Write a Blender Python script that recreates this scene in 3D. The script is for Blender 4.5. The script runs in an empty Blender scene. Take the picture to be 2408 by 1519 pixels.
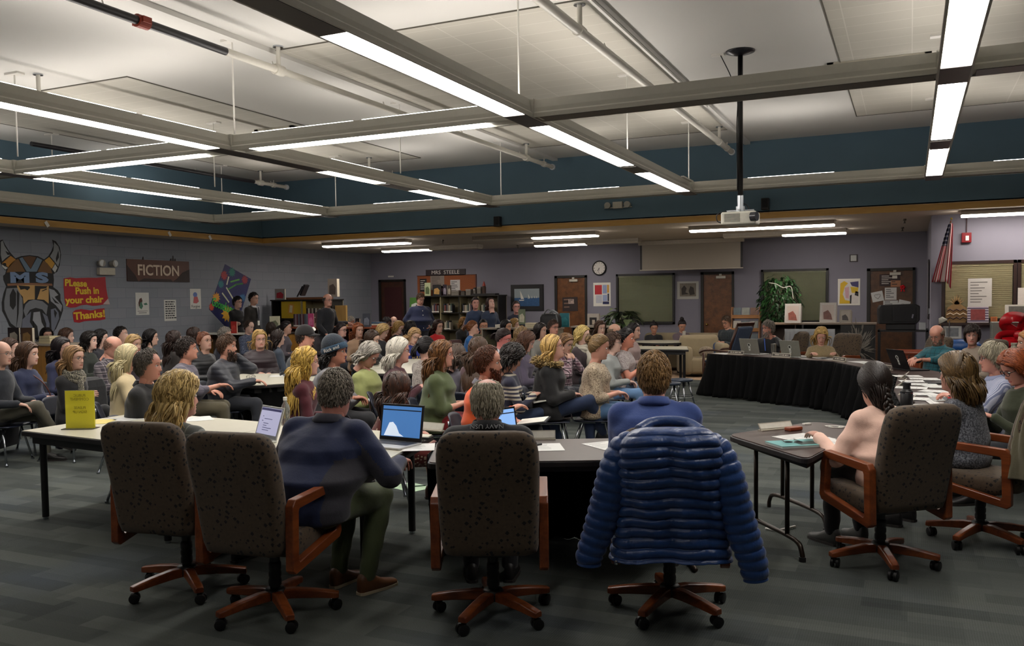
import bpy,math,random
import numpy as np
from mathutils import Vector,Matrix
random.seed(7)
rng=np.random.default_rng(11)
PI=math.pi
scene=bpy.context.scene
COL=scene.collection
CAMH,CX,CY,FPX=1.68,1204.,800.,2036.
def calib():
 A=np.array([2140-CX,-(690-CY),-FPX]);B=np.array([-3230-CX,-(762-CY),-FPX])
 A/=np.linalg.norm(A);B/=np.linalg.norm(B)
 B-=A*np.dot(A,B);B/=np.linalg.norm(B)
 X=-B;Y=A;Z=np.cross(X,Y)
 return np.array([X,Y,Z])
RC=calib()
CC=np.array([0,0,CAMH])
def ray(px,py):return RC@np.array([px-CX,-(py-CY),-FPX])
def onz(px,py,z):
 d=ray(px,py);return CC+d*((z-CAMH)/d[2])
def ony(px,py,y):
 d=ray(px,py);return CC+d*(y/d[1])
def onx(px,py,x):
 d=ray(px,py);return CC+d*(x/d[0])
cam=bpy.data.cameras.new('camera');camo=bpy.data.objects.new('camera',cam);COL.objects.link(camo)
camo.matrix_world=Matrix([[*RC[0],0],[*RC[1],0],[*RC[2],CAMH],[0,0,0,1]])
cam.sensor_width=36;cam.sensor_fit='HORIZONTAL';cam.lens=FPX/2408*36;cam.shift_y=40.5/2408
cam.clip_end=200
scene.camera=camo
scene.view_settings.view_transform='Standard';scene.view_settings.look='None'
scene.view_settings.gamma=1;scene.view_settings.use_curve_mapping=False
_M={}
def srgb(c):
 if isinstance(c,str):
  c=c.lstrip('#');c=[int(c[i:i+2],16)/255 for i in(0,2,4)]
 return tuple((x/12.92 if x<=.04045 else((x+.055)/1.055)**2.4)for x in c[:3])+(1,)
class NT:
 def __init__(s,m):s.t=m.node_tree;s.n=s.t.nodes;s.l=s.t.links;s.b=s.n['Principled BSDF']
 def new(s,ty,**kw):
  n=s.n.new(ty)
  for k,v in kw.items():setattr(n,k,v)
  return n
 def link(s,a,b):s.l.new(a,b)
 def coord(s,kind='Object',scale=(1,1,1),rot=(0,0,0),loc=(0,0,0)):
  c=s.new('ShaderNodeTexCoord');m=s.new('ShaderNodeMapping')
  m.inputs['Scale'].default_value=scale;m.inputs['Rotation'].default_value=rot;m.inputs['Location'].default_value=loc
  s.link(c.outputs[kind],m.inputs[0]);return m.outputs[0]
 def noise(s,vec,scale=5,detail=3,rough=.5):
  n=s.new('ShaderNodeTexNoise');n.inputs['Scale'].default_value=scale
  n.inputs['Detail'].default_value=detail;n.inputs['Roughness'].default_value=rough
  s.link(vec,n.inputs['Vector']);return n.outputs['Fac']
 def mix(s,fac,a,b,mode='MIX'):
  m=s.new('ShaderNodeMix',data_type='RGBA',blend_type=mode)
  for i,v in((0,fac),(6,a),(7,b)):
   if hasattr(v,'links'):s.link(v,m.inputs[i])
   else:m.inputs[i].default_value=v
  return m.outputs[2]
 def math(s,op,a,b=0,c=None):
  m=s.new('ShaderNodeMath',operation=op)
  for i,v in((0,a),(1,b),(2,c)):
   if v is None:continue
   if hasattr(v,'links'):s.link(v,m.inputs[i])
   else:m.inputs[i].default_value=v
  return m.outputs[0]
 def ramp(s,fac,stops,interp='LINEAR'):
  r=s.new('ShaderNodeValToRGB');r.color_ramp.interpolation=interp
  e=r.color_ramp.elements
  while len(e)<len(stops):e.new(.5)
  for i,(p,c)in enumerate(stops):e[i].position=p;e[i].color=c if len(c)==4 else(*c,1)
  s.link(fac,r.inputs[0]);return r.outputs[0]
 def bump(s,h,strength=.3,dist=.01):
  b=s.new('ShaderNodeBump');b.inputs['Strength'].default_value=strength;b.inputs['Distance'].default_value=dist
  s.link(h,b.inputs['Height']);s.link(b.outputs[0],s.b.inputs['Normal'])
 def base(s,v):s.link(v,s.b.inputs['Base Color'])
def newmat(name,rough=.6,metal=0,color=None,spec=None):
 m=bpy.data.materials.new(name);m.use_nodes=True;n=NT(m)
 n.b.inputs['Roughness'].default_value=rough;n.b.inputs['Metallic'].default_value=metal
 if spec is not None:n.b.inputs['Specular IOR Level'].default_value=spec
 if color is not None:n.b.inputs['Base Color'].default_value=srgb(color)
 return m,n
def plain(color,rough=.6,metal=0,var=.12,scale=30,bump=0,name=None,spec=None):
 """plain surface with a faint procedural mottle"""
 k=('plain',str(color),rough,metal,var,scale,bump,spec)
 if k in _M:return _M[k]
 m,n=newmat(name or 'surface',rough,metal,color,spec)
 c=srgb(color);f=n.noise(n.coord(),scale,3)
 lo=tuple(x*(1-var)for x in c[:3])+(1,);hi=tuple(min(1,x*(1+var))for x in c[:3])+(1,)
 n.base(n.mix(f,lo,hi))
 if bump:n.bump(f,bump,.004)
 _M[k]=m;return m
def emit(color,strength,name='lamp_diffuser'):
 k=('emit',str(color),strength)
 if k in _M:return _M[k]
 m,n=newmat(name,.5,0,color)
 n.b.inputs['Emission Color'].default_value=srgb(color);n.b.inputs['Emission Strength'].default_value=strength
 _M[k]=m;return m
def wood(c1,c2,scale=1.0,axis='Z',rough=.4,name='wood'):
 k=('wood',str(c1),str(c2),scale,axis,rough)
 if k in _M:return _M[k]
 m,n=newmat(name,rough)
 sc={'X':(1,9,9),'Y':(9,1,9),'Z':(9,9,1)}[axis]
 v=n.coord(scale=tuple(x*scale for x in sc))
 f=n.noise(v,1.6,5,.6);g=n.noise(v,9,3,.6)
 h=n.math('ADD',n.math('MULTIPLY',f,.75),n.math('MULTIPLY',g,.25))
 n.base(n.ramp(h,[(.35,srgb(c1)),(.62,srgb(c2))]));n.bump(h,.06,.002)
 _M[k]=m;return m
def cloth(color,pat=None,c2=None,c3=None,rough=.88,seed=0,sc=1.0):
 k=('cloth',str(color),pat,str(c2),str(c3),rough,sc)
 if k in _M:return _M[k]
 m,n=newmat('fabric_'+(pat or 'plain'),rough,0,color)
 n.b.inputs['Sheen Weight'].default_value=.15
 c=srgb(color);v=n.coord()
 f=n.noise(v,6,4,.6);fine=n.noise(v,220,2)
 lo=tuple(x*.86 for x in c[:3])+(1,);hi=tuple(min(1,x*1.14)for x in c[:3])+(1,)
 col=n.mix(f,lo,hi);hgt=n.math('ADD',f,n.math('MULTIPLY',fine,.12))
 def wav(axis,scl,prof='SIN',dist=.6):
  w=n.new('ShaderNodeTexWave',wave_type='BANDS',bands_direction=axis,wave_profile=prof)
  w.inputs['Scale'].default_value=scl*sc;w.inputs['Distortion'].default_value=dist
  w.inputs['Detail'].default_value=1;w.inputs['Detail Scale'].default_value=.6
  n.link(v,w.inputs['Vector']);return w.outputs['Fac']
 if pat=='plaid':
  a=n.ramp(wav('X',4),[(.35,(0,0,0,1)),(.5,(1,1,1,1))]);b=n.ramp(wav('Z',4),[(.35,(0,0,0,1)),(.5,(1,1,1,1))])
  s_=n.math('MULTIPLY',n.math('ADD',a,b),.5);col=n.mix(s_,col,srgb(c2))
  t=n.ramp(wav('X',4.02),[(.93,(0,0,0,1)),(.97,(1,1,1,1))]);t2=n.ramp(wav('Z',4.02),[(.93,(0,0,0,1)),(.97,(1,1,1,1))])
  col=n.mix(n.math('MAXIMUM',t,t2),col,srgb(c3 or c2))
 elif pat=='grid':
  t=n.ramp(wav('X',5),[(.95,(0,0,0,1)),(.99,(1,1,1,1))]);t2=n.ramp(wav('Z',5),[(.95,(0,0,0,1)),(.99,(1,1,1,1))])
  col=n.mix(n.math('MAXIMUM',t,t2),col,srgb(c2))
 elif pat=='stripe_h':
  col=n.mix(n.ramp(wav('Z',8,dist=.3),[(.45,(0,0,0,1)),(.55,(1,1,1,1))]),col,srgb(c2))
  col=n.mix(n.ramp(wav('Z',1.3,dist=.3),[(.6,(0,0,0,1)),(.66,(1,1,1,1))]),col,srgb(c3 or c2))
 elif pat=='stripe_v':
  col=n.mix(n.ramp(wav('X',22),[(.45,(0,0,0,1)),(.6,(1,1,1,1))]),col,srgb(c2))
 elif pat in('blotch','dots','speck'):
  vo=n.new('ShaderNodeTexVoronoi',feature='F1');vo.inputs['Scale'].default_value={'blotch':26,'dots':30,'speck':44}[pat]*sc
  vv=v
  if pat=='blotch':
   nz=n.new('ShaderNodeTexNoise');nz.inputs['Scale'].default_value=14;n.link(v,nz.inputs['Vector'])
   ad=n.new('ShaderNodeVectorMath',operation='ADD');n.link(v,ad.inputs[0]);n.link(nz.outputs['Color'],ad.inputs[1]);vv=ad.outputs[0]
  n.link(vv,vo.inputs['Vector'])
  th={'blotch':.42,'dots':.3,'speck':.2}[pat]
  fac=n.ramp(vo.outputs['Distance'],[(th-.03,(1,1,1,1)),(th+.03,(0,0,0,1))])
  col=n.mix(fac,col,srgb(c2))
  if c3:
   sp=n.new('ShaderNodeSeparateColor');n.link(vo.outputs['Color'],sp.inputs[0])
   col=n.mix(n.math('MULTIPLY',fac,n.math('GREATER_THAN',sp.outputs[0],.55)),col,srgb(c3))
 elif pat=='knit':
  f2=n.noise(v,90,3,.7);col=n.mix(n.ramp(f2,[(.42,(0,0,0,1)),(.62,(1,1,1,1))]),col,srgb(c2 or color));hgt=f2
 elif pat=='puffer':
  w=wav('Z',5.2/1.0,dist=.8);hgt=n.math('ADD',n.math('POWER',w,.5),n.math('MULTIPLY',f,.3))
 n.base(col);n.bump(hgt,{'puffer':.22,'knit':.8}.get(pat,.45),{'puffer':.02,'knit':.006}.get(pat,.012))
 if pat=='puffer':n.b.inputs['Roughness'].default_value=.5
 _M[k]=m;return m
def skinmat(tone):
 k=('skin',tone)
 if k in _M:return _M[k]
 m,n=newmat('skin',.48,0,tone)
 c=srgb(tone);l_=.3*c[0]+.5*c[1]+.2*c[2];c=tuple(x*.8+l_*.2 for x in c[:3]);v=n.coord();f=n.noise(v,14,4)
 n.base(n.mix(f,(c[0]*.90,c[1]*.80,c[2]*.78,1),(min(1,c[0]*1.06),c[1]*1.03,c[2]*1.0,1)))
 n.b.inputs['Subsurface Weight'].default_value=.12;n.b.inputs['Subsurface Radius'].default_value=(.01,.004,.002)
 n.b.inputs['Subsurface Scale'].default_value=.6
 n.bump(n.noise(v,160,2),.08,.001);_M[k]=m;return m
def hairmat(tone,tip=None):
 k=('hair',tone,tip)
 if k in _M:return _M[k]
 m,n=newmat('hair',.42,0,tone)
 g=n.new('ShaderNodeNewGeometry');c=srgb(tone);t=srgb(tip or tone)
 col=n.mix(g.outputs['Random Per Island'],(c[0]*.5,c[1]*.48,c[2]*.45,1),(min(1,t[0]*1.35),min(1,t[1]*1.3),min(1,t[2]*1.25),1))
 f=n.noise(n.coord(),60,3);col=n.mix(n.math('MULTIPLY',f,.35),col,(c[0]*.5,c[1]*.5,c[2]*.5,1))
 n.base(col);n.b.inputs['Specular IOR Level'].default_value=.35;n.bump(n.noise(n.coord(),150,2),.3,.002)
 _M[k]=m;return m
class MB:
 def __init__(s):s.v=[];s.f=[];s.m=[];s.c=0
 def add(s,verts,faces,mi=0):
  verts=np.asarray(verts,float).reshape(-1,3)
  s.v.append(verts);s.f+=[tuple(int(i)+s.c for i in f)for f in faces];s.m+=[mi]*len(faces);s.c+=len(verts);return s
 def box(s,a,b,mi=0,M=None):
  x0,y0,z0=a;x1,y1,z1=b
  v=np.array([(x0,y0,z0),(x1,y0,z0),(x1,y1,z0),(x0,y1,z0),(x0,y0,z1),(x1,y0,z1),(x1,y1,z1),(x0,y1,z1)],float)
  if M is not None:v=xf(v,M)
  return s.add(v,[(3,2,1,0),(4,5,6,7),(0,1,5,4),(1,2,6,5),(2,3,7,6),(3,0,4,7)],mi)
 def cbox(s,c,d,mi=0,M=None):
  return s.box([c[i]-d[i]/2 for i in range(3)],[c[i]+d[i]/2 for i in range(3)],mi,M)
 def loft(s,rings,mi=0,cap=True,closed=True):
  rings=[np.asarray(r,float)for r in rings];n=len(rings[0]);F=[]
  for i in range(len(rings)-1):
   for j in range(n if closed else n-1):
    k=(j+1)%n;F.append((i*n+j,i*n+k,(i+1)*n+k,(i+1)*n+j))
  if cap:F.append(tuple(range(n))[::-1]);F.append(tuple((len(rings)-1)*n+j for j in range(n)))
  return s.add(np.concatenate(rings),F,mi)
 def tube(s,path,rad,seg=8,mi=0,flat=1.0,up=(0,0,1)):
  P=np.asarray(path,float);n=len(P)
  rad=np.full(n,rad)if np.isscalar(rad)else np.asarray(rad,float)
  T=np.gradient(P,axis=0);T/=np.linalg.norm(T,axis=1)[:,None]+1e-9
  u=np.asarray(up,float)
  if abs(np.dot(u,T[0]))>.95:u=np.array([1.,0,0])if abs(T[0][0])<.9 else np.array([0,1.,0])
  rings=[];a=np.arange(seg)/seg*2*PI
  for i in range(n):
   x=np.cross(u,T[i]);x/=np.linalg.norm(x)+1e-9;y=np.cross(T[i],x);u=y
   rings.append(P[i]+rad[i]*(np.cos(a)[:,None]*x+np.sin(a)[:,None]*y*flat))
  return s.loft(rings,mi)
 def cyl(s,p0,p1,r,seg=16,mi=0,r1=None):return s.tube([p0,p1],[r,r if r1 is None else r1],seg,mi)
 def lathe(s,prof,c=(0,0,0),seg=24,mi=0,cap=True):
  a=np.arange(seg)/seg*2*PI;c=np.asarray(c,float)
  return s.loft([np.stack([np.cos(a)*r,np.sin(a)*r,np.full(seg,z)],1)+c for r,z in prof],mi,cap)
 def ball(s,c,r,seg=12,mi=0,M=None):
  r=(r,r,r)if np.isscalar(r)else r;n=seg//2
  ph=np.linspace(.02,PI-.02,n+1);a=np.arange(seg)/seg*2*PI
  R=[np.stack([np.cos(a)*math.sin(p)*r[0],np.sin(a)*math.sin(p)*r[1],np.full(seg,-math.cos(p)*r[2])],1)+np.asarray(c,float)for p in ph]
  if M is not None:R=[xf(x,M)for x in R]
  return s.loft(R,mi)
 def prism(s,poly,z0,z1,mi=0,M=None):
  p=np.asarray(poly,float);n=len(p)
  v=np.concatenate([np.c_[p,np.full(n,z0)],np.c_[p,np.full(n,z1)]])
  if M is not None:v=xf(v,M)
  return s.add(v,[tuple(range(n))[::-1],tuple(range(n,2*n))]+[(i,(i+1)%n,(i+1)%n+n,i+n)for i in range(n)],mi)
 def xform(s,M):
  s.v=[xf(v,M)for v in s.v];return s
 def build(s,name,mats,parent=None,smooth=False,bevel=0,bseg=2,angle=None):
  me=bpy.data.meshes.new(name)
  V=np.concatenate(s.v)if s.v else np.zeros((0,3))
  me.from_pydata(V.tolist(),[],s.f)
  if not isinstance(mats,(list,tuple)):mats=[mats]
  for m in mats:me.materials.append(m)
  if len(mats)>1:me.polygons.foreach_set('material_index',s.m)
  if smooth:me.polygons.foreach_set('use_smooth',[True]*len(me.polygons))
  me.validate();me.update()
  if angle:
   try:me.set_sharp_from_angle(angle=math.radians(angle))
   except Exception:pass
  o=bpy.data.objects.new(name,me);COL.objects.link(o)
  if parent:o.parent=parent
  if bevel:
   b=o.modifiers.new('bevel','BEVEL');b.width=bevel;b.segments=bseg;b.limit_method='ANGLE';b.harden_normals=False
  return o
def xf(v,M):
 M=np.asarray(M,float);v=np.asarray(v,float);return v@M[:3,:3].T+M[:3,3]
def TR(loc=(0,0,0),rz=0,rx=0,ry=0,sc=1):
 return np.array(Matrix.Translation(loc)@Matrix.Rotation(rz,4,'Z')@Matrix.Rotation(rx,4,'X')@Matrix.Rotation(ry,4,'Y')@Matrix.Diagonal((sc,sc,sc,1)))
def thing(name,label,cat,loc=(0,0,0),rz=0,group=None,rx=0,ry=0):
 o=bpy.data.objects.new(name,None);COL.objects.link(o);o.empty_display_size=.1
 o.location=loc;o.rotation_euler=(rx,ry,rz);o['label']=label;o['category']=cat
 if group:o['group']=group
 return o
def tag(o,label,cat,group=None):
 o['label']=label;o['category']=cat
 if group:o['group']=group
 return o
def struct(o,label=None):
 o['kind']='structure'
 if label:o['label']=label
 return o
def at(o,loc,rz=0,rx=0,ry=0):o.location=loc;o.rotation_euler=(rx,ry,rz);return o
def dup(root,loc,rz,label,group=None,scale=None):
 r=root.copy();COL.objects.link(r);r.location=loc;r.rotation_euler=(root.rotation_euler[0],root.rotation_euler[1],rz);r['label']=label
 if group:r['group']=group
 if scale:r.scale=scale
 for ch in list(root.children):
  c=ch.copy();COL.objects.link(c);c.parent=r
  for g in list(ch.children):
   d=g.copy();COL.objects.link(d);d.parent=c
 return r
FONTS={}
def text(body,size,mat,parent=None,M=None,extrude=.002,name='lettering',align='CENTER',bold=0,sx=1,spacing=1):
 cu=bpy.data.curves.new(name,'FONT');cu.body=body;cu.size=size;cu.extrude=extrude;cu.align_x=align;cu.align_y='CENTER'
 cu.offset=bold;cu.materials.append(mat);cu.space_character=spacing;cu.resolution_u=3
 tmp=bpy.data.objects.new(name,cu);COL.objects.link(tmp);bpy.context.view_layer.update()
 me=bpy.data.meshes.new_from_object(tmp.evaluated_get(bpy.context.evaluated_depsgraph_get()));bpy.data.objects.remove(tmp);bpy.data.curves.remove(cu)
 o=bpy.data.objects.new(name,me);COL.objects.link(o)
 if parent:o.parent=parent
 if M is not None:o.matrix_local=Matrix(M)@Matrix.Diagonal((sx,1,1,1))
 return o
def WALL_BACK(x,z,y=21.0):return Matrix.Translation((x,y,z))@Matrix(((1,0,0,0),(0,0,-1,0),(0,1,0,0),(0,0,0,1)))
def WALL_LEFT(y,z,x=-14.1):return Matrix.Translation((x,y,z))@Matrix(((0,0,1,0),(1,0,0,0),(0,1,0,0),(0,0,0,1)))
def wallthing(name,label,cat,W,group=None):
 o=bpy.data.objects.new(name,None);COL.objects.link(o);o.empty_display_size=.1;o.matrix_world=W
 o['label']=label;o['category']=cat
 if group:o['group']=group
 return o
def wmesh(mb,name,mats,W,label=None,cat=None,**kw):
 o=mb.build(name,mats,**kw);o.matrix_world=W
 if label:tag(o,label,cat)
 return o
def cat_rom(pts,n=8):
 P=np.asarray(pts,float);P=np.vstack([2*P[0]-P[1],P,2*P[-1]-P[-2]]);out=[]
 for i in range(1,len(P)-2):
  for t in np.arange(n)/n:
   out.append(.5*((2*P[i])+(-P[i-1]+P[i+1])*t+(2*P[i-1]-5*P[i]+4*P[i+1]-P[i+2])*t*t+(-P[i-1]+3*P[i]-3*P[i+1]+P[i+2])*t**3))
 out.append(P[-2]);return np.array(out)
def surface_net(fn,lo,hi,h):
 lo=np.asarray(lo)-2*h;hi=np.asarray(hi)+2*h
 n=np.ceil((hi-lo)/h).astype(int)+1
 ax=[lo[i]+np.arange(n[i])*h for i in range(3)]
 X,Y,Z=np.meshgrid(*ax,indexing='ij')
 V=fn(X,Y,Z)
 V[0]=V[-1]=1;V[:,0]=V[:,-1]=1;V[:,:,0]=V[:,:,-1]=1
 nc=n-1;S=np.zeros((*nc,3));K=np.zeros(nc)
 offs=[(i,j,k)for i in(0,1)for j in(0,1)for k in(0,1)]
 sl=lambda o:V[o[0]:o[0]+nc[0],o[1]:o[1]+nc[1],o[2]:o[2]+nc[2]]
 for a in offs:
  for d in range(3):
   if a[d]:continue
   b=list(a);b[d]=1;va,vb=sl(a),sl(b)
   m=(va<0)!=(vb<0)
   t=np.where(m,va/(va-vb+1e-12),0)
   for q in range(3):S[...,q]+=m*(a[q]+(t if q==d else 0))
   K+=m
 act=K>0;idx=-np.ones(nc,int);idx[act]=np.arange(act.sum())
 I=np.argwhere(act);P=lo+(I+S[act]/K[act][:,None])*h
 F=[]
 for d in range(3):
  e1,e2=[(1,2),(2,0),(0,1)][d]
  A=V;sh=[slice(None)]*3;s0=list(sh);s1=list(sh);s0[d]=slice(0,-1);s1[d]=slice(1,None)
  a,b=A[tuple(s0)],A[tuple(s1)]
  for sgn,m in((1,(a<0)&(b>=0)),(-1,(a>=0)&(b<0))):
   C=np.argwhere(m)
   ok=(C[:,e1]>0)&(C[:,e2]>0)&(C[:,e1]<nc[e1])&(C[:,e2]<nc[e2])&(C[:,d]<nc[d])
   C=C[ok]
   def g(x,y):
    D=C.copy();D[:,e1]-=x;D[:,e2]-=y;return idx[D[:,0],D[:,1],D[:,2]]
   q=np.stack([g(1,1),g(0,1),g(0,0),g(1,0)],1)
   if sgn<0:q=q[:,::-1]
   F.append(q[(q>=0).all(1)])
 return P,np.concatenate(F)
def smin(a,b,k=.04):
 h=np.clip(.5+.5*(b-a)/k,0,1);return b*(1-h)+a*h-k*h*(1-h)
def rcone(X,Y,Z,a,b,ra,rb,flat=None):
 ax,ay,az=a;d=np.subtract(b,a);L2=float(np.dot(d,d))+1e-9
 t=np.clip(((X-ax)*d[0]+(Y-ay)*d[1]+(Z-az)*d[2])/L2,0,1)
 return np.sqrt((X-ax-t*d[0])**2+(Y-ay-t*d[1])**2+(Z-az-t*d[2])**2)-(ra+(rb-ra)*t)
def _s(x,c,w):return np.exp(-((x-c)/w)**2)
def head_mesh(female=False,fat=0.):
 z=np.array([-.21,-.17,-.14,-.122,-.112,-.102,-.09,-.078,-.071,-.065,-.059,-.051,-.043,-.036,-.028,-.02,-.011,-.003,.004,.011,.019,.028,.038,.05,.062,.075,.088,.1,.11,.118,.1235,.126])
 kz=[-.21,-.15,-.122,-.112,-.10,-.08,-.055,-.03,0,.03,.06,.09,.11,.122,.126]
 w=np.interp(z,kz,np.array([.057,.052,.047,.047,.051,.058,.064,.068,.072,.076,.074,.063,.044,.018,.004])*(1,.95)[female])
 w=w+fat*.012*np.exp(-((z+.08)/.05)**2)
 fr=np.interp(z,kz,[.022,.018,.035,.076,.084,.083,.082,.082,.082,.088,.085,.066,.044,.018,.004])
 bk=np.interp(z,kz,[.075,.07,.07,.071,.073,.078,.086,.094,.102,.106,.104,.086,.06,.024,.004])
 yo=np.interp(z,kz,[-.02,-.008,0,0,0,0,0,0,0,0,0,0,0,0,0])
 if female:fr=fr-.003*_s(z,-.1,.03)
 na=52;u=np.arange(na)/na
 th=2*PI*u+.55*np.sin(2*PI*u)
 th=PI/2+(lambda q:q)(2*PI*u+(-.62)*np.sin(2*PI*u))
 rings=[]
 for i,zz in enumerate(z):
  c,s=np.cos(th),np.sin(th)
  x=w[i]*np.sign(c)*np.abs(c)**.86;y=np.where(s>0,fr[i]*np.abs(s)**.92,-bk[i]*np.abs(s)**.95)+yo[i]
  f=np.clip(s,0,1)**1.5
  ln=np.interp(zz,[-.056,-.049,-.042,-.034,-.01,.008,.02],[0,.013,.0245,.0225,.011,.004,0]);wn=np.interp(zz,[-.05,-.03,.0,.02],[.0125,.011,.0075,.008])
  d=ln*np.exp(-(x/wn)**2)*(.86 if female else 1.0)
  d+=.0045*_s(np.abs(x),.0125,.006)*_s(zz,-.043,.009)
  d-=.0105*_s(np.abs(x),.031,.0165)*_s(zz,.001,.0125)
  d+=(.0028 if female else .0055)*_s(np.abs(x),.028,.02)*_s(zz,.021,.009)
  d+=.004*_s(np.abs(x),.04,.018)*_s(zz,-.026,.018)
  d+=.0055*np.exp(-(x/.024)**4)*(_s(zz,-.0665,.0048)+_s(zz,-.0785,.0050))-.0038*np.exp(-(x/.025)**4)*_s(zz,-.0722,.0026)
  d-=.003*_s(x,0,.02)*_s(zz,-.088,.006)
  d+=.006*_s(x,0,.021)*_s(zz,-.103,.012)
  y=y+d*f
  rings.append(np.stack([x,y,np.full(na,zz)],1))
 V=np.concatenate(rings);F=[];MI=[]
 for i in range(len(z)-1):
  for j in range(na):
   k=(j+1)%na;q=(i*na+j,i*na+k,(i+1)*na+k,(i+1)*na+j);F.append(q)
   c=V[list(q)].mean(0)
   lip=c[1]>.05 and abs(c[0])<.0235-.35*abs(c[2]+.0722)and-.0825<c[2]<-.062
   MI.append(1 if lip else 0)
 F.append(tuple((len(z)-1)*na+j for j in range(na)));MI.append(0)
 return V,F,MI
_HEADS={}
def get_head(fem,fat):
 k=(fem,round(fat,1))
 if k not in _HEADS:_HEADS[k]=head_mesh(*k)
 return _HEADS[k]
def ear(mb,side,M):
 a=np.linspace(0,2*PI,13)[:-1]
 path=[(side*(.073+.008*abs(math.sin(t/2))),-.012-.014*math.cos(t)-.004,-.005+.030*math.sin(t))for t in np.linspace(-1.9,2.6,10)]
 mb.tube(xf(path,M),[.004,.0055,.0055,.005,.005,.0055,.006,.006,.005,.004],6,0)
 mb.ball((0,0,0),(.006,.014,.024),8,0,M=np.asarray(M)@TR((side*.075,-.014,-.006),rz=-side*.35))
def hand(mb,M,side,curl=.35,s=1.0,mi=0):
 """M: wrist frame, +Y to the fingers, +Z the back of the hand; side=+1 right hand"""
 rings=[]
 for y,w,t,zc in((-.012,.026,.021,0),(.012,.032,.020,0),(.035,.040,.019,.001),(.06,.0425,.0165,.001),(.082,.041,.0135,-.001),(.092,.036,.010,-.003)):
  a=np.arange(12)/12*2*PI;rings.append(np.stack([w*np.cos(a)*s,np.full(12,y*s),(t*np.sin(a)+zc)*s],1))
 mb.loft([xf(r,M)for r in rings],mi)
 lens={0:(.043,.026,.020),1:(.047,.030,.021),2:(.043,.028,.021),3:(.034,.021,.018)}
 for i in range(4):
  x=-side*(.0305-.0205*i)*s;p=np.array([x,.078*s,-.001*s]);ang=-.12-.12*i*curl;P=[p-np.array([0,.012*s,0]),p];fan=-side*(.07-.05*i)
  for j,l in enumerate(lens[i]):
   ang-=curl*(.75,1.05,.7)[j];d=np.array([math.sin(fan)*math.cos(ang),math.cos(fan)*math.cos(ang),math.sin(ang)]);p=p+d*l*s;P.append(p)
  r=np.array([.0095,.0098,.0088,.0079,.0058])*s*(1,1.03,.98,.88)[i]
  mb.tube(xf(cat_rom(P,2),M),np.interp(np.linspace(0,4,9),range(5),r),7,mi)
 P=[np.array([-side*.018,.012,-.006])*s,np.array([-side*.036,.034,-.012])*s,np.array([-side*.050,.058,-.018-.012*curl])*s,np.array([-side*(.052-.012*curl),.083,-.022-.02*curl])*s]
 mb.tube(xf(cat_rom(P,2),M),np.interp(np.linspace(0,3,7),range(4),np.array([.015,.0125,.0105,.007])*s),7,mi)
def frame(o,ydir,zhint):
 y=np.asarray(ydir,float);y=y/np.linalg.norm(y);z=np.asarray(zhint,float);z=z-y*np.dot(z,y);z/=np.linalg.norm(z)+1e-9
 x=np.cross(y,z);M=np.eye(4);M[:3,0]=x;M[:3,1]=y;M[:3,2]=z;M[:3,3]=o;return M
def ik(S,W,l1,l2,pole):
 S=np.asarray(S,float);W=np.asarray(W,float);d=W-S;D=np.linalg.norm(d)
 if D>(l1+l2)*.985:W=S+d/D*(l1+l2)*.985;d=W-S;D=np.linalg.norm(d)
 D=max(D,.12);u=d/D
 a=(l1*l1-l2*l2+D*D)/(2*D);h=math.sqrt(max(l1*l1-a*a,1e-6))
 p=np.asarray(pole,float);p=p-u*np.dot(p,u);p/=np.linalg.norm(p)+1e-9
 return S+u*a+p*h,W
HC=np.array([0,-.010,.020]);HR=np.array([.0775,.101,.107])
def hair_mask(style,p):
 x,y,z=p[:,0],p[:,1],p[:,2]
 if style in('long','wavy','bob','curly','bigcurl','loose'):
  zl=np.interp(y,[-.12,-.03,.0,.025,.045,.065,.085,.10],[-.085,-.085,-.075,-.03,.03,.055,.070,.078])
 else:
  zl=np.interp(y,[-.12,-.06,-.03,-.005,.012,.03,.055,.075,.10],[-.075,-.07,-.05,-.01,.02,.03,.05,.066,.078])
 m=(z-zl)/.014
 if style=='fringe':m=np.minimum(m,np.minimum((.058-z)/.014,(.035-y)/.014))
 if style=='receding':m=np.minimum(m,(.052-y+.0*x)/.02)
 if style=='thin':m=np.minimum(m,np.maximum((np.sqrt((x/.045)**2+((y+.045)/.05)**2)-1)/.3,(.1-z)/.012))
 return np.clip(m,0,1)
def hair_cap(mb,style,t,M,drop=None):
 nt,nph=40,22
 R=[]
 for ph in np.linspace(.04,PI*.86,nph):
  th=np.arange(nt)/nt*2*PI
  d=np.stack([np.cos(th)*math.sin(ph),np.sin(th)*math.sin(ph),np.full(nt,math.cos(ph))],1)
  p=HC+d*HR;m=hair_mask(style,p)
  k=t*(1+.10*np.sin(th*9+ph*5)+.08*np.sin(th*17-ph*9))
  off=-.010*(1-m)+m*k
  R.append(HC+d*(HR+off[:,None]))
 mb.loft([xf(r,M)for r in R][::-1],0)
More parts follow.
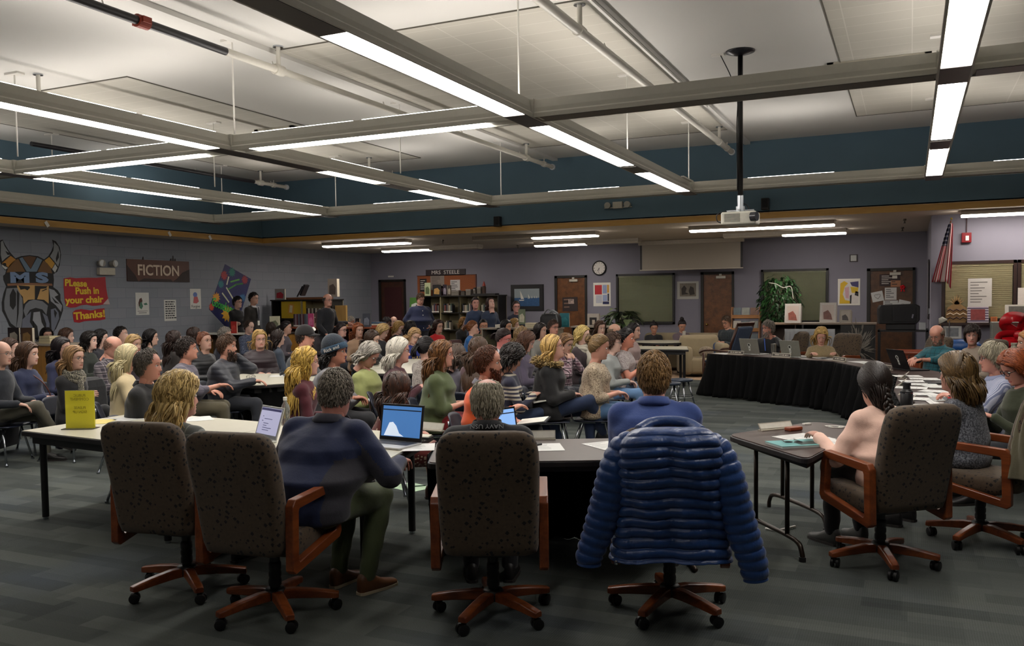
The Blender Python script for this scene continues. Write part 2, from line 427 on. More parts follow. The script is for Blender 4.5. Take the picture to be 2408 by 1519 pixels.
def strands(mb,P,W,M=None,C=HC):
 """P (N,S,3) -> shingled tapered locks, W (N,S) half widths"""
 N,S,_=P.shape
 T=np.gradient(P,axis=1);T/=np.linalg.norm(T,axis=2)[...,None]+1e-9
 O=P-C;O/=np.linalg.norm(O,axis=2)[...,None]+1e-9
 sd=np.cross(T,O);sd/=np.linalg.norm(sd,axis=2)[...,None]+1e-9;O=np.cross(sd,T)
 W=W[...,None]
 V=np.stack([P+sd*W,P+O*W*.55,P-sd*W,P-O*W*.3],2).reshape(-1,3)
 if M is not None:V=xf(V,M)
 b=(np.arange(N)[:,None]*S+np.arange(S-1)[None])[...,None]*4
 F=[]
 for j in range(4):
  k=(j+1)%4;F.append(np.concatenate([b+k,b+j,b+4+j,b+4+k],2).reshape(-1,4))
 F=np.concatenate(F);mb.add(V,F.tolist())
def scalp(n,style,r,cond=None):
 g=r.normal(size=(n*6,3));g/=np.linalg.norm(g,axis=1)[:,None]
 p=HC+g*HR;ok=hair_mask(style,p)>.55
 if cond is not None:ok&=cond(p)
 return p[ok][:n]
def hair(style,r,Mh,neckC,n,length,mat,parent,name='hair',vol=.010,wave=0,part=0.0,tip=None):
 mb=MB();Ri=np.linalg.inv(Mh[:3,:3]);g=Ri@np.array([0,0,-1.0]);nc=xf([neckC],np.linalg.inv(Mh))[0]
 cap={'fringe':.004,'thin':.005,'short':.006,'receding':.006,'buzz':.003,'bun':.008,'pony':.009,'braid':.016}.get(style,vol)
 ms={'buzz':'short','bun':'short','pony':'short','braid':'short','pixie':'short'}.get(style,style)
 hair_cap(mb,ms,cap,Mh)
 def flow(p0,L,step,v0,grav,rad,jit=0,face=True,wav=0,wf=40,clampsh=True,hug=True):
  S=max(4,int(L/step)+1);P=np.zeros((len(p0),S,3));P[:,0]=p0;v=v0.copy();ph=r.uniform(0,6.28,len(p0));ph2=r.uniform(0,6.28,len(p0));am=r.uniform(.6,1.2,len(p0))
  for s in range(1,S):
   low=(P[:,s-1,2]<.0)[:,None];pull=(HC-P[:,s-1])*np.array([1,.35,0])*low*(1.6 if not wav else 1.0)
   v=v*(1-grav)+g*grav+pull+(r.normal(size=v.shape)*jit if jit else 0);v/=np.linalg.norm(v,axis=1)[:,None]
   p=P[:,s-1]+v*step
   q=(p-HC)/rad;l=np.linalg.norm(q,axis=1);ins=l<1;p[ins]=HC+q[ins]/l[ins][:,None]*rad[ins]
   q=(p-HC)/rad;l=np.linalg.norm(q,axis=1);far=(l>1.05)&(p[:,2]>-.02)&(not clampsh or True);k_=1.05/np.maximum(l,1e-6)
   if hug:p[far]=HC+(p-HC)[far]*k_[far][:,None]
   if face:
    lim=np.interp(p[:,2],[-.2,.0,.045,.08,.12],[.045,.040,.045,.085,.12])
    p[:,1]=np.minimum(p[:,1],lim+.004*np.sin(ph))
   if clampsh:
    c=nc+np.array([0,-.01,-.20]);R2=np.array([.20,.135,.20]);q=(p-c)/R2;l=np.linalg.norm(q,axis=1);ins=l<1
    p[ins]=c+q[ins]/l[ins][:,None]*R2
   v=p-P[:,s-1];v/=np.linalg.norm(v,axis=1)[:,None]+1e-9
   P[:,s]=p
  if wav:
   s=np.arange(S)*step;f=np.clip(s/.08,0,1)*wav
   O=P-HC;O/=np.linalg.norm(O,axis=2)[...,None];T=np.gradient(P,axis=1);T/=np.linalg.norm(T,axis=2)[...,None]+1e-9;sd=np.cross(T,O)
   P=P+sd*(f*np.sin(s*wf+ph[:,None]))[...,None]*am[:,None,None]+O*(f*.8*np.cos(s*wf+ph2[:,None]))[...,None]
  return P
 taper=lambda N,S,w,t0=.75:(w*r.uniform(.7,1.3,N))[:,None]*np.interp(np.linspace(0,1,S),[0,.25,.8,1],[t0,1,.85,.25])[None]
 if style in('short','fringe','thin','receding','pixie'):
  p=scalp(int(n*1.3),ms,r);L=length or .045
  cr=np.array([.0,-.05,.12]);v0=p-cr;v0=v0/np.linalg.norm(v0,axis=1)[:,None]
  o=(p-HC)/HR;o/=np.linalg.norm(o,axis=1)[:,None];v0=v0-o*(v0*o).sum(1)[:,None];v0+=o*.16+r.normal(size=v0.shape)*.16
  if style=='pixie':v0[:,0]+=.5
  v0/=np.linalg.norm(v0,axis=1)[:,None]
  rad=HR+cap+r.uniform(0,.006,len(p))[:,None]
  P=flow(HC+o*(HR+cap*.6),L,L/5,v0,.12,rad,.07,face=False,clampsh=False,wav=wave)
  strands(mb,P,taper(len(P),P.shape[1],.0032)*(1 if n>1000 else 1.4 if n>400 else 1.9),Mh)
 elif style in('long','wavy','bob','curly','bigcurl','loose'):
  p=scalp(n,'long',r,lambda q:(q[:,2]>-.03)|(q[:,1]<-.02))
  sx=np.sign(p[:,0]-part);sx[sx==0]=1
  v0=np.stack([sx*1.0,-.45-.5*(p[:,1]>0),.0*sx],1)+r.normal(size=p.shape)*.06
  back=p[:,1]<-.05;v0[back]=v0[back]*.4+np.array([0,-.6,-.5]);o=(p-HC)/HR;o/=np.linalg.norm(o,axis=1)[:,None];v0=v0-o*(v0*o).sum(1)[:,None]*.9;v0/=np.linalg.norm(v0,axis=1)[:,None]
  rad=HR+vol*.7+r.uniform(-.003,.007,len(p))[:,None]
  frac=np.clip((p[:,2]+.09)/.2,0,1)
  j=.10 if style in('curly','bigcurl')else .02
  P=flow(HC+(p-HC)*(1+vol*.5/.09),length,.02,v0,.22,rad,j,wav=wave,wf={'curly':95,'bigcurl':60,'wavy':42}.get(style,30))
  kw_=(1 if n>1000 else 1.35 if n>400 else 1.8)
  strands(mb,P,kw_*taper(len(P),P.shape[1],{'long':.0045,'bob':.0045,'curly':.0045,'bigcurl':.0062,'wavy':.005}.get(style,.008)),Mh)
  P=flow(p+0,min(length,.14),.02,v0,.16,HR+vol*.9+0*rad,0)
  strands(mb,P,taper(len(P),P.shape[1],.009),Mh)
 elif style in('bun','pony','braid'):
  knot={'bun':np.array([0,-.075,.105]),'pony':np.array([0,-.112,.035]),'braid':np.array([.012,-.10,-.04])}[style]
  if style=='bun' and part:knot=np.array([0,-.11,.05])
  p=scalp(n,'short',r);S=7;P=np.zeros((len(p),S,3))
  for s in range(S):
   t=s/(S-1)*.96;q=p*(1-t)+knot*t;d=(q-HC)/HR;l=np.linalg.norm(d,axis=1)[:,None];q2=HC+d/l*(HR+cap+.003);P[:,s]=q2*(1-.0)+0
  strands(mb,P,taper(len(P),S,.0045),Mh)
  if style=='braid':
   q0=scalp(90,'short',r,lambda q:q[:,2]<.03);P=flow(q0,.12,.015,np.tile([0,-.3,-1.],(len(q0),1)),.2,np.tile(HR+.016,(len(q0),1)),.06);P[:,:,0]*=np.linspace(1,.45,P.shape[1])[None];strands(mb,P,taper(len(q0),P.shape[1],.006),Mh)
  if style=='bun':
   k=26;a0=r.uniform(0,6.28,k);tilt=r.normal(size=(k,3));u=np.linspace(0,4.6,9);Rb=vol*2.0
   c=knot+np.array([0,-.012,.018])
   P=[]
   for i in range(k):
    n1=tilt[i]/np.linalg.norm(tilt[i]);e=np.cross(n1,[0,0,1.]);e/=np.linalg.norm(e)+1e-9;f2=np.cross(n1,e)
    P.append(c+Rb*(np.cos(u+a0[i])[:,None]*e+np.sin(u+a0[i])[:,None]*f2)*r.uniform(.85,1.1))
   mb.ball(c,Rb*.92,12,0,M=Mh);strands(mb,np.array(P),taper(k,9,.008),Mh,C=c)
  elif style=='pony':
   k=max(30,n//6);p0=knot+r.normal(size=(k,3))*.010;v0=np.tile([0,-1.,.1],(k,1))+r.normal(size=(k,3))*.12;v0/=np.linalg.norm(v0,axis=1)[:,None]
   P=flow(p0,length or .22,.022,v0,.3,np.tile(HR+.004,(k,1)),.04,wav=.006,hug=False)
   strands(mb,P,taper(k,P.shape[1],.0085),Mh);mb.ball(knot,.015,8,0,M=Mh)
  else:
   Mi=np.linalg.inv(Mh)
   L=length or .34;s=np.linspace(0,1,40);base=np.stack([.012+.055*s,-.100-.035*np.sin(s*PI*.55),-.03-L*s],1)
   for q in range(3):
    ph=s*2*PI*3.4+q*2*PI/3
    path=base+np.stack([.021*np.sin(ph),-.012*np.sin(2*ph)-.004,0*ph],1)*(1-.25*s)[:,None]
    mb.tube(xf(path,Mh),.0175*(1-.45*s),8)
   tail=base[-1]+np.stack([r.normal(size=14)*.006,r.normal(size=14)*.006,np.zeros(14)],1)
   P=flow(tail,.07,.014,np.tile([0,0,-1.],(14,1)),.2,np.tile(HR,(14,1)),.03,face=False,clampsh=False);strands(mb,P,taper(14,P.shape[1],.005),Mh)
 return mb.build(name,mat,parent,smooth=True)
def beard(r,Mh,mat,parent,n,full=1.0,goatee=False,name='beard'):
 mb=MB();p=[]
 while len(p)<n:
  a=r.uniform(-1.45,1.45);z=r.uniform(-.125,-.03 if not goatee else-.05)
  x=.062*math.sin(a);y=.074*math.cos(a)+.012
  if goatee and abs(x)>.028:continue
  if abs(x)<.026 and-.085<z<-.058:continue
  if z>-.055 and(abs(x)<.045):continue
  if z>-.045 and abs(x)<.056:continue
  p.append((x*(1.0 if z>-.09 else .88),y if z>-.105 else y-.012,z))
 p=np.array(p);S=5;L=.018+.05*full*np.clip((-p[:,2]-.05)/.07,0,1)
 if goatee:L=L*.7
 P=np.zeros((n,S,3));o=p*[1,1,0];o/=np.linalg.norm(o,axis=1)[:,None]
 for s in range(S):P[:,s]=p+o*(.004+.006*full*s/4)+np.array([0,.1,-1])*(L*s/4)[:,None]+r.normal(size=(n,3))*.0012*s
 strands(mb,P,np.interp(np.arange(S),[0,1,4],[.006,.0065,.001])[None]*r.uniform(.7,1.2,n)[:,None],Mh,C=np.array([0,0,-.07]))
 if not goatee:
  k=26;P=np.zeros((k,4,3));x0=np.linspace(-.024,.024,k)
  for s in range(4):P[:,s]=np.stack([x0*(1+.12*s),.094-.25*np.abs(x0)+0*x0,-.055-.0035*s-.25*np.abs(x0)],1)
  strands(mb,P,np.full((k,4),.0032),Mh,C=np.array([0,0,-.05]))
 return mb.build(name,mat,parent,smooth=True)
def glasses(Mh,parent,color='#1a1614',dark=False,big=1.0):
 mb=MB();a=np.linspace(0,2*PI,15)
 for s in(-1,1):
  p=np.stack([s*.033+.024*big*np.cos(a),.0905+.0*a-.06*np.abs(.024*np.cos(a)*1)*(1),-.001+.0175*big*np.sin(a)],1)
  p[:,1]=.093-.10*(np.abs(p[:,0])-.01).clip(0)
  mb.tube(xf(p,Mh),.0019 if big<=1 else .0026,5,0)
  mb.tube(xf([(s*.056,.088,.004),(s*.073,.07,.006),(s*.0775,.0,.004),(s*.077,-.015,-.006)],Mh),.0018 if big<=1 else .0026,5,0)
 mb.tube(xf([(-.010,.094,.003),(0,.097,.006),(.010,.094,.003)],Mh),.0017,5,0)
 return mb.build('glasses',plain(color,.3,0),parent,smooth=True)
EYEW=None
def eyes(Mh,parent,closed=False,iris='#3a2c22',down=0):
 white=plain('#d8d2cc',.25,0,.02,name='eye_white');ir=plain(iris,.2,0,.2,name='iris');lash=plain('#1e1512',.7,0,.1,name='lash')
 for s in(-1,1):
  mb=MB();c=np.array([s*.0315,.0700,.0005])
  mb.ball(c,(.0128,.0116,.0086),12,0,M=Mh)
  fd=np.array([s*.10,1,-.25*down-.05]);fd/=np.linalg.norm(fd);q=c+fd*.0074
  mb.ball(q,(.0058,.0053,.0062),8,1,M=Mh)
  mb.tube(xf([(c[0]-.0135,.0775,.0005),(c[0]-.006,.0845,.0055),(c[0]+.005,.0845,.0058),(c[0]+.0135,.0775,.0008)],Mh),.0016,5,2)
  mb.build('eye',[white,ir,lash],parent,smooth=True)
def brows(Mh,parent,mat):
 mb=MB()
 for s in(-1,1):
  mb.tube(xf([(s*.014,.0895,.0215),(s*.027,.0905,.026),(s*.040,.084,.0265),(s*.050,.074,.021)],Mh),[.0022,.0030,.0026,.0012],5,0,flat=.6)
 return mb.build('eyebrows',mat,parent,smooth=True)
SHOE={}
def person(key,label,H,face,body=None,pitch=0,roll=0,fem=False,bulk=0.,lean=.03,stand=False,skin='#c08a6e',hair_=('short','#3a2a20',0,{}),top='#333333',topname='shirt',legs='#23262e',legname='trousers',arms='lap',cross=False,gl=None,beard_=None,extra=None,shoe='#1c1a1a',detail=None,side=0,collar=None,bare_arm=0,s=1.0,group=None,skirt=False,seatz=None,elbow_out=.6,hem=None,legdir=0,iris='#3a2c22',curl=.4,feet=None,neck=.178):
 r=np.random.default_rng(abs(hash_(key))%99991)
 H=np.asarray(H,float);dist=float(np.dot(H-CC,RC@np.array([0,0,-1.])))
 lod=0 if dist<7.6 else(1 if dist<11.5 else 2)
 if detail is not None:lod=detail
 hx=(.0135,.018,.024)[lod];nh=(1500,640,280)[lod]
 t=CC-H;t=math.atan2(t[1],t[0])
 fa=t+math.radians(face);ba=fa if body is None else t+math.radians(body)
 rz=ba-PI/2;hz=fa-ba
 zh=H[2];NZ=zh-neck*s;sl=.485*s
 pz=NZ-math.sqrt(max(sl*sl-lean*lean,.05))
 if stand:pz=zh-neck*s-.51*s;NZ=zh-neck*s
 elif seatz is not None:pz=seatz+.09
 else:pz=min(max(pz,.42),.58)
 hy=lean+.035*s
 c,sn=math.cos(rz),math.sin(rz)
 loc=(H[0]+sn*hy,H[1]-c*hy,0)
 root=thing('person',label,'person',loc,rz,group)
 N=np.array([0,lean,NZ]);hipc=np.array([0,0,pz])
 zw=lambda w:pz+(NZ-pz)*w
 yc=lambda w:lean*np.clip(w,0,1)**1.25+(-.02*np.sin(np.clip(w,0,1)*PI))
 bk=1+bulk
 if fem:
  W=[-.3,-.12,0,.15,.35,.55,.7,.85,.93,1.0,1.1]
  A=np.array([.12,.178,.185,.165,.140*(1+.6*bulk)/1.0,.148,.155,.140,.100,.056,.05])
  B=np.array([.10,.125,.130,.118,.105*(1+.5*bulk),.115,.120,.100,.080,.058,.05])
  O=np.array([0,0,0,.01*bulk,.015*bulk*2,.018,.026,.006,0,0,0]);sw=.155*s;zs=.83
 else:
  W=[-.3,-.12,0,.15,.35,.55,.7,.85,.93,1.0,1.1]
  A=np.array([.12,.168,.172,.168,.165*(1+.35*bulk),.172,.182,.165,.115,.066,.055])
  B=np.array([.10,.118,.122,.122,.120*(1+.8*bulk),.125,.128,.112,.088,.062,.055])
  O=np.array([0,0,0,.02*bulk*2,.03*bulk*2,.01+.02*bulk,.004,0,0,0,0]);sw=.178*s;zs=.835
 A=A*s*(1+.45*bulk);B=B*s*(1+.45*bulk);sw*=(1+.22*bulk)
 lap=pz+.15+.05*bulk;S_={};E_={};Wr={};hint={};cu={1:curl,-1:curl}
 for sd in(1,-1):
  S_[sd]=np.array([sd*sw,yc(zs)-.002,zw(zs)])
  T=None;hint[sd]=(0,0,1)
  a=arms[0 if sd==1 else 1]if isinstance(arms,(tuple,list))else arms
  pole=(sd*elbow_out,-.35,-1)
  if not isinstance(a,str):T=np.array(a,float)
  elif a=='lap':T=np.array([sd*.075,.25+lean*.5,lap+(.012 if sd>0 else 0)])
  elif a=='thigh':T=np.array([sd*.13,.31,lap-.01])
  elif a=='table':T=np.array([sd*.17,.40+lean*.6,.765])
  elif a=='tablein':T=np.array([sd*.08,.36+lean*.6,.765])
  elif a=='crossed':T=np.array([-sd*.04,yc(.5)+.150+.04*bulk+(.03 if sd>0 else 0),zw(.47)+(.02 if sd>0 else-.02)]);hint[sd]=(0,1,.6)
  elif a=='chin':T=np.array([sd*.055,hy+.10,zh-.205]);hint[sd]=(sd*.3,1,0);cu[sd]=.9;pole=(sd*.5,.6,-1)
  elif a=='cheek':T=np.array([sd*.115,hy+.06,zh-.12]);hint[sd]=(sd*1,.2,0);cu[sd]=.5;pole=(sd*.5,.5,-1)
  elif a=='brow':T=np.array([sd*.115,hy+.10,zh-.045]);hint[sd]=(sd*.6,1,0.2);cu[sd]=.35;pole=(sd*.8,.3,-1)
  elif a=='neck':T=np.array([sd*.13,hy-.03,zh-.17]);hint[sd]=(sd*1,.2,0);cu[sd]=.5;pole=(sd*.8,.5,-1)
  elif a=='phone':T=np.array([sd*.07,.27,lap+.12])
  elif a=='down':T=np.array([sd*(sw+.05),.04,zs*0+zw(zs)-.52]);hint[sd]=(sd,0,0);pole=(sd*.4,-1,0)
  elif a=='pocket':T=np.array([sd*(sw+.0),.08,pz+.06]);hint[sd]=(sd,0,0);pole=(sd*1,-1,0)
  elif a=='front':T=np.array([sd*.05,.17+.05*bulk,pz+.06]);pole=(sd*1,-.5,-.2)
  E_[sd],Wr[sd]=ik(S_[sd],T,.275*s,.245*s,pole)
 Kn={};An={};Ft={};Hp={}
 for sd in(1,-1):
  Hp[sd]=np.array([sd*.088*s*(1+.3*bulk),.0,pz-.005])
  if stand:
   An[sd]=np.array([sd*.10,-.02,.085]);Kn[sd]=np.array([sd*.10,.02,pz*.52]);Ft[sd]=(sd*.15,1,0)
  elif cross and sd==(1 if cross==1 else-1):
   Kn[sd]=np.array([sd*.02,.44*s,pz+.10]);An[sd]=Kn[sd]+np.array([-sd*.16,.13,-.36*s]);Ft[sd]=(-sd*.15,1,-.35)
  else:
   k=feet or(0,0)
   Kn[sd]=np.array([sd*(.115+.02*bulk),.42*s,max(pz-.01,.44)]);An[sd]=np.array([sd*.115+k[0],.42*s+.02+k[1],.085]);Ft[sd]=(sd*.12,1,0)
  if legdir:
   q=math.radians(legdir);cc,ss=math.cos(q),math.sin(q)
   for D in(Kn,An):
    x,y=D[sd][0],D[sd][1];D[sd][0]=x*cc-y*ss;D[sd][1]=x*ss+y*cc
   x,y=Ft[sd][0],Ft[sd][1];Ft[sd]=(x*cc-y*ss,x*ss+y*cc,Ft[sd][2])
 ph=r.uniform(0,6.28,6)
 def folds(X,Y,Z,amp):
  a=np.sin(19*(.75*Z+.66*X)+4*np.sin(6*Y+ph[0])+ph[1]);b=np.sin(23*(.7*Z-.7*X)+3*np.sin(9*Z+ph[2]));c_=np.sin(46*(Z+.35*Y+.2*X)+4*np.sin(13*X+ph[4])+ph[5])*(.5+.5*np.sin(9*Z+7*Y+6*X+ph[3]))
  return amp*(.85*a*b+.5*c_)
 def torso(X,Y,Z,grow,w0=-.12,w1=1.0):
  w=(Z-pz)/(NZ-pz);a=np.interp(w,W,A)+grow;b=np.interp(w,W,B)+grow;o=np.interp(w,W,O)+yc(w)
  q=np.sqrt((X/a)**2+((Y-o)/b)**2);d=(q-1)*np.minimum(a,b)*.92
  return np.maximum(d,np.maximum((w-w1)*(NZ-pz),(w0-w)*(NZ-pz)))
 puff=.022 if topname in('puffer_jacket','parka')else(.012 if topname in('jacket','coat','hoodie','cardigan','blazer')else .006)
 def top_sdf(X,Y,Z):
  d=torso(X,Y,Z,puff+.006,(-.18 if hem is None else hem)if not stand else-.14,1.0)
  for sd in(1,-1):
   S0=S_[sd]*[.93,1,1];f=1+.35*bulk
   ua=rcone(X,Y,Z,S0,E_[sd],(.060 if not fem else .052)*s*f+puff*.6,(.046 if not fem else .042)*s*f+puff*.6)
   d=smin(d,ua,.03)
   d=smin(d,rcone(X,Y,Z,N+[sd*.035,-.018,-.012],S0+[0,-.01,.022],.040*s+puff*.5,.046*s+puff*.4),.05)
   if bare_arm<1:
    e=E_[sd];w_=e+(Wr[sd]-e)*(.93 if not bare_arm else .3)
    d=smin(d,rcone(X,Y,Z,e,w_,(.045 if not fem else .041)*s*f+puff*.6,(.036 if not bare_arm else .045)*s+puff*.5),.02)
   elif bare_arm>1:pass
  if bare_arm>=1:
   for sd in(1,-1):
    m=S_[sd]+(E_[sd]-S_[sd])*(.62 if bare_arm==1 else .2);u=(E_[sd]-S_[sd]);u=u/np.linalg.norm(u)
    cut=((X-m[0])*u[0]+(Y-m[1])*u[1]+(Z-m[2])*u[2]);near=rcone(X,Y,Z,m,E_[sd],.09,.09)
    d=np.where(near<0,np.maximum(d,np.minimum(cut,-near)),d)
  return d+folds(X,Y,Z,.0045 if puff<.02 else .004)
 pts=[S_[1],S_[-1],E_[1],E_[-1],Wr[1],Wr[-1],hipc+[.24,.2,-.12],hipc-[.24,.2,.12],N+[0,.15,.05]]
 lo=np.min(pts,0)-.08*(1+bulk);hi=np.max(pts,0)+.08*(1+bulk)
 P,F=surface_net(top_sdf,lo,hi,hx)
 tm=top if not isinstance(top,str)else cloth(top)
 MBt=MB().add(P,F.tolist());to=MBt.build(topname,tm,root,smooth=True)
 lm=legs if not isinstance(legs,str)else cloth(legs,sc=.7)
 def leg_sdf(X,Y,Z):
  d=torso(X,Y,Z,-.004,-.16,.10);d=smin(d,np.sqrt((X/1.45)**2+(Y-.01)**2+((Z-pz+.03)/.8)**2)-.110*s*(1+.3*bulk),.03)
  for sd in(1,-1):
   f=1+.3*bulk
   d=smin(d,rcone(X,Y,Z,Hp[sd],Kn[sd],.086*s*f,.062*s*f),.03)
   if not skirt:d=smin(d,rcone(X,Y,Z,Kn[sd],Kn[sd]+(An[sd]-Kn[sd])*.96,.062*s*f,.048*s),.02)
  if skirt:
   m=(Kn[1]+Kn[-1])/2;d=smin(d,rcone(X*.62+m[0]*.38,Y,Z,hipc+[0,.1,-.01],m+[0,.03,-.035],.115,.10),.05)
  return d+folds(X,Y,Z,.0045)
 if 1:
  pts=[Hp[1],Hp[-1],Kn[1],Kn[-1],An[1],An[-1],hipc-[.2,.17,.06],hipc+[.2,.17,.12]]
  P,F=surface_net(leg_sdf,np.min(pts,0)-.08*(1+bulk),np.max(pts,0)+.08*(1+bulk),hx*1.1)
  MB().add(P,F.tolist()).build(legname,lm,root,smooth=True)
 Mh=TR((0,hy,zh),rz=hz)@TR(rx=-math.radians(pitch))@TR(ry=math.radians(roll))@TR(sc=1.055*s)
 nk0=N+[0,-.01,-.03];nk1=xf([(0,-.018,-.09)],Mh)[0]
 def body_sdf(X,Y,Z):
  d=torso(X,Y,Z,-.022,-.05,.97)
  d=smin(d,rcone(X,Y,Z,nk0,nk1,.060*s*(1+.2*bulk)if not fem else .052*s,.052*s*(1+.2*bulk)if not fem else .045*s),.03)
  for sd in(1,-1):
   d=smin(d,rcone(X,Y,Z,S_[sd]*[.9,1,1],E_[sd],.040*s*(1+.40*bulk),.033*s*(1+.3*bulk)),.03)
   d=smin(d,rcone(X,Y,Z,E_[sd],E_[sd]+(Wr[sd]-E_[sd])*.35,.033*s*(1+.3*bulk),.034*s),.015)
   d=smin(d,rcone(X,Y,Z,E_[sd]+(Wr[sd]-E_[sd])*.35,Wr[sd],.034*s,.0255*s),.015)
   if skirt or(stand and lod<2)or(skirt is False and lod==0):
    d=smin(d,rcone(X,Y,Z,Hp[sd],Kn[sd],.05*s,.042*s),.02)
    d=smin(d,rcone(X,Y,Z,Kn[sd],Kn[sd]+(An[sd]-Kn[sd])*.4,.042*s,.046*s),.02)
    d=smin(d,rcone(X,Y,Z,Kn[sd]+(An[sd]-Kn[sd])*.4,An[sd],.046*s,.030*s),.02)
  return d
 pts=[S_[1],S_[-1],E_[1],E_[-1],Wr[1],Wr[-1],N,nk1,hipc+[.2,.14,.0],hipc-[.2,.14,.0]]
 if lod==0 or skirt:pts+=[An[1],An[-1],Kn[1],Kn[-1]]
 P,F=surface_net(body_sdf,np.min(pts,0)-.07,np.max(pts,0)+.07,hx*1.0)
 mb=MB().add(P,F.tolist());V,HF,MI=get_head(fem,min(max(bulk,0),1));V=xf(V,Mh)
 base=mb.c;mb.v.append(V);mb.f+=[tuple(i+base for i in f)for f in HF];mb.m+=MI;mb.c+=len(V)
 ear(mb,1,Mh);ear(mb,-1,Mh)
 for sd in(1,-1):
  d=Wr[sd]-E_[sd];hand(mb,frame(Wr[sd]-d*.02,d+(np.array([0,0,-.06])if arms!='chin' else 0),hint[sd]),sd,cu[sd],s=.97*s*(.93 if fem else 1.03))
 sc_=srgb(skin);lip='#%02x%02x%02x'%tuple(int(max(0,min(255,x)))for x in(int(skin[1:3],16)*.80,int(skin[3:5],16)*.60,int(skin[5:7],16)*.62))
 mb.build('body',[skinmat(skin),plain(lip,.4,0,.08,name='lips')],root,smooth=True)
 fwd=abs(((face+180)%360)-180)<125
 hs,hc,hl,hk=(list(hair_)+[{}])[:4]if len(hair_)<4 else hair_
 hm=hairmat(hc,hk.get('tip'))if hs!='bald' else None
 if fwd:
  eyes(Mh,root,iris=iris,down=1 if pitch>10 else 0)
  brows(Mh,root,hm if hm else hairmat('#7a6a5c'))
 if hs!='bald':
  kw={k:v for k,v in hk.items()if k in('vol','wave','part')}
  hair(hs,r,Mh,N,int(nh*hk.get('n',1)),hl,hm,root,**kw)
 if gl and(fwd or side):glasses(Mh,root,gl if isinstance(gl,str)else '#1a1614',big=1.2 if gl=='big' else 1.0)if gl!='big' else glasses(Mh,root,'#141010',big=1.2)
 if beard_:beard(r,Mh,hairmat(beard_[0]),root,(240,150,90)[lod],beard_[1],len(beard_)>2)
 if(stand or dist<9.5)and not(dist>9.5):
  for sd in(1,-1):
   mbs=MB();f=np.array(Ft[sd],float);M=frame(An[sd]+[0,0,-.0],f,(0,0,1));rings=[]
   for y,w,z0,z1 in((-.062,.018,-.075,.0),(-.05,.031,-.083,.03),(0,.036,-.085,.045),(.05,.040,-.085,.005),(.10,.044,-.085,-.022),(.15,.043,-.085,-.036),(.19,.034,-.083,-.045),(.205,.016,-.075,-.055)):
    a=np.arange(12)/12*2*PI;rings.append(xf(np.stack([w*np.cos(a),np.full(12,y),(z0+z1)/2+(z1-z0)/2*np.sign(np.sin(a))*np.abs(np.sin(a))**.6],1)*s,M))
   mbs.loft(rings,0)
   so=mbs.build('shoe',plain(shoe,.5),root,smooth=True)
   ms=MB();rr=[]
   for y,w in((-.066,.02),(-.05,.034),(0,.038),(.05,.042),(.10,.046),(.15,.045),(.19,.036),(.208,.018)):rr.append((w,y))
   poly=[(w*s,y*s)for w,y in rr]+[(-w*s,y*s)for w,y in rr[::-1]]
   ms.prism(poly,-.0855*s,-.068*s,0,M);ms.build('sole',plain(hk.get('sole','#2a2624')if not(extra and 'sole' in extra)else extra['sole'],.7),so)
 if collar:
  a=np.linspace(.35,2*PI-.35,18)-PI/2+PI
  mb=MB();n=len(a);r0=.066*s*(1+.25*bulk)if not fem else .056*s;ri=[]
  for dz,k in((-.018,1.25),(.028,1.02),(.030,1.10),(-.006,1.42),(-.02,1.35)):
   ri.append(np.stack([r0*k*np.sin(a),-r0*k*np.cos(a)*1.05+N[1]-.006,N[2]+dz+.004+.018*np.cos(a)],1))
  rr=np.stack(ri,1);mb.loft([rr[i]for i in range(n)],0,cap=True)
  mb.build('collar',cloth(collar)if isinstance(collar,str)else collar,root,smooth=True)
 root['_dummy']=0;del root['_dummy']
 info=dict(root=root,Mh=Mh,N=N,S=S_,E=E_,W=Wr,K=Kn,A=An,pz=pz,zw=zw,yc=yc,loc=loc,rz=rz,r=r,dist=dist,seat=pz-.09,ba=ba,Aw=A,Bw=B,Ww=W,top=to)
 return info
def hash_(s_):
 h=5381
 for ch in s_:h=(h*33+ord(ch))%4294967291
 return h
WALLC='#6a6c79'
def wallmat():
 m,n=newmat('painted_block_wall',.75,0,WALLC)
 v=n.coord(rot=(0,0,0));f=n.noise(v,1.2,3);g=n.noise(v,120,2)
 a,b=srgb('#757380'),srgb('#83818e');n.base(n.mix(f,a,b));n.bump(g,.15,.002);return m
def blockmat():
 m,n=newmat('painted_concrete_block',.72)
 c=n.new('ShaderNodeTexCoord');s=n.new('ShaderNodeSeparateXYZ');n.link(c.outputs['Object'],s.inputs[0])
 k=n.new('ShaderNodeCombineXYZ');n.link(s.outputs[1],k.inputs[0]);n.link(s.outputs[2],k.inputs[1])
 b=n.new('ShaderNodeTexBrick');n.link(k.outputs[0],b.inputs['Vector']);b.inputs['Scale'].default_value=1
 b.inputs['Brick Width'].default_value=.4;b.inputs['Row Height'].default_value=.2;b.inputs['Mortar Size'].default_value=.006;b.inputs['Mortar Smooth'].default_value=.6
 b.inputs['Color1'].default_value=srgb('#7d828b');b.inputs['Color2'].default_value=srgb('#838690');b.inputs['Mortar'].default_value=srgb('#747781')
 n.base(b.outputs['Color']);h=n.math('SUBTRACT',1,b.outputs['Fac']);g=n.noise(c.outputs['Object'],90,3)
 n.bump(n.math('ADD',h,n.math('MULTIPLY',g,.15)),.35,.006);return m
M_WALL=wallmat();M_BLOCK=blockmat()
M_BLUE=plain('#56707f',.7,0,.10,2);M_CEIL=plain('#d3d1cb',.85,0,.04,.8);M_SOFF=plain('#cdc2b2',.85,0,.05,2)
M_TRIMY=wood('#a67c36','#bf9348',.6,'X',.5);M_BLACK=plain('#141315',.45,0,.15);M_DKFRAME=plain('#1d1816',.45)
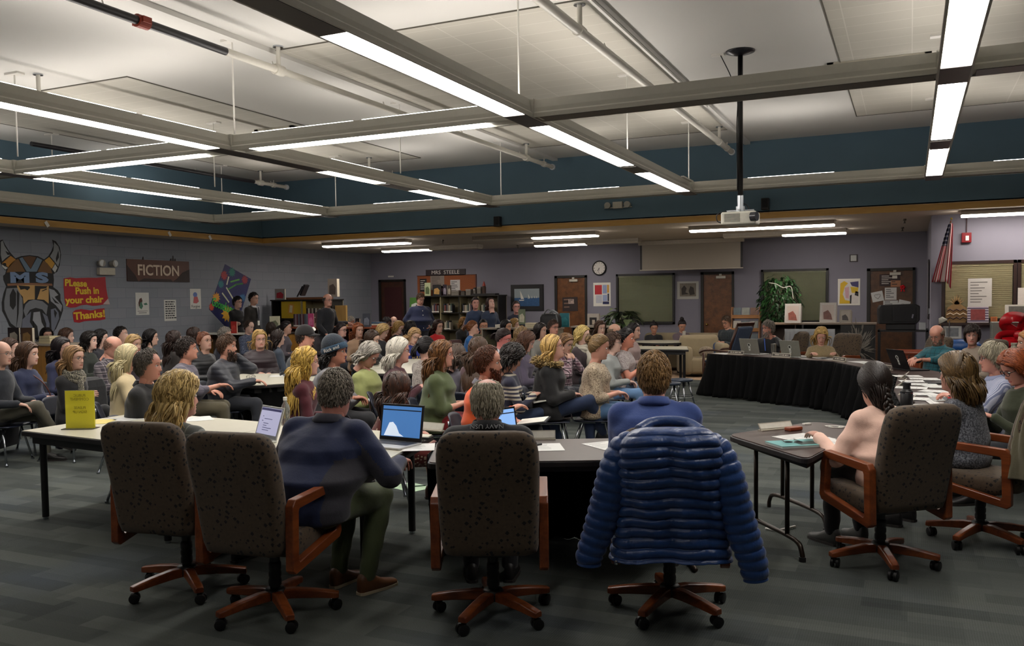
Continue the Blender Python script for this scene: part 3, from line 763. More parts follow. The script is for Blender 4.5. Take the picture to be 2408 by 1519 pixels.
M_WHITE=plain('#d9d6ce',.5,0,.03);M_PIPE=plain('#c8c4b9',.4,0,.05);M_CHROME=plain('#b8bcc2',.18,1.0,.05)
M_DOOR=wood('#4b2d17','#714725',.45,'Z',.35,'oak_door');M_DOOR2=wood('#352018','#4b2a1c',.4,'Z',.4)
M_DISC=plain('#b9b7ad',.5,0,.05)
def acoustic():
 m,n=newmat('perforated_ceiling_tile',.85);v=n.coord()
 b=n.new('ShaderNodeTexBrick');n.link(v,b.inputs['Vector']);b.offset=0;b.inputs['Scale'].default_value=1
 b.inputs['Brick Width'].default_value=.61;b.inputs['Row Height'].default_value=.305;b.inputs['Mortar Size'].default_value=.006
 b.inputs['Color1'].default_value=srgb('#bdb9ad');b.inputs['Color2'].default_value=srgb('#c2beb2');b.inputs['Mortar'].default_value=srgb('#cfcbc0')
 w=n.new('ShaderNodeTexVoronoi');w.inputs['Scale'].default_value=42;w.inputs['Randomness'].default_value=0;n.link(v,w.inputs['Vector'])
 dot=n.ramp(w.outputs['Distance'],[(.18,(1,1,1,1)),(.26,(0,0,0,1))])
 n.base(n.mix(n.math('MULTIPLY',dot,.45),b.outputs['Color'],srgb('#8a877d')));return m
M_TILE=acoustic()
def carpet():
 m,n=newmat('carpet_tile',.95);v=n.coord(rot=(0,0,.0))
 n.b.inputs['Specular IOR Level'].default_value=.15
 def br(w,h,c1,c2,off,mort,loc=(0,0,0)):
  b=n.new('ShaderNodeTexBrick');mp=n.new('ShaderNodeMapping');mp.inputs['Location'].default_value=loc;n.link(v,mp.inputs[0]);n.link(mp.outputs[0],b.inputs['Vector'])
  b.offset=off;b.inputs['Scale'].default_value=1;b.inputs['Brick Width'].default_value=w;b.inputs['Row Height'].default_value=h;b.inputs['Mortar Size'].default_value=mort
  b.inputs['Color1'].default_value=c1;b.inputs['Color2'].default_value=c2;b.inputs['Mortar'].default_value=c1;b.inputs['Bias'].default_value=0;return b
 a=br(.62,.155,srgb('#2c302e'),srgb('#646861'),.37,0);b=br(.47,.31,srgb('#353937'),srgb('#676b64'),.61,0,(.21,.07,0));c=br(.93,.155,srgb('#2f3438'),srgb('#50565a'),.43,0,(.5,.0775,0))
 col=n.mix(.3,a.outputs['Color'],b.outputs['Color']);col=n.mix(.2,col,c.outputs['Color'])
 blue=n.ramp(n.noise(v,.9,2),[(.55,(0,0,0,1)),(.7,(1,1,1,1))]);col=n.mix(n.math('MULTIPLY',blue,.25),col,srgb('#3c4a63'))
 w=n.new('ShaderNodeTexWave',wave_type='BANDS',bands_direction='X');w.inputs['Scale'].default_value=26;w.inputs['Distortion'].default_value=1.2;n.link(v,w.inputs['Vector'])
 w2=n.new('ShaderNodeTexWave',wave_type='BANDS',bands_direction='Y');w2.inputs['Scale'].default_value=26;w2.inputs['Distortion'].default_value=1.2;n.link(v,w2.inputs['Vector'])
 sel=br(.93,.62,(0,0,0,1),(1,1,1,1),.5,0,(.3,.2,0));rib=n.mix(n.math('GREATER_THAN',sel.outputs['Color'],.5),w.outputs['Fac'],w2.outputs['Fac'])
 nz=n.noise(v,180,3,.7);h=n.math('ADD',n.math('MULTIPLY',rib,.18),nz)
 col=n.mix(n.ramp(h,[(.25,(0,0,0,1)),(1.2,(1,1,1,1))]),n.mix(.42,col,(.005,.007,.008,1)),n.mix(.10,col,srgb('#8f9896')))
 n.base(col);n.bump(h,.5,.006);return m
M_CARPET=carpet()
XL,YB,ZS,ZC=-14.1,21.0,3.03,4.37;XF,YF=-13.42,15.65;XR,YW=8.0,16.8;YN=-5.0
def sbox(a,b,name,m,**k):return struct(MB().box(a,b).build(name,m,**k))
sbox((XL-.3,YN-.3,-.1),(XR+.3,YB+.3,0),'floor',M_CARPET)
sbox((XL-.3,YN,0),(XL,YB,ZC),'wall_left',M_BLOCK)
sbox((XL,YB,0),(.33,YB+.3,ZC),'wall_back',M_WALL)
sbox((.33,YW,0),(.63,YB+.3,ZS+.1),'wall_return',M_WALL)
sbox((.63,YW,0),(XR,YW+.3,ZS+.1),'wall_right_front',M_WALL)
sbox((XR,YN,0),(XR+.3,YB,ZC),'wall_right',M_WALL)
sbox((XL,YN-.3,0),(XR,YN,ZC),'wall_near',M_WALL)
sbox((XL,YN,ZC),(XR,YF+.2,ZC+.2),'ceiling',M_CEIL)
c_=MB();c_.box((XL,YF,ZS),(XR,YB,ZS+.12));c_.box((XL,YN,ZS),(XF,YF,ZS+.12));struct(c_.build('ceiling_low',M_SOFF))
sbox((XF,YF,ZS+.10),(XR,YF+.15,ZC),'wall_fascia_back',M_BLUE)
sbox((XF-.15,YN,ZS+.10),(XF,YF,ZC),'wall_fascia_left',M_BLUE)
sbox((XF,YF-.012,ZS-.012),(XR,YF,ZS+.095),'trim_1',M_TRIMY)
sbox((XF,YN,ZS-.012),(XF+.012,YF-.012,ZS+.095),'trim_2',wood('#a67c36','#bf9348',.6,'Y',.5))
sbox((-6.0,17.3,.0),(-2.2,20.99,.006),'floor_rug_area',plain('#a58a72',.9,0,.1,8))
for i,(x0,y0,x1,y1)in enumerate(((-12.2,7.55,-8.44,14.3),(-6.35,7.5,-2.62,14.3),(-.75,1.0,2.9,14.2),(-6.35,-2,-2.62,5.0))):
 sbox((x0,y0,ZC-.006),(x1,y1,ZC),'ceiling_tile_field',M_TILE)
 t=MB();d=.012
 for a in((x0-d,y0-d,x1+d,y0+.0),(x0-d,y1,x1+d,y1+d),(x0-d,y0,x0,y1),(x1,y0,x1+d,y1)):t.box((a[0],a[1],ZC-.012),(a[2],a[3],ZC))
 struct(t.build('trim_%d'%(3+i),plain('#5b574d',.6)))
for i,x in enumerate((-6.28,-2.66)):
 sbox((x,YN,ZC-.05),(x+.10,YF,ZC),'ceiling_rib',M_CEIL)
M_LIT=emit('#fff9f2',15,'lit_diffuser');M_UP=emit('#fff8f2',7.2,'uplight_tube');M_GUN=plain('#3c3836',.35,.3,.1)
grid=thing('suspended_light_grid','white square grid of fluorescent light beams hung from the ceiling on thin rods','light fixture',(0,0,0))
GX=(-12.62,-9.9,-6.53,-3.12,.28,3.7);GY=(-3.0,1.0,7.15,13.30);GZ=3.26
def beam(p,q,lit,horiz):
 mb=MB();L=q-p
 prof=[(-.115,0),(-.115,.035),(-.10,.05),(-.10,.085),(-.085,.16),(.085,.16),(.10,.085),(.10,.05),(.115,.035),(.115,0),(.098,0),(.098,.012),(-.098,.012),(-.098,0)]
 rings=[[(p_,a,b)for a,b in prof]for p_ in(0,L)]
 mb.loft([np.array(r)for r in rings]);return mb
for i,x in enumerate(GX[:-1]):
 for j,(y0,y1)in enumerate(zip(GY[:-1],GY[1:])):
  mb=beam(y0+.12,y1-.12,0,0);mb.xform(TR((x,y0+.12,GZ),rz=PI/2));mb.build('beam',M_DISC,grid)
for j,y in enumerate(GY):
 for i,(x0,x1)in enumerate(zip(GX[:-1],GX[1:])):
  mb=beam(x0+.12,x1-.12,0,0);mb.xform(TR((x0+.12,y,GZ)));mb.build('beam',M_DISC,grid)
for x in GX[:-1]:
 for y in GY:
  MB().prism([(-.12,-.12),(.12,-.12),(.12,.12),(-.12,.12)],0,.165,M=TR((x,y,GZ))).build('joint',M_GUN if(x,y)in()else M_DISC,grid)
  MB().prism([(-.10,-.26),(.10,-.26),(.10,.26),(-.10,.26)],-.004,.001,M=TR((x,y,GZ))).build('cover_plate',M_GUN,grid)
LITY={-3.12:[(4.35,5.7),(5.75,6.98),(7.5,8.8),(8.85,10.15),(10.9,12.1),(12.15,13.2)],-6.53:[(3.6,4.9),(4.95,5.9),(5.92,6.9),(8.8,10.0),(10.9,12.1),(12.3,13.2)],-9.9:[(3.5,4.7),(5.8,6.95),(7.45,8.75),(8.8,10.1),(10.75,12.0),(12.05,13.15)],.28:[(3.3,5.3),(5.35,7.0),(7.4,8.7),(8.75,10.05),(10.75,12.0),(12.05,13.2)],-12.62:[(7.5,8.7),(11,12.2)]}
LITX={7.15:[(-9.65,-8.35),(-8.3,-6.9),(-6.2,-4.9),(-4.85,-3.5),],1.0:[(-6.2,-4.9),(-2.2,-1.2)]}  # last row is out of view, its lit segments added to brighten the foreground
for x,L in LITY.items():
 for a,b in L:
  if x!=-12.62:MB().box((x-.092,a,GZ+.002),(x+.092,b,GZ+.010)).build('diffuser',M_LIT,grid)
  MB().box((x-.07,a+.03,GZ+.162),(x+.07,b-.03,GZ+.168)).build('uplight',M_UP,grid)
for y,L in LITX.items():
 for a,b in L:
  MB().box((a,y-.092,GZ+.002),(b,y+.092,GZ+.010)).build('diffuser',M_LIT,grid)
  MB().box((a+.03,y-.07,GZ+.162),(b-.03,y+.07,GZ+.168)).build('uplight',M_UP,grid)
for a,b in((-11.6,-10.4),(-8.8,-7.6),(-5.4,-4.2),(-2.2,-1.0),(1,2.2)):
 MB().box((a,13.24,GZ+.162),(b,13.36,GZ+.168)).build('uplight',M_UP,grid)
for x,a,b in((-3.12,2.9,4.3),(-3.12,10.25,10.8),(-6.53,7.4,8.7),(-6.53,10.1,10.85),(.28,10.15,10.7)):
 MB().box((x-.095,a,GZ-.002),(x+.095,b,GZ+.006)).build('blank_panel',M_GUN,grid)
MB().box((-2.95,7.055,GZ-.002),(.15,7.245,GZ+.006)).build('blank_panel',plain('#5d564a',.5),grid)
MB().box((.42,7.055,GZ-.002),(3.5,7.245,GZ+.006)).build('blank_panel',M_GUN,grid)
for x,y in[(a,b)for a in(-3.12,-6.33,.28)for b in(7.0,10.2,13.4)]+[(-9.45,6.85),(-9.45,10.0),(-9.7,13.35),(-12.3,13.2),(-12.3,9.5)]:
 xx=x-.0
 rod=MB().cyl((xx,y,GZ+.15),(xx,y,ZC),.0085,8).build('hanging_rod',M_WHITE,grid)
 MB().cbox((xx,y,ZC-.012),(.22,.10,.024)).build('ceiling_plate',M_WHITE,rod)
for k,(x,y)in enumerate(((-3.12,12.4),(-6.53,12.5),(-9.9,12.6))):
 MB().box((x+.12,y,GZ+.13),(x+.16,y+.6,GZ+.15)).build('end_clip',M_WHITE,grid)
def pipe(x,y0,y1,r,label,parts=(),mats=M_PIPE,z=4.12):
 t=thing('sprinkler_pipe',label,'pipe',(x,y0,z))
 for a,b,m in(parts or((y0,y1,mats),)):
  MB().cyl((0,a-y0,0),(0,b-y0,0),r,14).build('pipe_run',m,t,smooth=True,angle=60)
 for yy in np.arange(y0+1.2,y1-.4,2.1):
  MB().tube([(0,yy-y0,r+.03),(.03,yy-y0,0),(0,yy-y0,-r-.006),(-.03,yy-y0,0),(0,yy-y0,r+.03),(0,yy-y0,ZC-z)],.006,6).build('hanger',M_WHITE if m is M_PIPE else M_PIPE,t,smooth=True)
 return t
pL=pipe(-6.07,4.0,15.1,.038,'long ceiling pipe black at the near end and white beyond, with red coupling',((4.0,6.62,plain('#1d1a1c',.4)),(6.62,15.1,M_PIPE)))
MB().cyl((0,1.55,0),(0,1.67,0),.056,16).cbox((.05,1.61,.01),(.04,.09,.05)).cbox((-.05,1.61,-.01),(.04,.09,.05)).build('red_coupling',plain('#8a2f18',.5),pL)
pR=pipe(-2.77,5.0,15.05,.045,'thick white ceiling pipe right of the middle, above the light grid')
pO=pipe(-9.25,3.0,15.0,.036,'white ceiling pipe crossing above the left light beams')
pQ=pipe(-12.1,9.0,14.9,.036,'short black ceiling pipe with white elbow in the far left corner',((9.0,13.9,plain('#1b1a20',.4)),(13.9,14.9,M_PIPE)))
for t,ys in((pL,(7.4,13.9)),(pR,(7.6,14.0)),(pO,(7.0,13.8)),(pQ,(14.1,))):
 y0=t.location[1];r=.045
 for y in ys:
  y-=y0
  MB().cyl((0,y,0),(0,y,.25),.024,10).cyl((0,y-.06,0),(0,y+.06,0),.056,14).build('tee_joint',M_PIPE,t,smooth=True,angle=50)
  MB().cyl((0,y,.235),(0,y,.25),.055,16).build('escutcheon',M_CHROME,t)
 L=max(c.dimensions[1]for c in t.children if c.name.startswith('pipe_run'))
 ye={pL:11.1,pR:10.05,pO:12.0,pQ:5.9}[t]
 MB().cyl((0,ye-.02,0),(0,ye+.03,0),.055,16).build('end_cap',plain('#c9ccd2',.3),t)
 MB().cyl((0,ye-.45,0),(0,ye-.36,0),.052,14).cyl((0,ye-.4,0),(0,ye-.4,.1),.008,6).build('end_coupling',M_PIPE,t)
cd=MB().box((-2.60,6.0,ZC-.075),(-2.57,12.2,ZC-.05)).build('conduit',M_WHITE);tag(cd,'thin white conduit run along the ceiling beside the thick pipe','conduit')
def vent(x,y,w,d,label):
 t=thing('ceiling_vent',label,'vent',(x,y,ZC-.03))
 MB().box((-w/2,-d/2,0),(w/2,-d/2+.07,.03)).box((-w/2,d/2-.07,0),(w/2,d/2,.03)).box((-w/2,-d/2,0),(-w/2+.07,d/2,.03)).box((w/2-.07,-d/2,0),(w/2,d/2,.03)).build('frame',plain('#c7c2b3',.5),t)
 MB().box((-w/2+.07,-d/2+.07,.018),(w/2-.07,d/2-.07,.022)).build('dark_backing',plain('#2a2824',.8),t)
 m=MB()
 for k in range(5):
  q=-d/2+.12+k*(d-.24)/4;m.box((-w/2+.1,q,.0),(w/2-.1,q+.02,.02))
 for k in(-1,1):m.box((k*w*.22-.01,-d/2+.08,.0),(k*w*.22+.01,d/2-.08,.016))
 m.build('louvres',plain('#b5b1a4',.5),t)
 return t
vent(-8.93,11.1,.75,.75,'square ceiling air vent above the left light beams');vent(-.35,11.2,1.1,.75,'wide ceiling air vent near the bright light beam at right')
M_LENS=emit('#fff4e8',11,'wraparound_lens');M_LENSX=plain('#c9c2b4',.4);M_FIXT=plain('#b3aca0',.6)
def fixture(x0,x1,y,lit,label):
 t=thing('ceiling_light',label,'ceiling light',((x0+x1)/2,y,ZS-.0),0,None)
 h=(x1-x0)/2;n=len(lit)
 MB().box((-h,-.15,-.075),(h,.15,-.0)).build('housing',M_FIXT,t,bevel=.006)
 for k,l in enumerate(lit):
  a=-h+.015+k*(2*h)/n;b=a+2*h/n-.03
  r=[]
  for q in(a,b):
   r.append([(q,s_*.142,z_)for s_,z_ in((-1,-.074),(-.92,-.098),(-.5,-.108),(0,-.110),(.5,-.108),(.92,-.098),(1,-.074))])
  MB().loft([np.array(z)for z in r]).build('lens',M_LENS if l else M_LENSX,t)
 return t
fixture(-12.35,-10.1,16.55,(1,1),'long lit ceiling light at left, nearest the blue fascia')
fixture(-12.4,-9.6,19.1,(1,0),'half lit ceiling light in front of the corner of the back wall')
fixture(-8.6,-5.8,16.85,(0,1),'half lit ceiling light above the middle bookshelves')
fixture(-8.25,-5.65,19.4,(1,0),'half lit ceiling light left of the projection screen')
fixture(-3.9,-1.25,16.85,(1,1),'long lit ceiling light just behind the projector')
fixture(-3.7,-1.2,19.2,(0,1),'half lit ceiling light right of the projection screen')
fixture(.75,3.3,16.2,(1,1),'lit ceiling light above the office window at far right')
def head(x,y,label):
 t=MB().cyl((0,0,0),(0,0,-.03),.03,12).cyl((0,0,-.03),(0,0,-.07),.012,8).cyl((0,0,-.07),(0,0,-.08),.022,12).build('sprinkler',plain('#5d564c',.4,.5));t.location=(x,y,ZS);tag(t,label,'sprinkler')
head(-9.6,17.2,'small sprinkler head hanging from the low ceiling at left');head(-.1,17.3,'sprinkler head hanging under the low ceiling near the flag');head(-.15,19.4,'sprinkler head further back near the flag wall');head(-9.0,20.0,'tiny sprinkler head right of the cork board')
for x,z,l in((-7.43,3.21,'small black speaker on the blue fascia, left of the emergency light'),(-2.29,3.26,'small black speaker on the blue fascia behind the projector')):
 t=thing('wall_speaker',l,'speaker',(x,YF-.03,z))
 MB().box((-.065,-.13,-.10),(.065,0,.10)).build('cabinet',M_BLACK,t,bevel=.012);MB().cbox((0,-.132,.01),(.10,.006,.15)).build('grille',plain('#1b1b1d',.9),t);MB().cbox((0,.015,0),(.03,.03,.05)).build('bracket',M_BLACK,t)
def emlight(W,label,s=1.0,dn=1):
 t=wallthing('emergency_light',label,'emergency light',W@Matrix.Diagonal((s,s,s,1)))
 MB().box((-.18,-.09,0),(.18,.05,.09)).build('housing',plain('#b8b2a2',.5),t,bevel=.01)
 for k in(-1,1):
  l=MB();l.cyl((k*.13,.075,.04),(k*.13,.15,.05),.015,8);l.cyl((k*.13,.13,.03),(k*.15,.135,.13),.055,16,r1=.07);l.build('lamp_head',plain('#97938a',.4),t,smooth=True,angle=40)
  MB().cyl((k*.15,.135,.131),(k*.15,.135,.134),.058,16).build('lamp_lens',plain('#cfd2d2',.15),t)
 return t
emlight(WALL_LEFT(11.92,2.33,XL+.0),'beige emergency light with two lamps on the left wall above the red banner')
t=wallthing('emergency_light','twin lamp emergency light on the blue fascia half hidden by a beam','emergency light',WALL_BACK(-4.97,3.40,YF))
MB().box((-.09,-.06,0),(.09,.06,.07)).box((-.27,-.05,0),(.27,-.035,.03)).build('housing',plain('#c4bfb0',.5),t)
for k in(-1,1):MB().cyl((k*.19,0,.0),(k*.19,-.0,.09),.055,14,r1=.06).build('lamp_head',plain('#a9a69c',.3),t)
t=thing('projector','white ceiling projector hanging on a long black pole','projector',(-1.72,9.86,2.55))
MB().cyl((0,0,.2),(0,0,ZC-2.55),.028,16).build('pole',plain('#101012',.35),t,smooth=True)
MB().lathe([(.16,0),(.155,-.012),(.07,-.04),(.035,-.05)],(0,0,ZC-2.55),28).build('ceiling_flange',plain('#15151a',.3),t,smooth=True)
MB().cyl((0,0,.12),(0,0,.24),.034,14).cyl((0,0,.04),(0,0,.12),.05,14).cbox((0,0,.075),(.30,.03,.012)).cbox((0,0,.075),(.03,.24,.012)).build('mount',plain('#c7ccd0',.25,.8),t)
b=MB();b.box((-.19,-.14,-.085),(.19,.14,.055)).build('body',plain('#d6d3c6',.4),t,bevel=.02,bseg=3)
MB().cyl((.14,-.135,-.01),(.205,-.155,-.01),.05,20).build('lens',plain('#3a3b40',.15),t,smooth=True,angle=40)
g=MB()
for k in range(7):g.box((-.15,-.143,-.055+k*.013),(.02,-.139,-.049+k*.013))
g.build('vent_grille',plain('#5f5d55',.6),t)
MB().tube(cat_rom([(.0,.02,.16),(.07,.02,.13),(.09,.02,.05),(.02,.05,.06)]),.006,6).build('cable',M_BLACK,t,smooth=True)
MB().tube(cat_rom([(-.19,-.02,-.06),(-.25,-.02,-.03),(-.24,-.02,.05),(-.05,0,.09)]),.006,6).build('cable',M_BLACK,t,smooth=True)
MB().tube(cat_rom([(-.03,-.01,.3),(-.035,-.01,1.0),(-.03,-.01,1.3),(-.10,.0,1.55),(-.22,.02,ZC-2.56)]),.006,6).build('power_cord',M_BLACK,t,smooth=True)
MB().cbox((-.25,.02,ZC-2.556),(.14,.08,.02)).build('outlet_plate',M_WHITE,t)
def door(n,x0,x1,zt,m,label,knob=True,closer=True,red=False):
 w=x1-x0;t=wallthing('door_%d'%n,label,'door',WALL_BACK((x0+x1)/2,0));t['kind']='structure';del t['category']
 f=MB();f.box((-w/2,0,0),(-w/2+.07,zt,.05)).box((w/2-.05,0,0),(w/2,zt,.05)).box((-w/2,zt-.06,0),(w/2,zt,.05)).build('door_frame',plain('#17130f',.5),t)
 MB().box((-w/2+.07,0,.0),(w/2-.05,zt-.06,.02)).build('door_leaf',m,t)
 if red:
  MB().box((-w/2+.18,.15,.02),(w/2-.13,zt-.22,.026)).build('inset_panel',plain('#3c1418',.6,0,.2,3),t)
 if closer:MB().box((-.02,zt-.16,.02),(.2,zt-.10,.07)).box((.05,zt-.09,.02),(.11,zt-.05,.06)).build('door_closer',plain('#b7b2a6',.4),t)
 if knob:
  kn=MB();kn.cyl((-w/2+.15,1.0,.02),(-w/2+.15,1.0,.07),.02,12).ball((-w/2+.15,1.0,.085),.032,12).build('door_knob',plain('#b39558',.25,.9),t,smooth=True)
 return t
door(1,-13.81,-12.93,2.27,M_DOOR2,'dark wood door with deep red panel in the far left corner',False,False,True)
door(2,-8.40,-7.52,2.26,M_DOOR,'brown wood door left of the wall clock')
door(3,-4.60,-3.81,2.26,M_DOOR,'brown wood door between the two back windows')
D4=door(4,-.88,.10,2.25,wood('#3a2414','#57371e',.4,'Z',.4),'brown wood door with pinned papers at the right',False)
sg=wmesh(MB().box((-.09,-.02,0),(.09,.02,.012)),'door_sign',M_WHITE,WALL_BACK(-13.42,2.36),'tiny white sign strip above the dark red door','sign')
def window(n,W,w,h,label,fr,slat,tilt=.6,pitch=.028,frame=.05):
 t=wallthing('window_%d'%n,label,'window',W);t['kind']='structure';del t['category']
 f=MB();f.box((-w/2,-h/2,0),(-w/2+frame,h/2,.06)).box((w/2-frame,-h/2,0),(w/2,h/2,.06)).box((-w/2,h/2-frame,0),(w/2,h/2,.06)).box((-w/2,-h/2,0),(w/2,-h/2+frame,.06)).build('window_frame',fr,t)
 MB().box((-w/2+frame,-h/2+frame,.004),(w/2-frame,h/2-frame,.008)).build('night_backing',plain('#3d4234',.7),t)
 b=MB();k=-h/2+frame+.01
 while k<h/2-frame-.03:
  b.add([(-w/2+frame+.01,k,.012),(w/2-frame-.01,k,.012),(w/2-frame-.01,k+pitch*.92,.028),(-w/2+frame+.01,k+pitch*.92,.028),(-w/2+frame+.01,k+.0015,.011),(w/2-frame-.01,k+.0015,.011),(w/2-frame-.01,k+pitch*.92+.0015,.027),(-w/2+frame+.01,k+pitch*.92+.0015,.027)],[(0,1,2,3),(7,6,5,4),(0,4,5,1),(2,6,7,3)]);k+=pitch
 b.build('blind_slats',slat,t);MB().box((-w/2+frame,h/2-frame-.035,.01),(w/2-frame,h/2-frame,.04)).build('blind_headrail',slat,t)
 g,n_=newmat('window_glass',.05,0,'#ffffff');n_.b.inputs['Transmission Weight'].default_value=1;n_.b.inputs['IOR'].default_value=1.1;n_.b.inputs['Roughness'].default_value=.02
 MB().box((-w/2+frame,-h/2+frame,.045),(w/2-frame,h/2-frame,.049)).build('glass_pane',g,t)
 return t
M_SLAT=plain('#8e9178',.6,0,.06,4);M_SLAT2=plain('#cfc69c',.6,0,.05,4)
window(1,WALL_BACK(-5.985,1.635),1.49,1.25,'black framed window with closed olive blinds behind the broad leaved plant',M_BLACK,M_SLAT)
window(2,WALL_BACK(-2.435,1.655),1.49,1.25,'black framed window with closed olive blinds behind the tall tree plant',M_BLACK,M_SLAT)
M_BROWNF=plain('#2c1b16',.45)
window(3,WALL_BACK(1.06,1.70,YW),1.13,1.04,'brown framed office window with cream blinds beside the flag',M_BROWNF,M_SLAT2,pitch=.035)
window(4,WALL_BACK(2.2,1.70,YW),1.13,1.04,'brown framed office window cut by the right edge',M_BROWNF,M_SLAT2,pitch=.035)
def WL(px,py):
 p=onx(px,py,XL);return(p[1],p[2])
def poly_on(W,pts,mat,name,parent,d,th=.003,org=(0,0)):
 o=MB().prism([(a-org[0],b-org[1])for a,b in pts],d,d+th).build(name,mat,parent);return o
V0=(10.40,1.90)
vk=wallthing('helmeted_head_emblem','large painted cutout of a bearded horned helmet head lettered MS on the left wall','wall emblem',WALL_LEFT(*V0))
vc=lambda L:[WL(u/5.063,540+v/5.063)for u,v in L]
def vp(L,col,d,name):poly_on(None,vc(L),plain(col,.6,0,.12,4),name,vk,d,.004,V0)
K='#121214'
sil=[[(0,130),(30,118),(60,180),(110,260),(185,345),(150,440),(60,485),(20,430),(0,380)],[(620,120),(665,140),(710,210),(725,300),(710,420),(680,500),(635,530),(590,470),(510,365),(575,315),(615,250),(635,190)],[(60,530),(90,420),(160,350),(250,315),(350,303),(450,316),(540,363),(600,440),(632,520),(640,600),(632,690),(70,672),(40,600),(36,550)],[(75,665),(40,760),(18,870),(25,970),(70,1055),(110,1150),(170,1185),(215,1255),(260,1235),(330,1290),(450,1290),(520,1265),(600,1255),(665,1180),(708,1080),(748,960),(746,900),(718,840),(716,770),(682,720),(625,680)]]
for i,s_ in enumerate(sil):vp(s_,K,.0+.001*i,('horn_outline','horn_outline','helmet_outline','beard_outline')[i])
for s_,c_ in(([(5,145),(28,130),(50,195),(98,268),(118,300),(62,340),(22,378),(5,300)],'#8d9092'),([(20,400),(122,312),(183,355),(100,452)],'#b07a2c'),([(15,415),(90,455),(60,475),(25,440)],'#bfc0bc'),([(640,150),(690,200),(713,285),(705,385),(688,440),(642,378),(592,318),(632,250)],'#878a8c'),([(525,368),(582,325),(648,402),(612,466)],'#b98a30'),([(618,470),(652,410),(680,455),(650,512)],'#b5b6b4')):vp(s_,c_,.006,'horn')
vp([(60,255),(100,275),(120,300),(85,300)],K,.011,'horn_mark');vp([(660,340),(690,250),(695,330),(665,385)],K,.011,'horn_mark');vp([(30,395),(65,400),(70,430),(45,438)],K,.011,'horn_mark')
for s_,c_ in(([(72,512),(102,432),(165,368),(212,347),(296,500),(180,502)],'#6d4d28'),([(268,328),(350,314),(424,328),(362,466)],'#5e3f22'),([(444,500),(512,368),(560,402),(598,452),(618,522)],'#6b4c2a')):vp(s_,c_,.006,'helmet_plate')
vp([(225,343),(262,330),(360,472),(438,332),(498,360),(432,500),(312,500)],'#64788a',.008,'helmet_strap')
vp([(80,643),(350,634),(615,643),(620,668),(350,657),(86,670)],'#82593f',.008,'helmet_rim')
vp([(195,662),(350,658),(575,668),(575,880),(520,835),(430,828),(330,835),(278,885),(268,800),(215,740)],'#b8925a',.006,'face')
for s_ in([(215,665),(345,675),(350,695),(320,722),(290,705),(240,715)],[(410,668),(560,674),(540,700),(475,706),(458,762),(432,835),(410,830)],[(490,730),(550,700),(552,712),(500,735)]):vp(s_,K,.011,'eye_mark')
G1,G2,G3='#71747a','#8b8d93','#666a78'
for s_,c_ in(([(75,700),(200,692),(262,820),(268,1000),(240,1230),(215,1190),(190,1165),(125,1115),(85,1040),(48,950),(46,850)],G1),([(275,965),(300,890),(345,850),(400,832),(500,852),(565,905),(558,950),(548,1015),(500,950),(420,930),(350,955),(300,1040)],G1),([(262,1070),(365,975),(350,1100),(400,1180),(388,1272),(340,1275),(255,1200)],G3),([(395,985),(470,975),(490,1100),(530,1180),(518,1245),(455,1268),(440,1150),(385,1080)],G2),([(578,700),(640,720),(690,778),(645,800),(735,905),(722,980),(660,900),(600,852)],G2),([(600,950),(655,935),(692,985),(700,1055),(640,1200),(610,1225)],G3),([(500,990),(560,1030),(585,1120),(580,1240),(548,1230),(545,1120)],G3)):vp(s_,c_,.007,'beard_lock')
for s_ in([(150,700),(185,760),(182,900),(150,955),(112,905),(112,780)],[(195,720),(225,760),(215,1000),(190,1160),(198,1000)],[(640,950),(672,990),(650,1050),(640,1000)],[(610,800),(650,840),(700,885),(650,870)],[(395,1090),(420,1150),(410,1240),(398,1170)]):vp(s_,K,.012,'beard_gap')
text('M',.235,plain('#6f86a8',.5),vk,TR((WL(46,654)[0]-V0[0],WL(46,654)[1]-V0[1],.009)),.002,'letter',bold=.014,sx=2.0)
text('S',.235,plain('#6f86a8',.5),vk,TR((WL(98,654)[0]-V0[0],WL(98,654)[1]-V0[1],.009)),.002,'letter',bold=.014,sx=2.1)
RED=plain('#a01a26',.35,0,.12,5);YEL=plain('#d8b82c',.5)
bn=wallthing('banner','wavy edged red paper banner asking to push in your chair, yellow letters','banner',WALL_LEFT(11.5,1.9))
bc=lambda L,o:[(a-o[0],b-o[1])for a,b in[WL(u/5.063,540+v/5.063)for u,v in L]]
o_=(11.5,1.9)
MB().prism(bc([(757,580),(830,568),(900,578),(960,575),(1060,572),(1150,574),(1250,562),(1262,700),(1280,800),(1305,890),(1220,892),(1150,905),(1100,908),(1030,893),(960,900),(900,925),(840,930),(790,915),(768,850),(757,700)],o_),.002,.008).build('paper',RED,bn)
MB().prism(bc([(1282,820),(1305,890),(1222,888)],o_),.009,.011).build('torn_corner',plain('#b9a5a2',.5),bn)
def wt(s_,u,v,size,par,o,mat,sx=1,rot=0,bold=.006,name='lettering',d=.0095):
 a,b=WL(u/5.063,540+v/5.063);return text(s_,size,mat,par,Matrix.Translation((a-o[0],b-o[1],d))@Matrix.Rotation(rot,4,'Z'),.002,name,bold=bold,sx=sx)
wt('PLease',900,640,.17,bn,o_,YEL,1.0,-.03);wt('Push in',1035,730,.18,bn,o_,YEL,1.0,0.02);wt('your chair',1005,838,.175,bn,o_,YEL,1.12,.02)
o2=(11.55,1.47);b2=wallthing('banner','small wavy red paper banner reading Thanks! below the larger one','banner',WALL_LEFT(*o2))
MB().prism(bc([(863,985),(900,955),(960,945),(1020,952),(1080,962),(1150,945),(1240,935),(1252,1065),(1180,1080),(1090,1082),(1000,1090),(940,1108),(880,1100),(868,1040)],o2),.002,.008).build('paper',RED,b2)
wt('Thanks!',1065,1018,.19,b2,o2,YEL,1.15,.06)
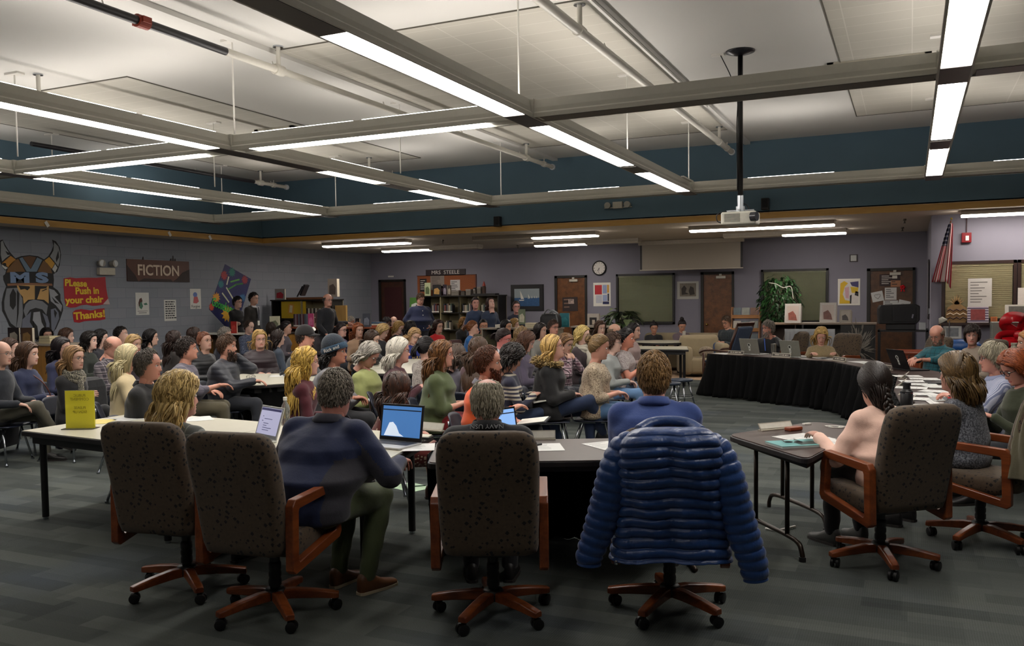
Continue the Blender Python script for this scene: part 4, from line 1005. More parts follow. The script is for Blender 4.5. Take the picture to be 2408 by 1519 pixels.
o3=(13.25,2.35);fs=wallthing('wall_sign','brown FICTION sign with a castle skyline on top, left wall','sign',WALL_LEFT(*o3))
p0=WL(297,615);p1=WL(445,665);w_,h_=1.63,.44
MB().box((-w_/2,-h_/2,0),(w_/2,h_/2,.02)).build('board',plain('#5b3b30',.55,0,.35,3),fs)
MB().prism([(-w_/2,-h_/2),(-.55,-h_/2),(-.62,-.1),(-.72,.0),(-w_/2,.1)],.02,.024).prism([(.35,-h_/2),(w_/2,-h_/2),(w_/2,.05),(.62,-.02),(.5,-.13)],.02,.024).prism([(-.55,-h_/2),(.35,-h_/2),(.3,-.17),(-.4,-.16)],.02,.023).build('dark_landscape',plain('#2b1d1b',.6,0,.3,6),fs)
MB().prism([(.30,h_/2),(.33,.27),(.345,.22),(.37,.22),(.385,.33),(.40,.22),(.43,.22),(.44,.27),(.455,.22),(.48,h_/2)],0,.018).prism([(-.42,h_/2),(-.40,.28),(-.385,.22),(-.37,h_/2)],0,.018).build('tower_skyline',plain('#33241f',.6),fs)
text('FICTION',.30,plain('#cdb9a5',.5),fs,TR((-.02,0,.026)),.004,'lettering',bold=.006,sx=.95)
def poster(px0,py0,px1,py1,label,W=None,draw=None,paper='#c9c9c4',cat='poster',tilt=0,org=None):
 a=WL(px0,py0);b=WL(px1,py1);o=((a[0]+b[0])/2,(a[1]+b[1])/2);w=abs(b[0]-a[0]);h=abs(a[1]-b[1])
 t=wallthing('poster',label,cat,WALL_LEFT(*o)@Matrix.Rotation(tilt,4,'Z'));MB().box((-w/2,-h/2,.001),(w/2,h/2,.004)).build('paper',plain(paper,.6,0,.02),t)
 return t,w,h
INK=plain('#23242b',.6)
t,w,h=poster(318,688,351,740,'white poster with a small figure in green, left wall below the FICTION sign')
MB().prism([(-.07,.10),(-.02,.12),(.0,.06),(-.02,-.02),(-.09,-.06),(-.10,.02)],.004,.006).build('hair_drawing',plain('#4a2a22',.6),t)
MB().prism([(-.06,.02),(-.02,.04),(.01,-.05),(-.03,-.11),(-.08,-.08)],.006,.008).prism([(.02,.0),(.10,.02),(.13,-.02),(.06,-.03)],.004,.006).build('green_drawing',plain('#47735f',.6),t)
MB().box((-.13,-.15,.004),(.13,-.143,.005)).box((-.1,-.19,.004),(.1,-.18,.005)).box((-.12,.0,.004),(-.115,-.12,.005)).build('line_drawing',INK,t)
t,w,h=poster(385,705,415,754,'white poster full of dark handwritten words, lowest on the left wall')
m=MB();rr=np.random.default_rng(4)
for k in range(8):
 x=-.13
 while x<.10:
  l=rr.uniform(.02,.07);y=.18-k*.048;m.box((x,y-.014,.004),(x+l,y+.010,.0055));x+=l+.014
m.build('scribbled_words',INK,t)
t,w,h=poster(446,679,473,726,'white poster of a red and blue figure with the word Forgive')
MB().prism([(.04*math.cos(a)*1.5-.01,.09+.055*math.sin(a))for a in np.linspace(0,6.0,14)],.004,.006).build('blue_shape',plain('#5a6fa8',.6),t)
MB().prism([(-.05,.04),(.05,.05),(.09,-.06),(.02,-.10),(-.07,-.09)],.005,.008).build('red_shape',plain('#b0585c',.6),t)
text('Forgive',.085,INK,t,TR((0,-.165,.005)),.001,'lettering')
o4=(15.3,1.88);gp=wallthing('poster','big tilted dark blue poster with bright paint splats, green lettering','poster',WALL_LEFT(*o4))
quad=[WL(*p)for p in((529,621),(590,656),(550,790),(491,727))];quad=[(a-o4[0],b-o4[1])for a,b in quad]
MB().prism(quad,.001,.005).build('paper',plain('#22265a',.5,0,.5,3),gp)
def splat(cx,cy,r,col,seed,name='paint_splat'):
 q=np.random.default_rng(seed);n=22;pts=[(cx+math.cos(a)*r*(1 if i%2 else q.uniform(.5,.75)),cy+math.sin(a)*r*(1 if i%2 else q.uniform(.5,.75)))for i,a in enumerate(np.linspace(0,2*PI,n+1)[:-1])]
 MB().prism(pts,.005,.008).build(name,plain(col,.5),gp)
gl_=lambda px,py:(WL(px,py)[0]-o4[0],WL(px,py)[1]-o4[1])
for i,(px,py,r,c_)in enumerate(((527,648,.12,'#9a2a34'),(575,658,.12,'#8f2a3a'),(508,700,.13,'#d0902c'),(534,737,.2,'#d2a02c'),(519,668,.10,'#1f6f78'),(570,700,.11,'#2a5f8a'),(545,640,.12,'#1f7468'),(497,722,.09,'#c04a30'),(560,735,.1,'#8f3048'))):splat(*gl_(px,py),r,c_,i)
for i,(px,py,a,l)in enumerate(((535,660,1.2,.2),(545,675,.4,.3),(540,690,-.9,.35),(530,700,-.8,.3),(552,660,.2,.3),(562,668,.1,.25))):
 c=gl_(px,py);MB().cbox((0,0,.007),(l,.035,.003),M=TR((c[0],c[1],0),rz=a)).build('brush_stroke',plain(('#c9cdb5','#3f8a3a','#c9cdb5','#b9bda5','#57a040','#2f6f34')[i],.5),gp)
c=gl_(518,722);text('Goosebumps',.27,plain('#3fae4a',.5),gp,Matrix.Translation((c[0]+.12,c[1],.012))@Matrix.Rotation(-.32,4,'Z'),.002,'lettering',bold=.006,sx=.55)
for x_,y_,z_ in((XF+.02,10.2,3.06),(XF+.02,12.9,3.06),(XF+.02,14.0,3.05)):
 s_=MB().cbox((0,0,0),(.004,.06,.10)).build('paper_scrap',M_WHITE);at(s_,(x_,y_,z_),rx=.6);tag(s_,{10.2:'white paper scrap on the yellow trim above the horned emblem',12.9:'white paper scrap on the yellow trim above the FICTION sign',14.0:'small paper scrap on the yellow trim nearest the corner'}[y_],'paper')
def WBt(name,label,cat,x,z,y=YB):return wallthing(name,label,cat,WALL_BACK(x,z,y))
t=WBt('name_sign','long dark plank sign with white capital lettering above the cork board','sign',-11.64,2.43)
MB().box((-.62,-.085,.0),(.62,.085,.03)).build('plank',plain('#2d2226',.6,0,.2,5),t);text('MRS  STEELE',.145,plain('#d6d2cc',.5),t,TR((0,0,.032)),.002,'lettering',sx=1.12)
t=WBt('cork_board','orange brown cork board with pinned papers above the black shelf','notice board',-11.62,2.06)
MB().box((-.92,-.30,0),(.92,.30,.02)).build('cork',plain('#8d4f2c',.8,0,.25,40),t);MB().box((.90,-.30,0),(.93,.30,.03)).box((-.93,.285,0),(.93,.30,.03)).build('frame',plain('#5e2c1c',.5),t)
def pin(label,x,y,w,h,col,marks=0,name='notice',px=-11.62,pz=2.06,rot=0,Y=YB,d=.022,cat='notice',inkc=None):
 q=wallthing(name,label,cat,WALL_BACK(px+x,pz+y,Y)@Matrix.Rotation(rot,4,'Z'));MB().box((-w/2,-h/2,d),(w/2,h/2,d+.003)).build('paper',plain(col,.6,0,.04),q)
 if marks:
  m=MB();r=np.random.default_rng(hash_(label)%9999)
  for k in range(marks):
   l=r.uniform(.4,.9)*w*.8;yy=h*.38-k*h*.8/marks;m.box((-w*.4,yy-h*.25/marks,d+.003),(-w*.4+l,yy,d+.0045))
  m.build('writing',inkc or INK,q)
 return q
pin('dark notice with stacked white word strips pinned at the left of the cork board',-.73,.03,.22,.36,'#2a2325',5,inkc=plain('#d5d2ca',.5));pin('square busy patterned picture on the cork board',-.28,.10,.44,.42,'#8b7f76',14,inkc=plain('#463a3c',.6))
pin('white handwritten letter pinned right on the cork board',.28,-.04,.30,.40,'#c6c2c0',7);pin('white framed maroon picture leaning in front of the cork board',-.08,-.15,.34,.30,'#c9c2bc',0);pin('dark maroon picture centre inside the white frame',-.07,-.16,.2,.2,'#3d1420',2,d=.027)
t=WBt('framed_picture','black framed painting of white sailboats on a blue sea','picture',-9.195,1.70)
MB().box((-.46,-.335,0),(.46,.335,.03)).box((-.475,-.35,0),(.475,.35,.012)).build('frame',M_BLACK,t)
MB().box((-.36,-.22,.03),(.36,.24,.034)).build('sky_canvas',plain('#8d979c',.6,0,.1,4),t);MB().box((-.36,-.22,.034),(.36,.0,.037)).build('sea',plain('#27507c',.5,0,.5,25),t)
m=MB()
for x,y,s_ in((-.17,-.03,1),(.05,.0,.45),(.14,.0,.25),(.22,.0,.22),(.28,0,.2)):m.prism([(x,y),(x-.02*s_,y+.22*s_),(x+.09*s_,y)],.037,.040).prism([(x-.06*s_,y-.02*s_),(x+.10*s_,y-.02*s_),(x+.08*s_,y-.045*s_),(x-.04*s_,y-.045*s_)],.037,.040)
m.build('sailboats',M_WHITE,t)
t=WBt('poster','white bordered poster of red, blue and yellow rectangles beside the clock','poster',-7.12,1.76)
MB().box((-.23,-.30,0),(.23,.30,.006)).build('paper',M_WHITE,t)
for x0,y0,x1,y1,c_ in((-.19,.0,.0,.24,'#b3222c'),(.02,.02,.13,.24,'#8d9bc0'),(.14,.04,.19,.24,'#c8973c'),(-.16,-.22,-.0,-.02,'#b5b7c2'),(.02,-.17,.14,-.01,'#93a0c6'),(.02,-.25,.19,-.18,'#1d2350'),(.15,-.17,.19,.02,'#1b1d3a')):MB().box((x0,y0,.006),(x1,y1,.008)).build('colour_block',plain(c_,.55),t)
t=WBt('poster','white framed poster of a yellow and black abstract composition left of the papered door','poster',-1.255,1.73)
MB().box((-.235,-.30,0),(.235,.30,.012)).build('frame',M_WHITE,t);MB().box((-.20,-.26,.012),(.20,.26,.014)).build('white_field',plain('#cfcac6',.5),t)
for P_,c_ in(([(-.20,-.26),(-.18,.2),(-.10,.25),(-.02,.20),(-.09,.12),(-.13,-.05),(-.08,-.18),(.02,-.20),(.02,-.26)],'#d2ac1c'),([(.02,.22),(.20,.24),(.20,.10),(.06,.14)],'#3a3566'),([(.03,.12),(.2,.1),(.18,-.02),(.06,-.02)],'#cfae22'),([(-.09,.1),(.0,.12),(.0,-.15),(-.07,-.13)],'#c79da4'),([(.02,-.08),(.06,-.06),(.05,-.26),(.02,-.26)],'#1c1c22'),([(.14,.02),(.2,.0),(.2,-.1),(.12,-.07)],'#1c1c22')):MB().prism(P_,.014,.017).build('colour_shape',plain(c_,.55),t)
t=WBt('poster','shiny poster of a grey antique figure scene between window and door','poster',-4.92,1.83)
MB().box((-.265,-.215,0),(.265,.215,.005)).build('paper',plain('#a7a6a0',.25,0,.05),t);MB().box((-.20,-.15,.005),(.20,.17,.007)).build('print',plain('#6f675c',.5,0,.3,14),t)
MB().prism([(-.15,-.11),(-.16,.04),(-.09,.12),(-.03,.05),(-.06,-.05),(.03,-.09)],.007,.009).prism([(.05,-.12),(.02,-.02),(.06,.1),(.14,.06),(.17,-.1)],.007,.009).build('figures',plain('#2f2925',.6),t)
t=WBt('wall_clock','round wall clock with black rim and white face on the back wall','clock',-7.18,2.43)
MB().lathe([(.185,0),(.19,.03),(.175,.05),(.16,.045),(.16,.02)],(0,0,0),40).build('rim',M_BLACK,t,smooth=True);MB().cyl((0,0,.0),(0,0,.022),.162,40).build('face',plain('#cfcac4',.5),t)
m=MB()
for k in range(12):
 a=k*PI/6;m.cbox((0,.135,.023),(.010,.024 if k%3 else .034,.002),M=TR(rz=a))
m.build('hour_marks',INK,t);MB().cbox((0,-.045,.025),(.012,.10,.002),M=TR(rz=-.6)).build('hour_hand',INK,t);MB().cbox((0,-.055,.027),(.008,.135,.002),M=TR(rz=-.15)).build('minute_hand',INK,t)
t=WBt('thermostat','small square thermostat in a dark guard high on the back wall','thermostat',-1.16,2.49)
MB().box((-.085,-.085,0),(.085,.085,.02)).build('guard',plain('#2a2024',.5),t);MB().box((-.06,-.065,.02),(.06,.065,.05)).build('cover',plain('#aeb0ae',.4),t)
t=thing('projection_screen','pulled down projection screen hanging over the back window','projection screen',(-4.70,20.3,ZS))
MB().cbox((0,0,-.06),(2.5,.10,.11)).build('roller_case',plain('#bdb6ab',.5),t,bevel=.02);MB().box((-1.16,-.01,-.70),(1.16,-.004,-.1)).build('screen_cloth',plain('#9d958a',.8,0,.03),t)
MB().box((-1.21,-.009,-.70),(-1.165,-.003,-.1)).box((1.165,-.009,-.70),(1.21,-.003,-.1)).build('black_border',M_BLACK,t);MB().cyl((-1.22,-.006,-.71),(1.22,-.006,-.71),.014,8).build('bottom_bar',plain('#bdb6ab',.4),t)
D=dict(px=-.39,pz=1.6,Y=YB-.02)
pin('dark collage with white slips at the top of the right door',-.02,.38,.42,.26,'#2c1a1c',5,inkc=plain('#c9c4be',.5),d=.003,**D);pin('oval white name card on the door collage',.08,.45,.10,.07,'#c8c2b8',0,d=.008,**D)
pin('tan photo at the right of the door collage',.10,.30,.2,.14,'#9a6a4c',2,d=.008,**D);pin('white typed page in the middle of the papered door',.0,.08,.24,.27,'#b9b8b6',5,d=.004,**D)
pin('tilted heart drawing at the left of the papered door',-.27,.02,.24,.22,'#b9bab9',0,rot=.2,d=.004,**D);pin('white schedule sheet low on the papered door',.0,-.18,.30,.22,'#b5b6b5',4,d=.007,**D);pin('tilted heart drawing at the lower right of the papered door',.26,-.2,.24,.26,'#b9bab9',0,rot=-.25,d=.010,**D)
for x,z,r in((-.66,1.63,.2),(-.12,1.41,-.25)):
 q=wallthing('heart_drawing',{.2:'pencil heart drawn on the left tilted page',-.25:'pencil heart drawn on the lower right tilted page'}[r],'drawing',WALL_BACK(x,z,YB-.02)@Matrix.Rotation(r,4,'Z'))
 a=np.linspace(0,2*PI,24);MB().tube(np.stack([.055*np.sin(a)**3*1.1,.05*(np.cos(a)*1.0-.35*np.cos(2*a)-.12*np.cos(3*a)),a*0+.0155],1),.003,5).build('outline',plain('#5a3a3a',.6),q)
q=wallthing('ribbon_bow','small shiny red bow stuck on the papered door','bow',WALL_BACK(-.15,1.82,YB-.02));m=MB()
for k in range(5):m.ball((.03*math.cos(k*1.3),.03*math.sin(k*1.3),.04),(.03,.022,.02),8)
m.prism([(-.01,0),(-.05,-.10),(-.01,-.09)],.02,.03).prism([(.01,0),(.05,-.09),(.02,-.10)],.02,.03).build('ribbon',plain('#c01520',.15),q,smooth=False)
pin('dark photo collage of people pinned on the brown door by the clock',0,0,.42,.36,'#2b2020',3,px=-7.98,pz=1.52,Y=YB-.02,d=.003,rot=.02,inkc=plain('#7d6153',.5));pin('pale round edged photo over the dark door collage',.03,.07,.15,.12,'#a8938a',2,px=-7.98,pz=1.52,Y=YB-.02,d=.009)
t=thing('flag','striped flag hanging from an angled pole on the corner of the right wall','flag',(.46,YW-.05,2.05))
MB().cyl((-.02,0,-.05),(.16,-.30,.85),.012,8).build('pole',wood('#4a2c18','#6b4226',1,'Z'),t);MB().ball((.165,-.31,.88),.02,8).build('finial',plain('#b39a4a',.3,.8),t);MB().cbox((-.02,.03,-.05),(.08,.05,.1)).build('bracket',M_CHROME,t)
def flagmat():
 m,n=newmat('flag_cloth',.8);c=n.new('ShaderNodeTexCoord');s=n.new('ShaderNodeSeparateXYZ');n.link(c.outputs['UV'],s.inputs[0])
 st=n.math('GREATER_THAN',n.math('FRACT',n.math('MULTIPLY',s.outputs[0],6.5)),.5);col=n.mix(st,srgb('#a5273a'),srgb('#c4b9b6'))
 cant=n.math('MULTIPLY',n.math('GREATER_THAN',s.outputs[1],.62),n.math('GREATER_THAN',.56,s.outputs[0]))
 v=n.new('ShaderNodeTexVoronoi');v.inputs['Scale'].default_value=14;v.inputs['Randomness'].default_value=0;n.link(c.outputs['UV'],v.inputs['Vector'])
 star=n.math('GREATER_THAN',.22,v.outputs['Distance']);n.base(n.mix(cant,col,n.mix(star,srgb('#151a35'),srgb('#b9b6bb'))));return m
nu,nv=26,18;V=[];F=[];UVs=[]
for j in range(nv+1):
 v=j/nv;top=np.array([.155-.10*0,-.285,.80])
 for i in range(nu+1):
  u=i/nu;fold=.035*math.sin(u*PI*5)*(1.1-v*.5);w=(.05+.16*(1-v)**.8)
  V.append((.15-.16*(1-v)+w*(u-.45)*1.15+(.05*(1-v)if u>.6 else 0),-.26*v-.05+fold-.02,.80-.98*(1-v)-.12*(u>.75)*(1-v)*(u-.75)*4+.0));UVs.append((u,v))
for j in range(nv):
 for i in range(nu):a=j*(nu+1)+i;F.append((a,a+1,a+nu+2,a+nu+1))
o=MB().add(V,F).build('flag_cloth',flagmat(),t,smooth=True);uv=o.data.uv_layers.new(name='UVMap')
for l in o.data.loops:uv.data[l.index].uv=UVs[l.vertex_index]
so=o.modifiers.new('thick','SOLIDIFY');so.thickness=.003
t=WBt('fire_alarm','red fire alarm box with conduit above the office window','fire alarm',.87,2.62,YW)
MB().box((-.075,-.085,0),(.075,.085,.06)).build('housing',plain('#7a141c',.35),t,bevel=.008);MB().cbox((.01,-.01,.065),(.05,.08,.012)).build('strobe',plain('#e4dcd6',.15),t);MB().cyl((.0,.085,.02),(0,.38,.02),.009,8).build('conduit',plain('#3c2428',.5),t)
pin('white drawing page of envelopes taped over the cream blinds',0,0,.36,.48,'#c4c0bb',8,px=1.08,pz=1.68,Y=YW,d=.052,inkc=plain('#77736f',.6))
t=WBt('framed_picture','white matted picture with red centre cut by the right edge','picture',1.82,1.48,YW)
MB().box((-.18,-.27,.05),(.18,.27,.07)).build('mat_board',plain('#cfc7c0',.5),t);MB().box((-.08,-.13,.07),(.12,.14,.073)).build('print',plain('#6d1420',.5,0,.5,9),t)
t=thing('pineapple_sign','tan pineapple shaped sign with zigzag pattern on the office sill','decoration',(.73,YW-.10,1.17))
MB().prism([(-.14,0),(-.17,.12),(-.14,.26),(-.07,.31),(.07,.31),(.14,.26),(.17,.12),(.14,0)],-.01,.01,M=TR(rx=PI/2)).build('fruit_board',plain('#8f7048',.7,0,.1,6),t)
lf=MB()
for k in range(-3,4):lf.prism([(-.03,.30),(k*.045,.36+.14*(1-abs(k)/4)),(.03,.30)],-.012-.001*k,.008,M=TR(rx=PI/2))
lf.build('crown_leaves',plain('#9a7b50',.7),t)
for q,c_ in((.06,'#3a261c'),(.13,'#b4a288'),(.20,'#4a3324')):
 m=MB();P_=[(-.15+.05*k,.02,q+(.03 if k%2 else 0))for k in range(7)];m.tube([(x,-.014,z)for x,_,z in P_],.012,4);m.build('zigzag_band',plain(c_,.7),t)
def sill(label,x,z,w,h,c1,c2,name='framed_photo',y=YW-.14,tilt=-.12,cat='picture'):
 q=thing(name,label,cat,(x,y,z),0,None,rx=tilt);MB().box((-w/2,-.01,0),(w/2,.01,h)).build('frame',plain(c1,.5),q);MB().box((-w*.34,-.013,h*.16),(w*.34,-.010,h*.84)).build('print',plain(c2,.5,0,.5,20),q);return q
q=sill('striped purple and white framed photo beside the pineapple sign',1.05,1.17,.32,.27,'#b4aab4','#7a3030')
m=MB()
for k in range(6):m.box((-.158,-.0125,.02+k*.043),(.158,-.0108,.036+k*.043))
m.build('frame_stripes',plain('#3b2547',.5),q)
sill('small orange note card on the office sill',1.29,1.17,.10,.10,'#a8602c','#8f4a20','note_card');sill('long white framed landscape photo on the grey panel',1.62,1.30,.34,.17,'#bdb9ae','#57544e')
tag(MB().box((.45,YW-.22,1.13),(3.0,YW,1.165)).build('window_sill',M_BROWNF),'dark brown sill shelf under the office windows','shelf')
tag(at(MB().box((-.03,-.02,-.05),(.03,0,.05)).build('light_switch',plain('#8f9296',.4)),(.33,17.6,1.35),rz=-PI/2),'grey light switch plate on the return wall beside the papered door','switch')
t=thing('notice_strip','narrow dark framed notice panel on the return wall corner','notice board',(.32,18.0,1.55));MB().box((-.02,-.3,-.35),(0,.3,.75)).build('frame',plain('#241c1e',.5),t);MB().box((-.024,-.26,-.3),(-.02,.26,.7)).build('sheets',plain('#6c6a70',.6,0,.4,6),t)
def chairfab():
 m,n=newmat('speckled_upholstery',.9);v=n.coord();n.b.inputs['Sheen Weight'].default_value=.1
 f=n.noise(v,60,3);base=n.mix(f,srgb('#3a2f22'),srgb('#554534'))
 w=n.new('ShaderNodeTexNoise');w.inputs['Scale'].default_value=25;n.link(v,w.inputs['Vector'])
 vo=n.new('ShaderNodeTexVoronoi');vo.inputs['Scale'].default_value=38;vo.feature='F1';vo.distance='MANHATTAN';n.link(v,vo.inputs['Vector'])
 sp=n.new('ShaderNodeSeparateColor');n.link(vo.outputs['Color'],sp.inputs[0])
 th=n.math('ADD',n.math('MULTIPLY',sp.outputs[1],.22),.34);d=n.math('LESS_THAN',vo.outputs['Distance'],th);d=n.math('MULTIPLY',d,n.math('GREATER_THAN',sp.outputs[0],.30))
 n.base(n.mix(d,base,srgb('#100d0e')));n.bump(n.noise(v,260,2),.35,.002);return m
M_FAB=chairfab();M_CHW=wood('#562510','#80421f',1.2,'X',.32,'cherry_arm_wood');M_CHWZ=wood('#562510','#80421f',1.2,'Z',.32);M_CHWY=wood('#562510','#80421f',1.2,'Y',.32)
def rrect(w,d,r,n=5):
 P=[]
 for cx,cy,a0 in((w-r,d-r,0),(-w+r,d-r,PI/2),(-w+r,-d+r,PI),(w-r,-d+r,1.5*PI)):
  for k in range(n+1):a=a0+k*PI/2/n;P.append((cx+r*math.cos(a),cy+r*math.sin(a)))
 return P
def office_chair(label,loc,rz,spin=0,group='speckled office chairs with cherry wood arms',tall=.875):
 """faces +Y; backrest behind"""
 t=thing('office_chair',label,'chair',loc,rz,group)
 m=MB();rings=[]
 for z,w,d,y,r in((.40,.20,.045,-.235,.04),(.41,.225,.055,-.24,.05),(.46,.24,.06,-.245,.055),(.60,.25,.062,-.26,.055),(.76,.252,.064,-.285,.055),(.90,.255,.066,-.315,.055),(1.00,.252,.065,-.34,.055),(1.06,.243,.062,-.352,.05),(1.10,.225,.055,-.362,.045),(1.125,.19,.038,-.368,.035),(1.132,.15,.018,-.37,.017)):
  rings.append(np.array([(x,y+b,.40+(z-.40)*tall)for x,b in rrect(w,d,r)]))
 m.loft(rings).build('backrest',M_FAB,t,smooth=True,angle=60)
 m=MB();rings=[]
 for z,k in((.375,.9),(.385,.97),(.42,1),(.46,1),(.485,.96),(.492,.86)):rings.append(np.array([(x*k,.045+b*k,z+.01*math.sin(max(0,b)*6))for x,b in rrect(.245,.25,.06)]))
 m.loft(rings).build('seat',M_FAB,t,smooth=True,angle=60)
 for s in(-1,1):
  a=MB();x=s*.272;w=.024
  pts=[(-.245,.36),(-.225,.665),(-.20,.685),(.13,.700),(.155,.685),(.175,.44),(.15,.415),(-.22,.345)]
  out=[(-.27,.335),(-.262,.66),(-.235,.692),(.15,.712),(.182,.69),(.205,.425),(.185,.395),(-.245,.315)]
  inn=[(-.215,.385),(-.208,.625),(-.200,.640),(.125,.662),(.138,.655),(.155,.455),(.148,.445),(-.205,.372)]
  n=len(out);V=[(x-w,y,z)for y,z in out]+[(x+w,y,z)for y,z in out]+[(x-w,y,z)for y,z in inn]+[(x+w,y,z)for y,z in inn];F=[]
  for i in range(n):
   j=(i+1)%n;F+=[(i,j,n+j,n+i),(2*n+i,3*n+i,3*n+j,2*n+j),(i,2*n+i,2*n+j,j),(n+i,n+j,3*n+j,3*n+i)]
  a.add(V,F).build('armrest',M_CHWY,t,bevel=.008,bseg=3)
 MB().cyl((0,0,.10),(0,0,.37),.028,16).lathe([(.028,.16),(.034,.162),(.034,.19),(.03,.2),(.034,.21),(.034,.23),(.03,.24),(.034,.25),(.034,.28),(.028,.29)],seg=16).build('gas_column',plain('#121112',.4),t,smooth=True,angle=50)
 MB().box((-.10,-.12,.345),(.10,.12,.378)).build('seat_plate',M_BLACK,t)
 MB().lathe([(.05,.085),(.055,.09),(.055,.135),(.045,.145)],seg=18).build('hub',M_BLACK,t,smooth=True,angle=50)
 for k in range(5):
  a=spin+k*2*PI/5;M=TR((0,0,0),rz=a)
  g=MB();rr=[]
  for x,hw,z0,z1 in((.02,.030,.085,.135),(.10,.028,.085,.137),(.22,.026,.078,.122),(.315,.025,.068,.104),(.335,.021,.070,.100)):
   rr.append(xf([(x,-hw,z0),(x,hw,z0),(x,hw,z1-.006),(x,hw*.7,z1),(x,-hw*.7,z1),(x,-hw,z1-.006)],M))
  leg=g.loft(rr).build('star_leg',M_CHW,t,bevel=.004)
  c=MB();ca=a+.6+k*1.7;Mc=TR((.305*math.cos(a),.305*math.sin(a),0),rz=ca)
  for s in(-1,1):
   c.lathe([(.022,-.011),(.029,-.008),(.029,.008),(.022,.011)],seg=18)
   c.v[-1]=xf(c.v[-1],np.array(Matrix.Translation((.305*math.cos(a),.305*math.sin(a),.031))@Matrix.Rotation(ca,4,'Z')@Matrix.Translation((.012,s*.016,0))@Matrix.Rotation(PI/2,4,'X')))
  c.cbox((.010,0,.045),(.036,.014,.03),M=Mc).cyl((.305*math.cos(a),.305*math.sin(a),.04),(.305*math.cos(a),.305*math.sin(a),.075),.006,8)
  c.build('caster',plain('#0e0d0e',.4),leg,smooth=True,angle=40)
 return t
M_PLAST=plain('#1e2434',.45,0,.1);M_LEGC=plain('#a7abb0',.2,1.0,.05)
def school_chair(label,loc,rz):
 t=thing('school_chair',label,'chair',loc,rz,'blue plastic school chairs of the audience')
 nx,ny=12,8;V=[];F=[]
 for j in range(ny+1):
  for i in range(nx+1):
   u=i/nx*2-1;v=j/ny;V.append((u*.215*(1-.06*v),-.19+.42*v,.425-.012*math.sin(v*PI)+.012*u*u-.03*max(0,v-.8)*5*(v-.8)*5*.2))
 for j in range(ny):
  for i in range(nx):a=j*(nx+1)+i;F.append((a,a+1,a+nx+2,a+nx+1))
 o=MB().add(V,F).build('seat',M_PLAST,t,smooth=True);s=o.modifiers.new('thick','SOLIDIFY');s.thickness=.012
 V=[];F=[]
 for j in range(ny+1):
  for i in range(nx+1):
   u=i/nx*2-1;v=j/ny;w=.20*(1-.25*max(0,v-.6)/.4*abs(u));V.append((u*w,-.20-.07*v+.035*u*u,.55+.25*v-.03*v*u*u))
 for j in range(ny):
  for i in range(nx):a=j*(nx+1)+i;F.append((a,a+nx+1,a+nx+2,a+1))
 o=MB().add(V,F).build('backrest',M_PLAST,t,smooth=True);s=o.modifiers.new('thick','SOLIDIFY');s.thickness=.012
 for s_ in(-1,1):
  MB().tube(cat_rom([(s_*.16,.16,.405),(s_*.17,-.14,.405),(s_*.185,-.215,.45),(s_*.17,-.235,.62),(s_*.16,-.25,.74)],3),.010,8).build('back_post',M_LEGC,t,smooth=True)
  for y,yo in((.15,.22),(-.12,-.24)):
   l=MB().tube([(s_*.16,y,.405),(s_*.235,yo,.01)],.0115,8).build('leg',M_LEGC,t,smooth=True);MB().cyl((s_*.235,yo,0),(s_*.236,yo,.018),.017,10).build('foot_glide',M_LEGC,l)
 return t
CHAIR0=None
def seat_for(I,who,kind='school'):
 global CHAIR0
 lab='blue plastic school chair under the '+who
 if CHAIR0 is None:CHAIR0=school_chair(lab,(I['loc'][0],I['loc'][1],0),I['rz']);c=CHAIR0
 else:c=dup(CHAIR0,(I['loc'][0],I['loc'][1],0),I['rz'],lab)
 c.scale=(1,1,max(.85,I['seat']/.435));return c
M_TOPW=plain('#bdb9a8',.32,0,.05,6);M_EDGE=plain('#1b1718',.5);M_TOPD=plain('#4a403d',.42,0,.1,20);M_TOPD2=plain('#34231f',.4,0,.1,20)
def table_quad(label,P,z,legs,top=M_TOPW,group=None,legr=.026,inset=.09,apron=.06,cat='table',name='work_table',rnd=0):
 c=np.mean(P,0);t=thing(name,label,cat,(c[0],c[1],0),0,group)
 Q=[np.array(p)-c for p in P]
 if rnd:
  R_=[];n=len(Q)
  for i in range(n):
   a,b,d=Q[i-1],Q[i],Q[(i+1)%n];u=(a-b)/np.linalg.norm(a-b);v=(d-b)/np.linalg.norm(d-b)
   for s in np.linspace(0,1,6):R_.append(b+u*rnd*(1-s)**2+v*rnd*s**2)
  poly=R_
 else:poly=Q
 sc=lambda k:[p*k for p in poly]
 MB().prism([tuple(p)for p in poly],z-.006,z).build('tabletop',top,t)
 e=MB();k=[np.array(p)for p in poly];MB().prism([tuple(p*(1+.012/np.linalg.norm(p)))for p in k],z-.042,z-.0055).build('edge_band',M_EDGE,t,bevel=.006)
 if apron:MB().prism([tuple(p*(1-.07/np.linalg.norm(p)))for p in Q],z-.042-apron,z-.042).build('apron',M_BLACK,t)
 for l in legs:
  lo=MB().cyl((l[0]-c[0],l[1]-c[1],.02),(l[0]-c[0],l[1]-c[1],z-.04),legr,14).build('leg',plain('#151314',.35),t,smooth=True,angle=50)
  MB().cyl((l[0]-c[0],l[1]-c[1],0),(l[0]-c[0],l[1]-c[1],.022),.02,12).build('foot',M_CHROME,lo)
 return t
TZ=.705
T1a=table_quad('white topped black edged table at far left holding the yellow sign',[(-6.28,4.50),(-4.60,4.33),(-4.50,5.50),(-6.28,5.68)],TZ,[(-6.16,4.58),(-4.72,4.44),(-6.16,5.55),(-4.62,5.4)],group='white topped tables joined in front of the office chairs')
T1b=table_quad('white topped black edged table under the two open laptops',[(-4.595,4.33),(-2.82,4.12),(-3.14,5.42),(-4.495,5.50)],TZ,[(-2.93,4.24),(-3.25,5.3),(-4.4,5.38)],group='white topped tables joined in front of the office chairs')
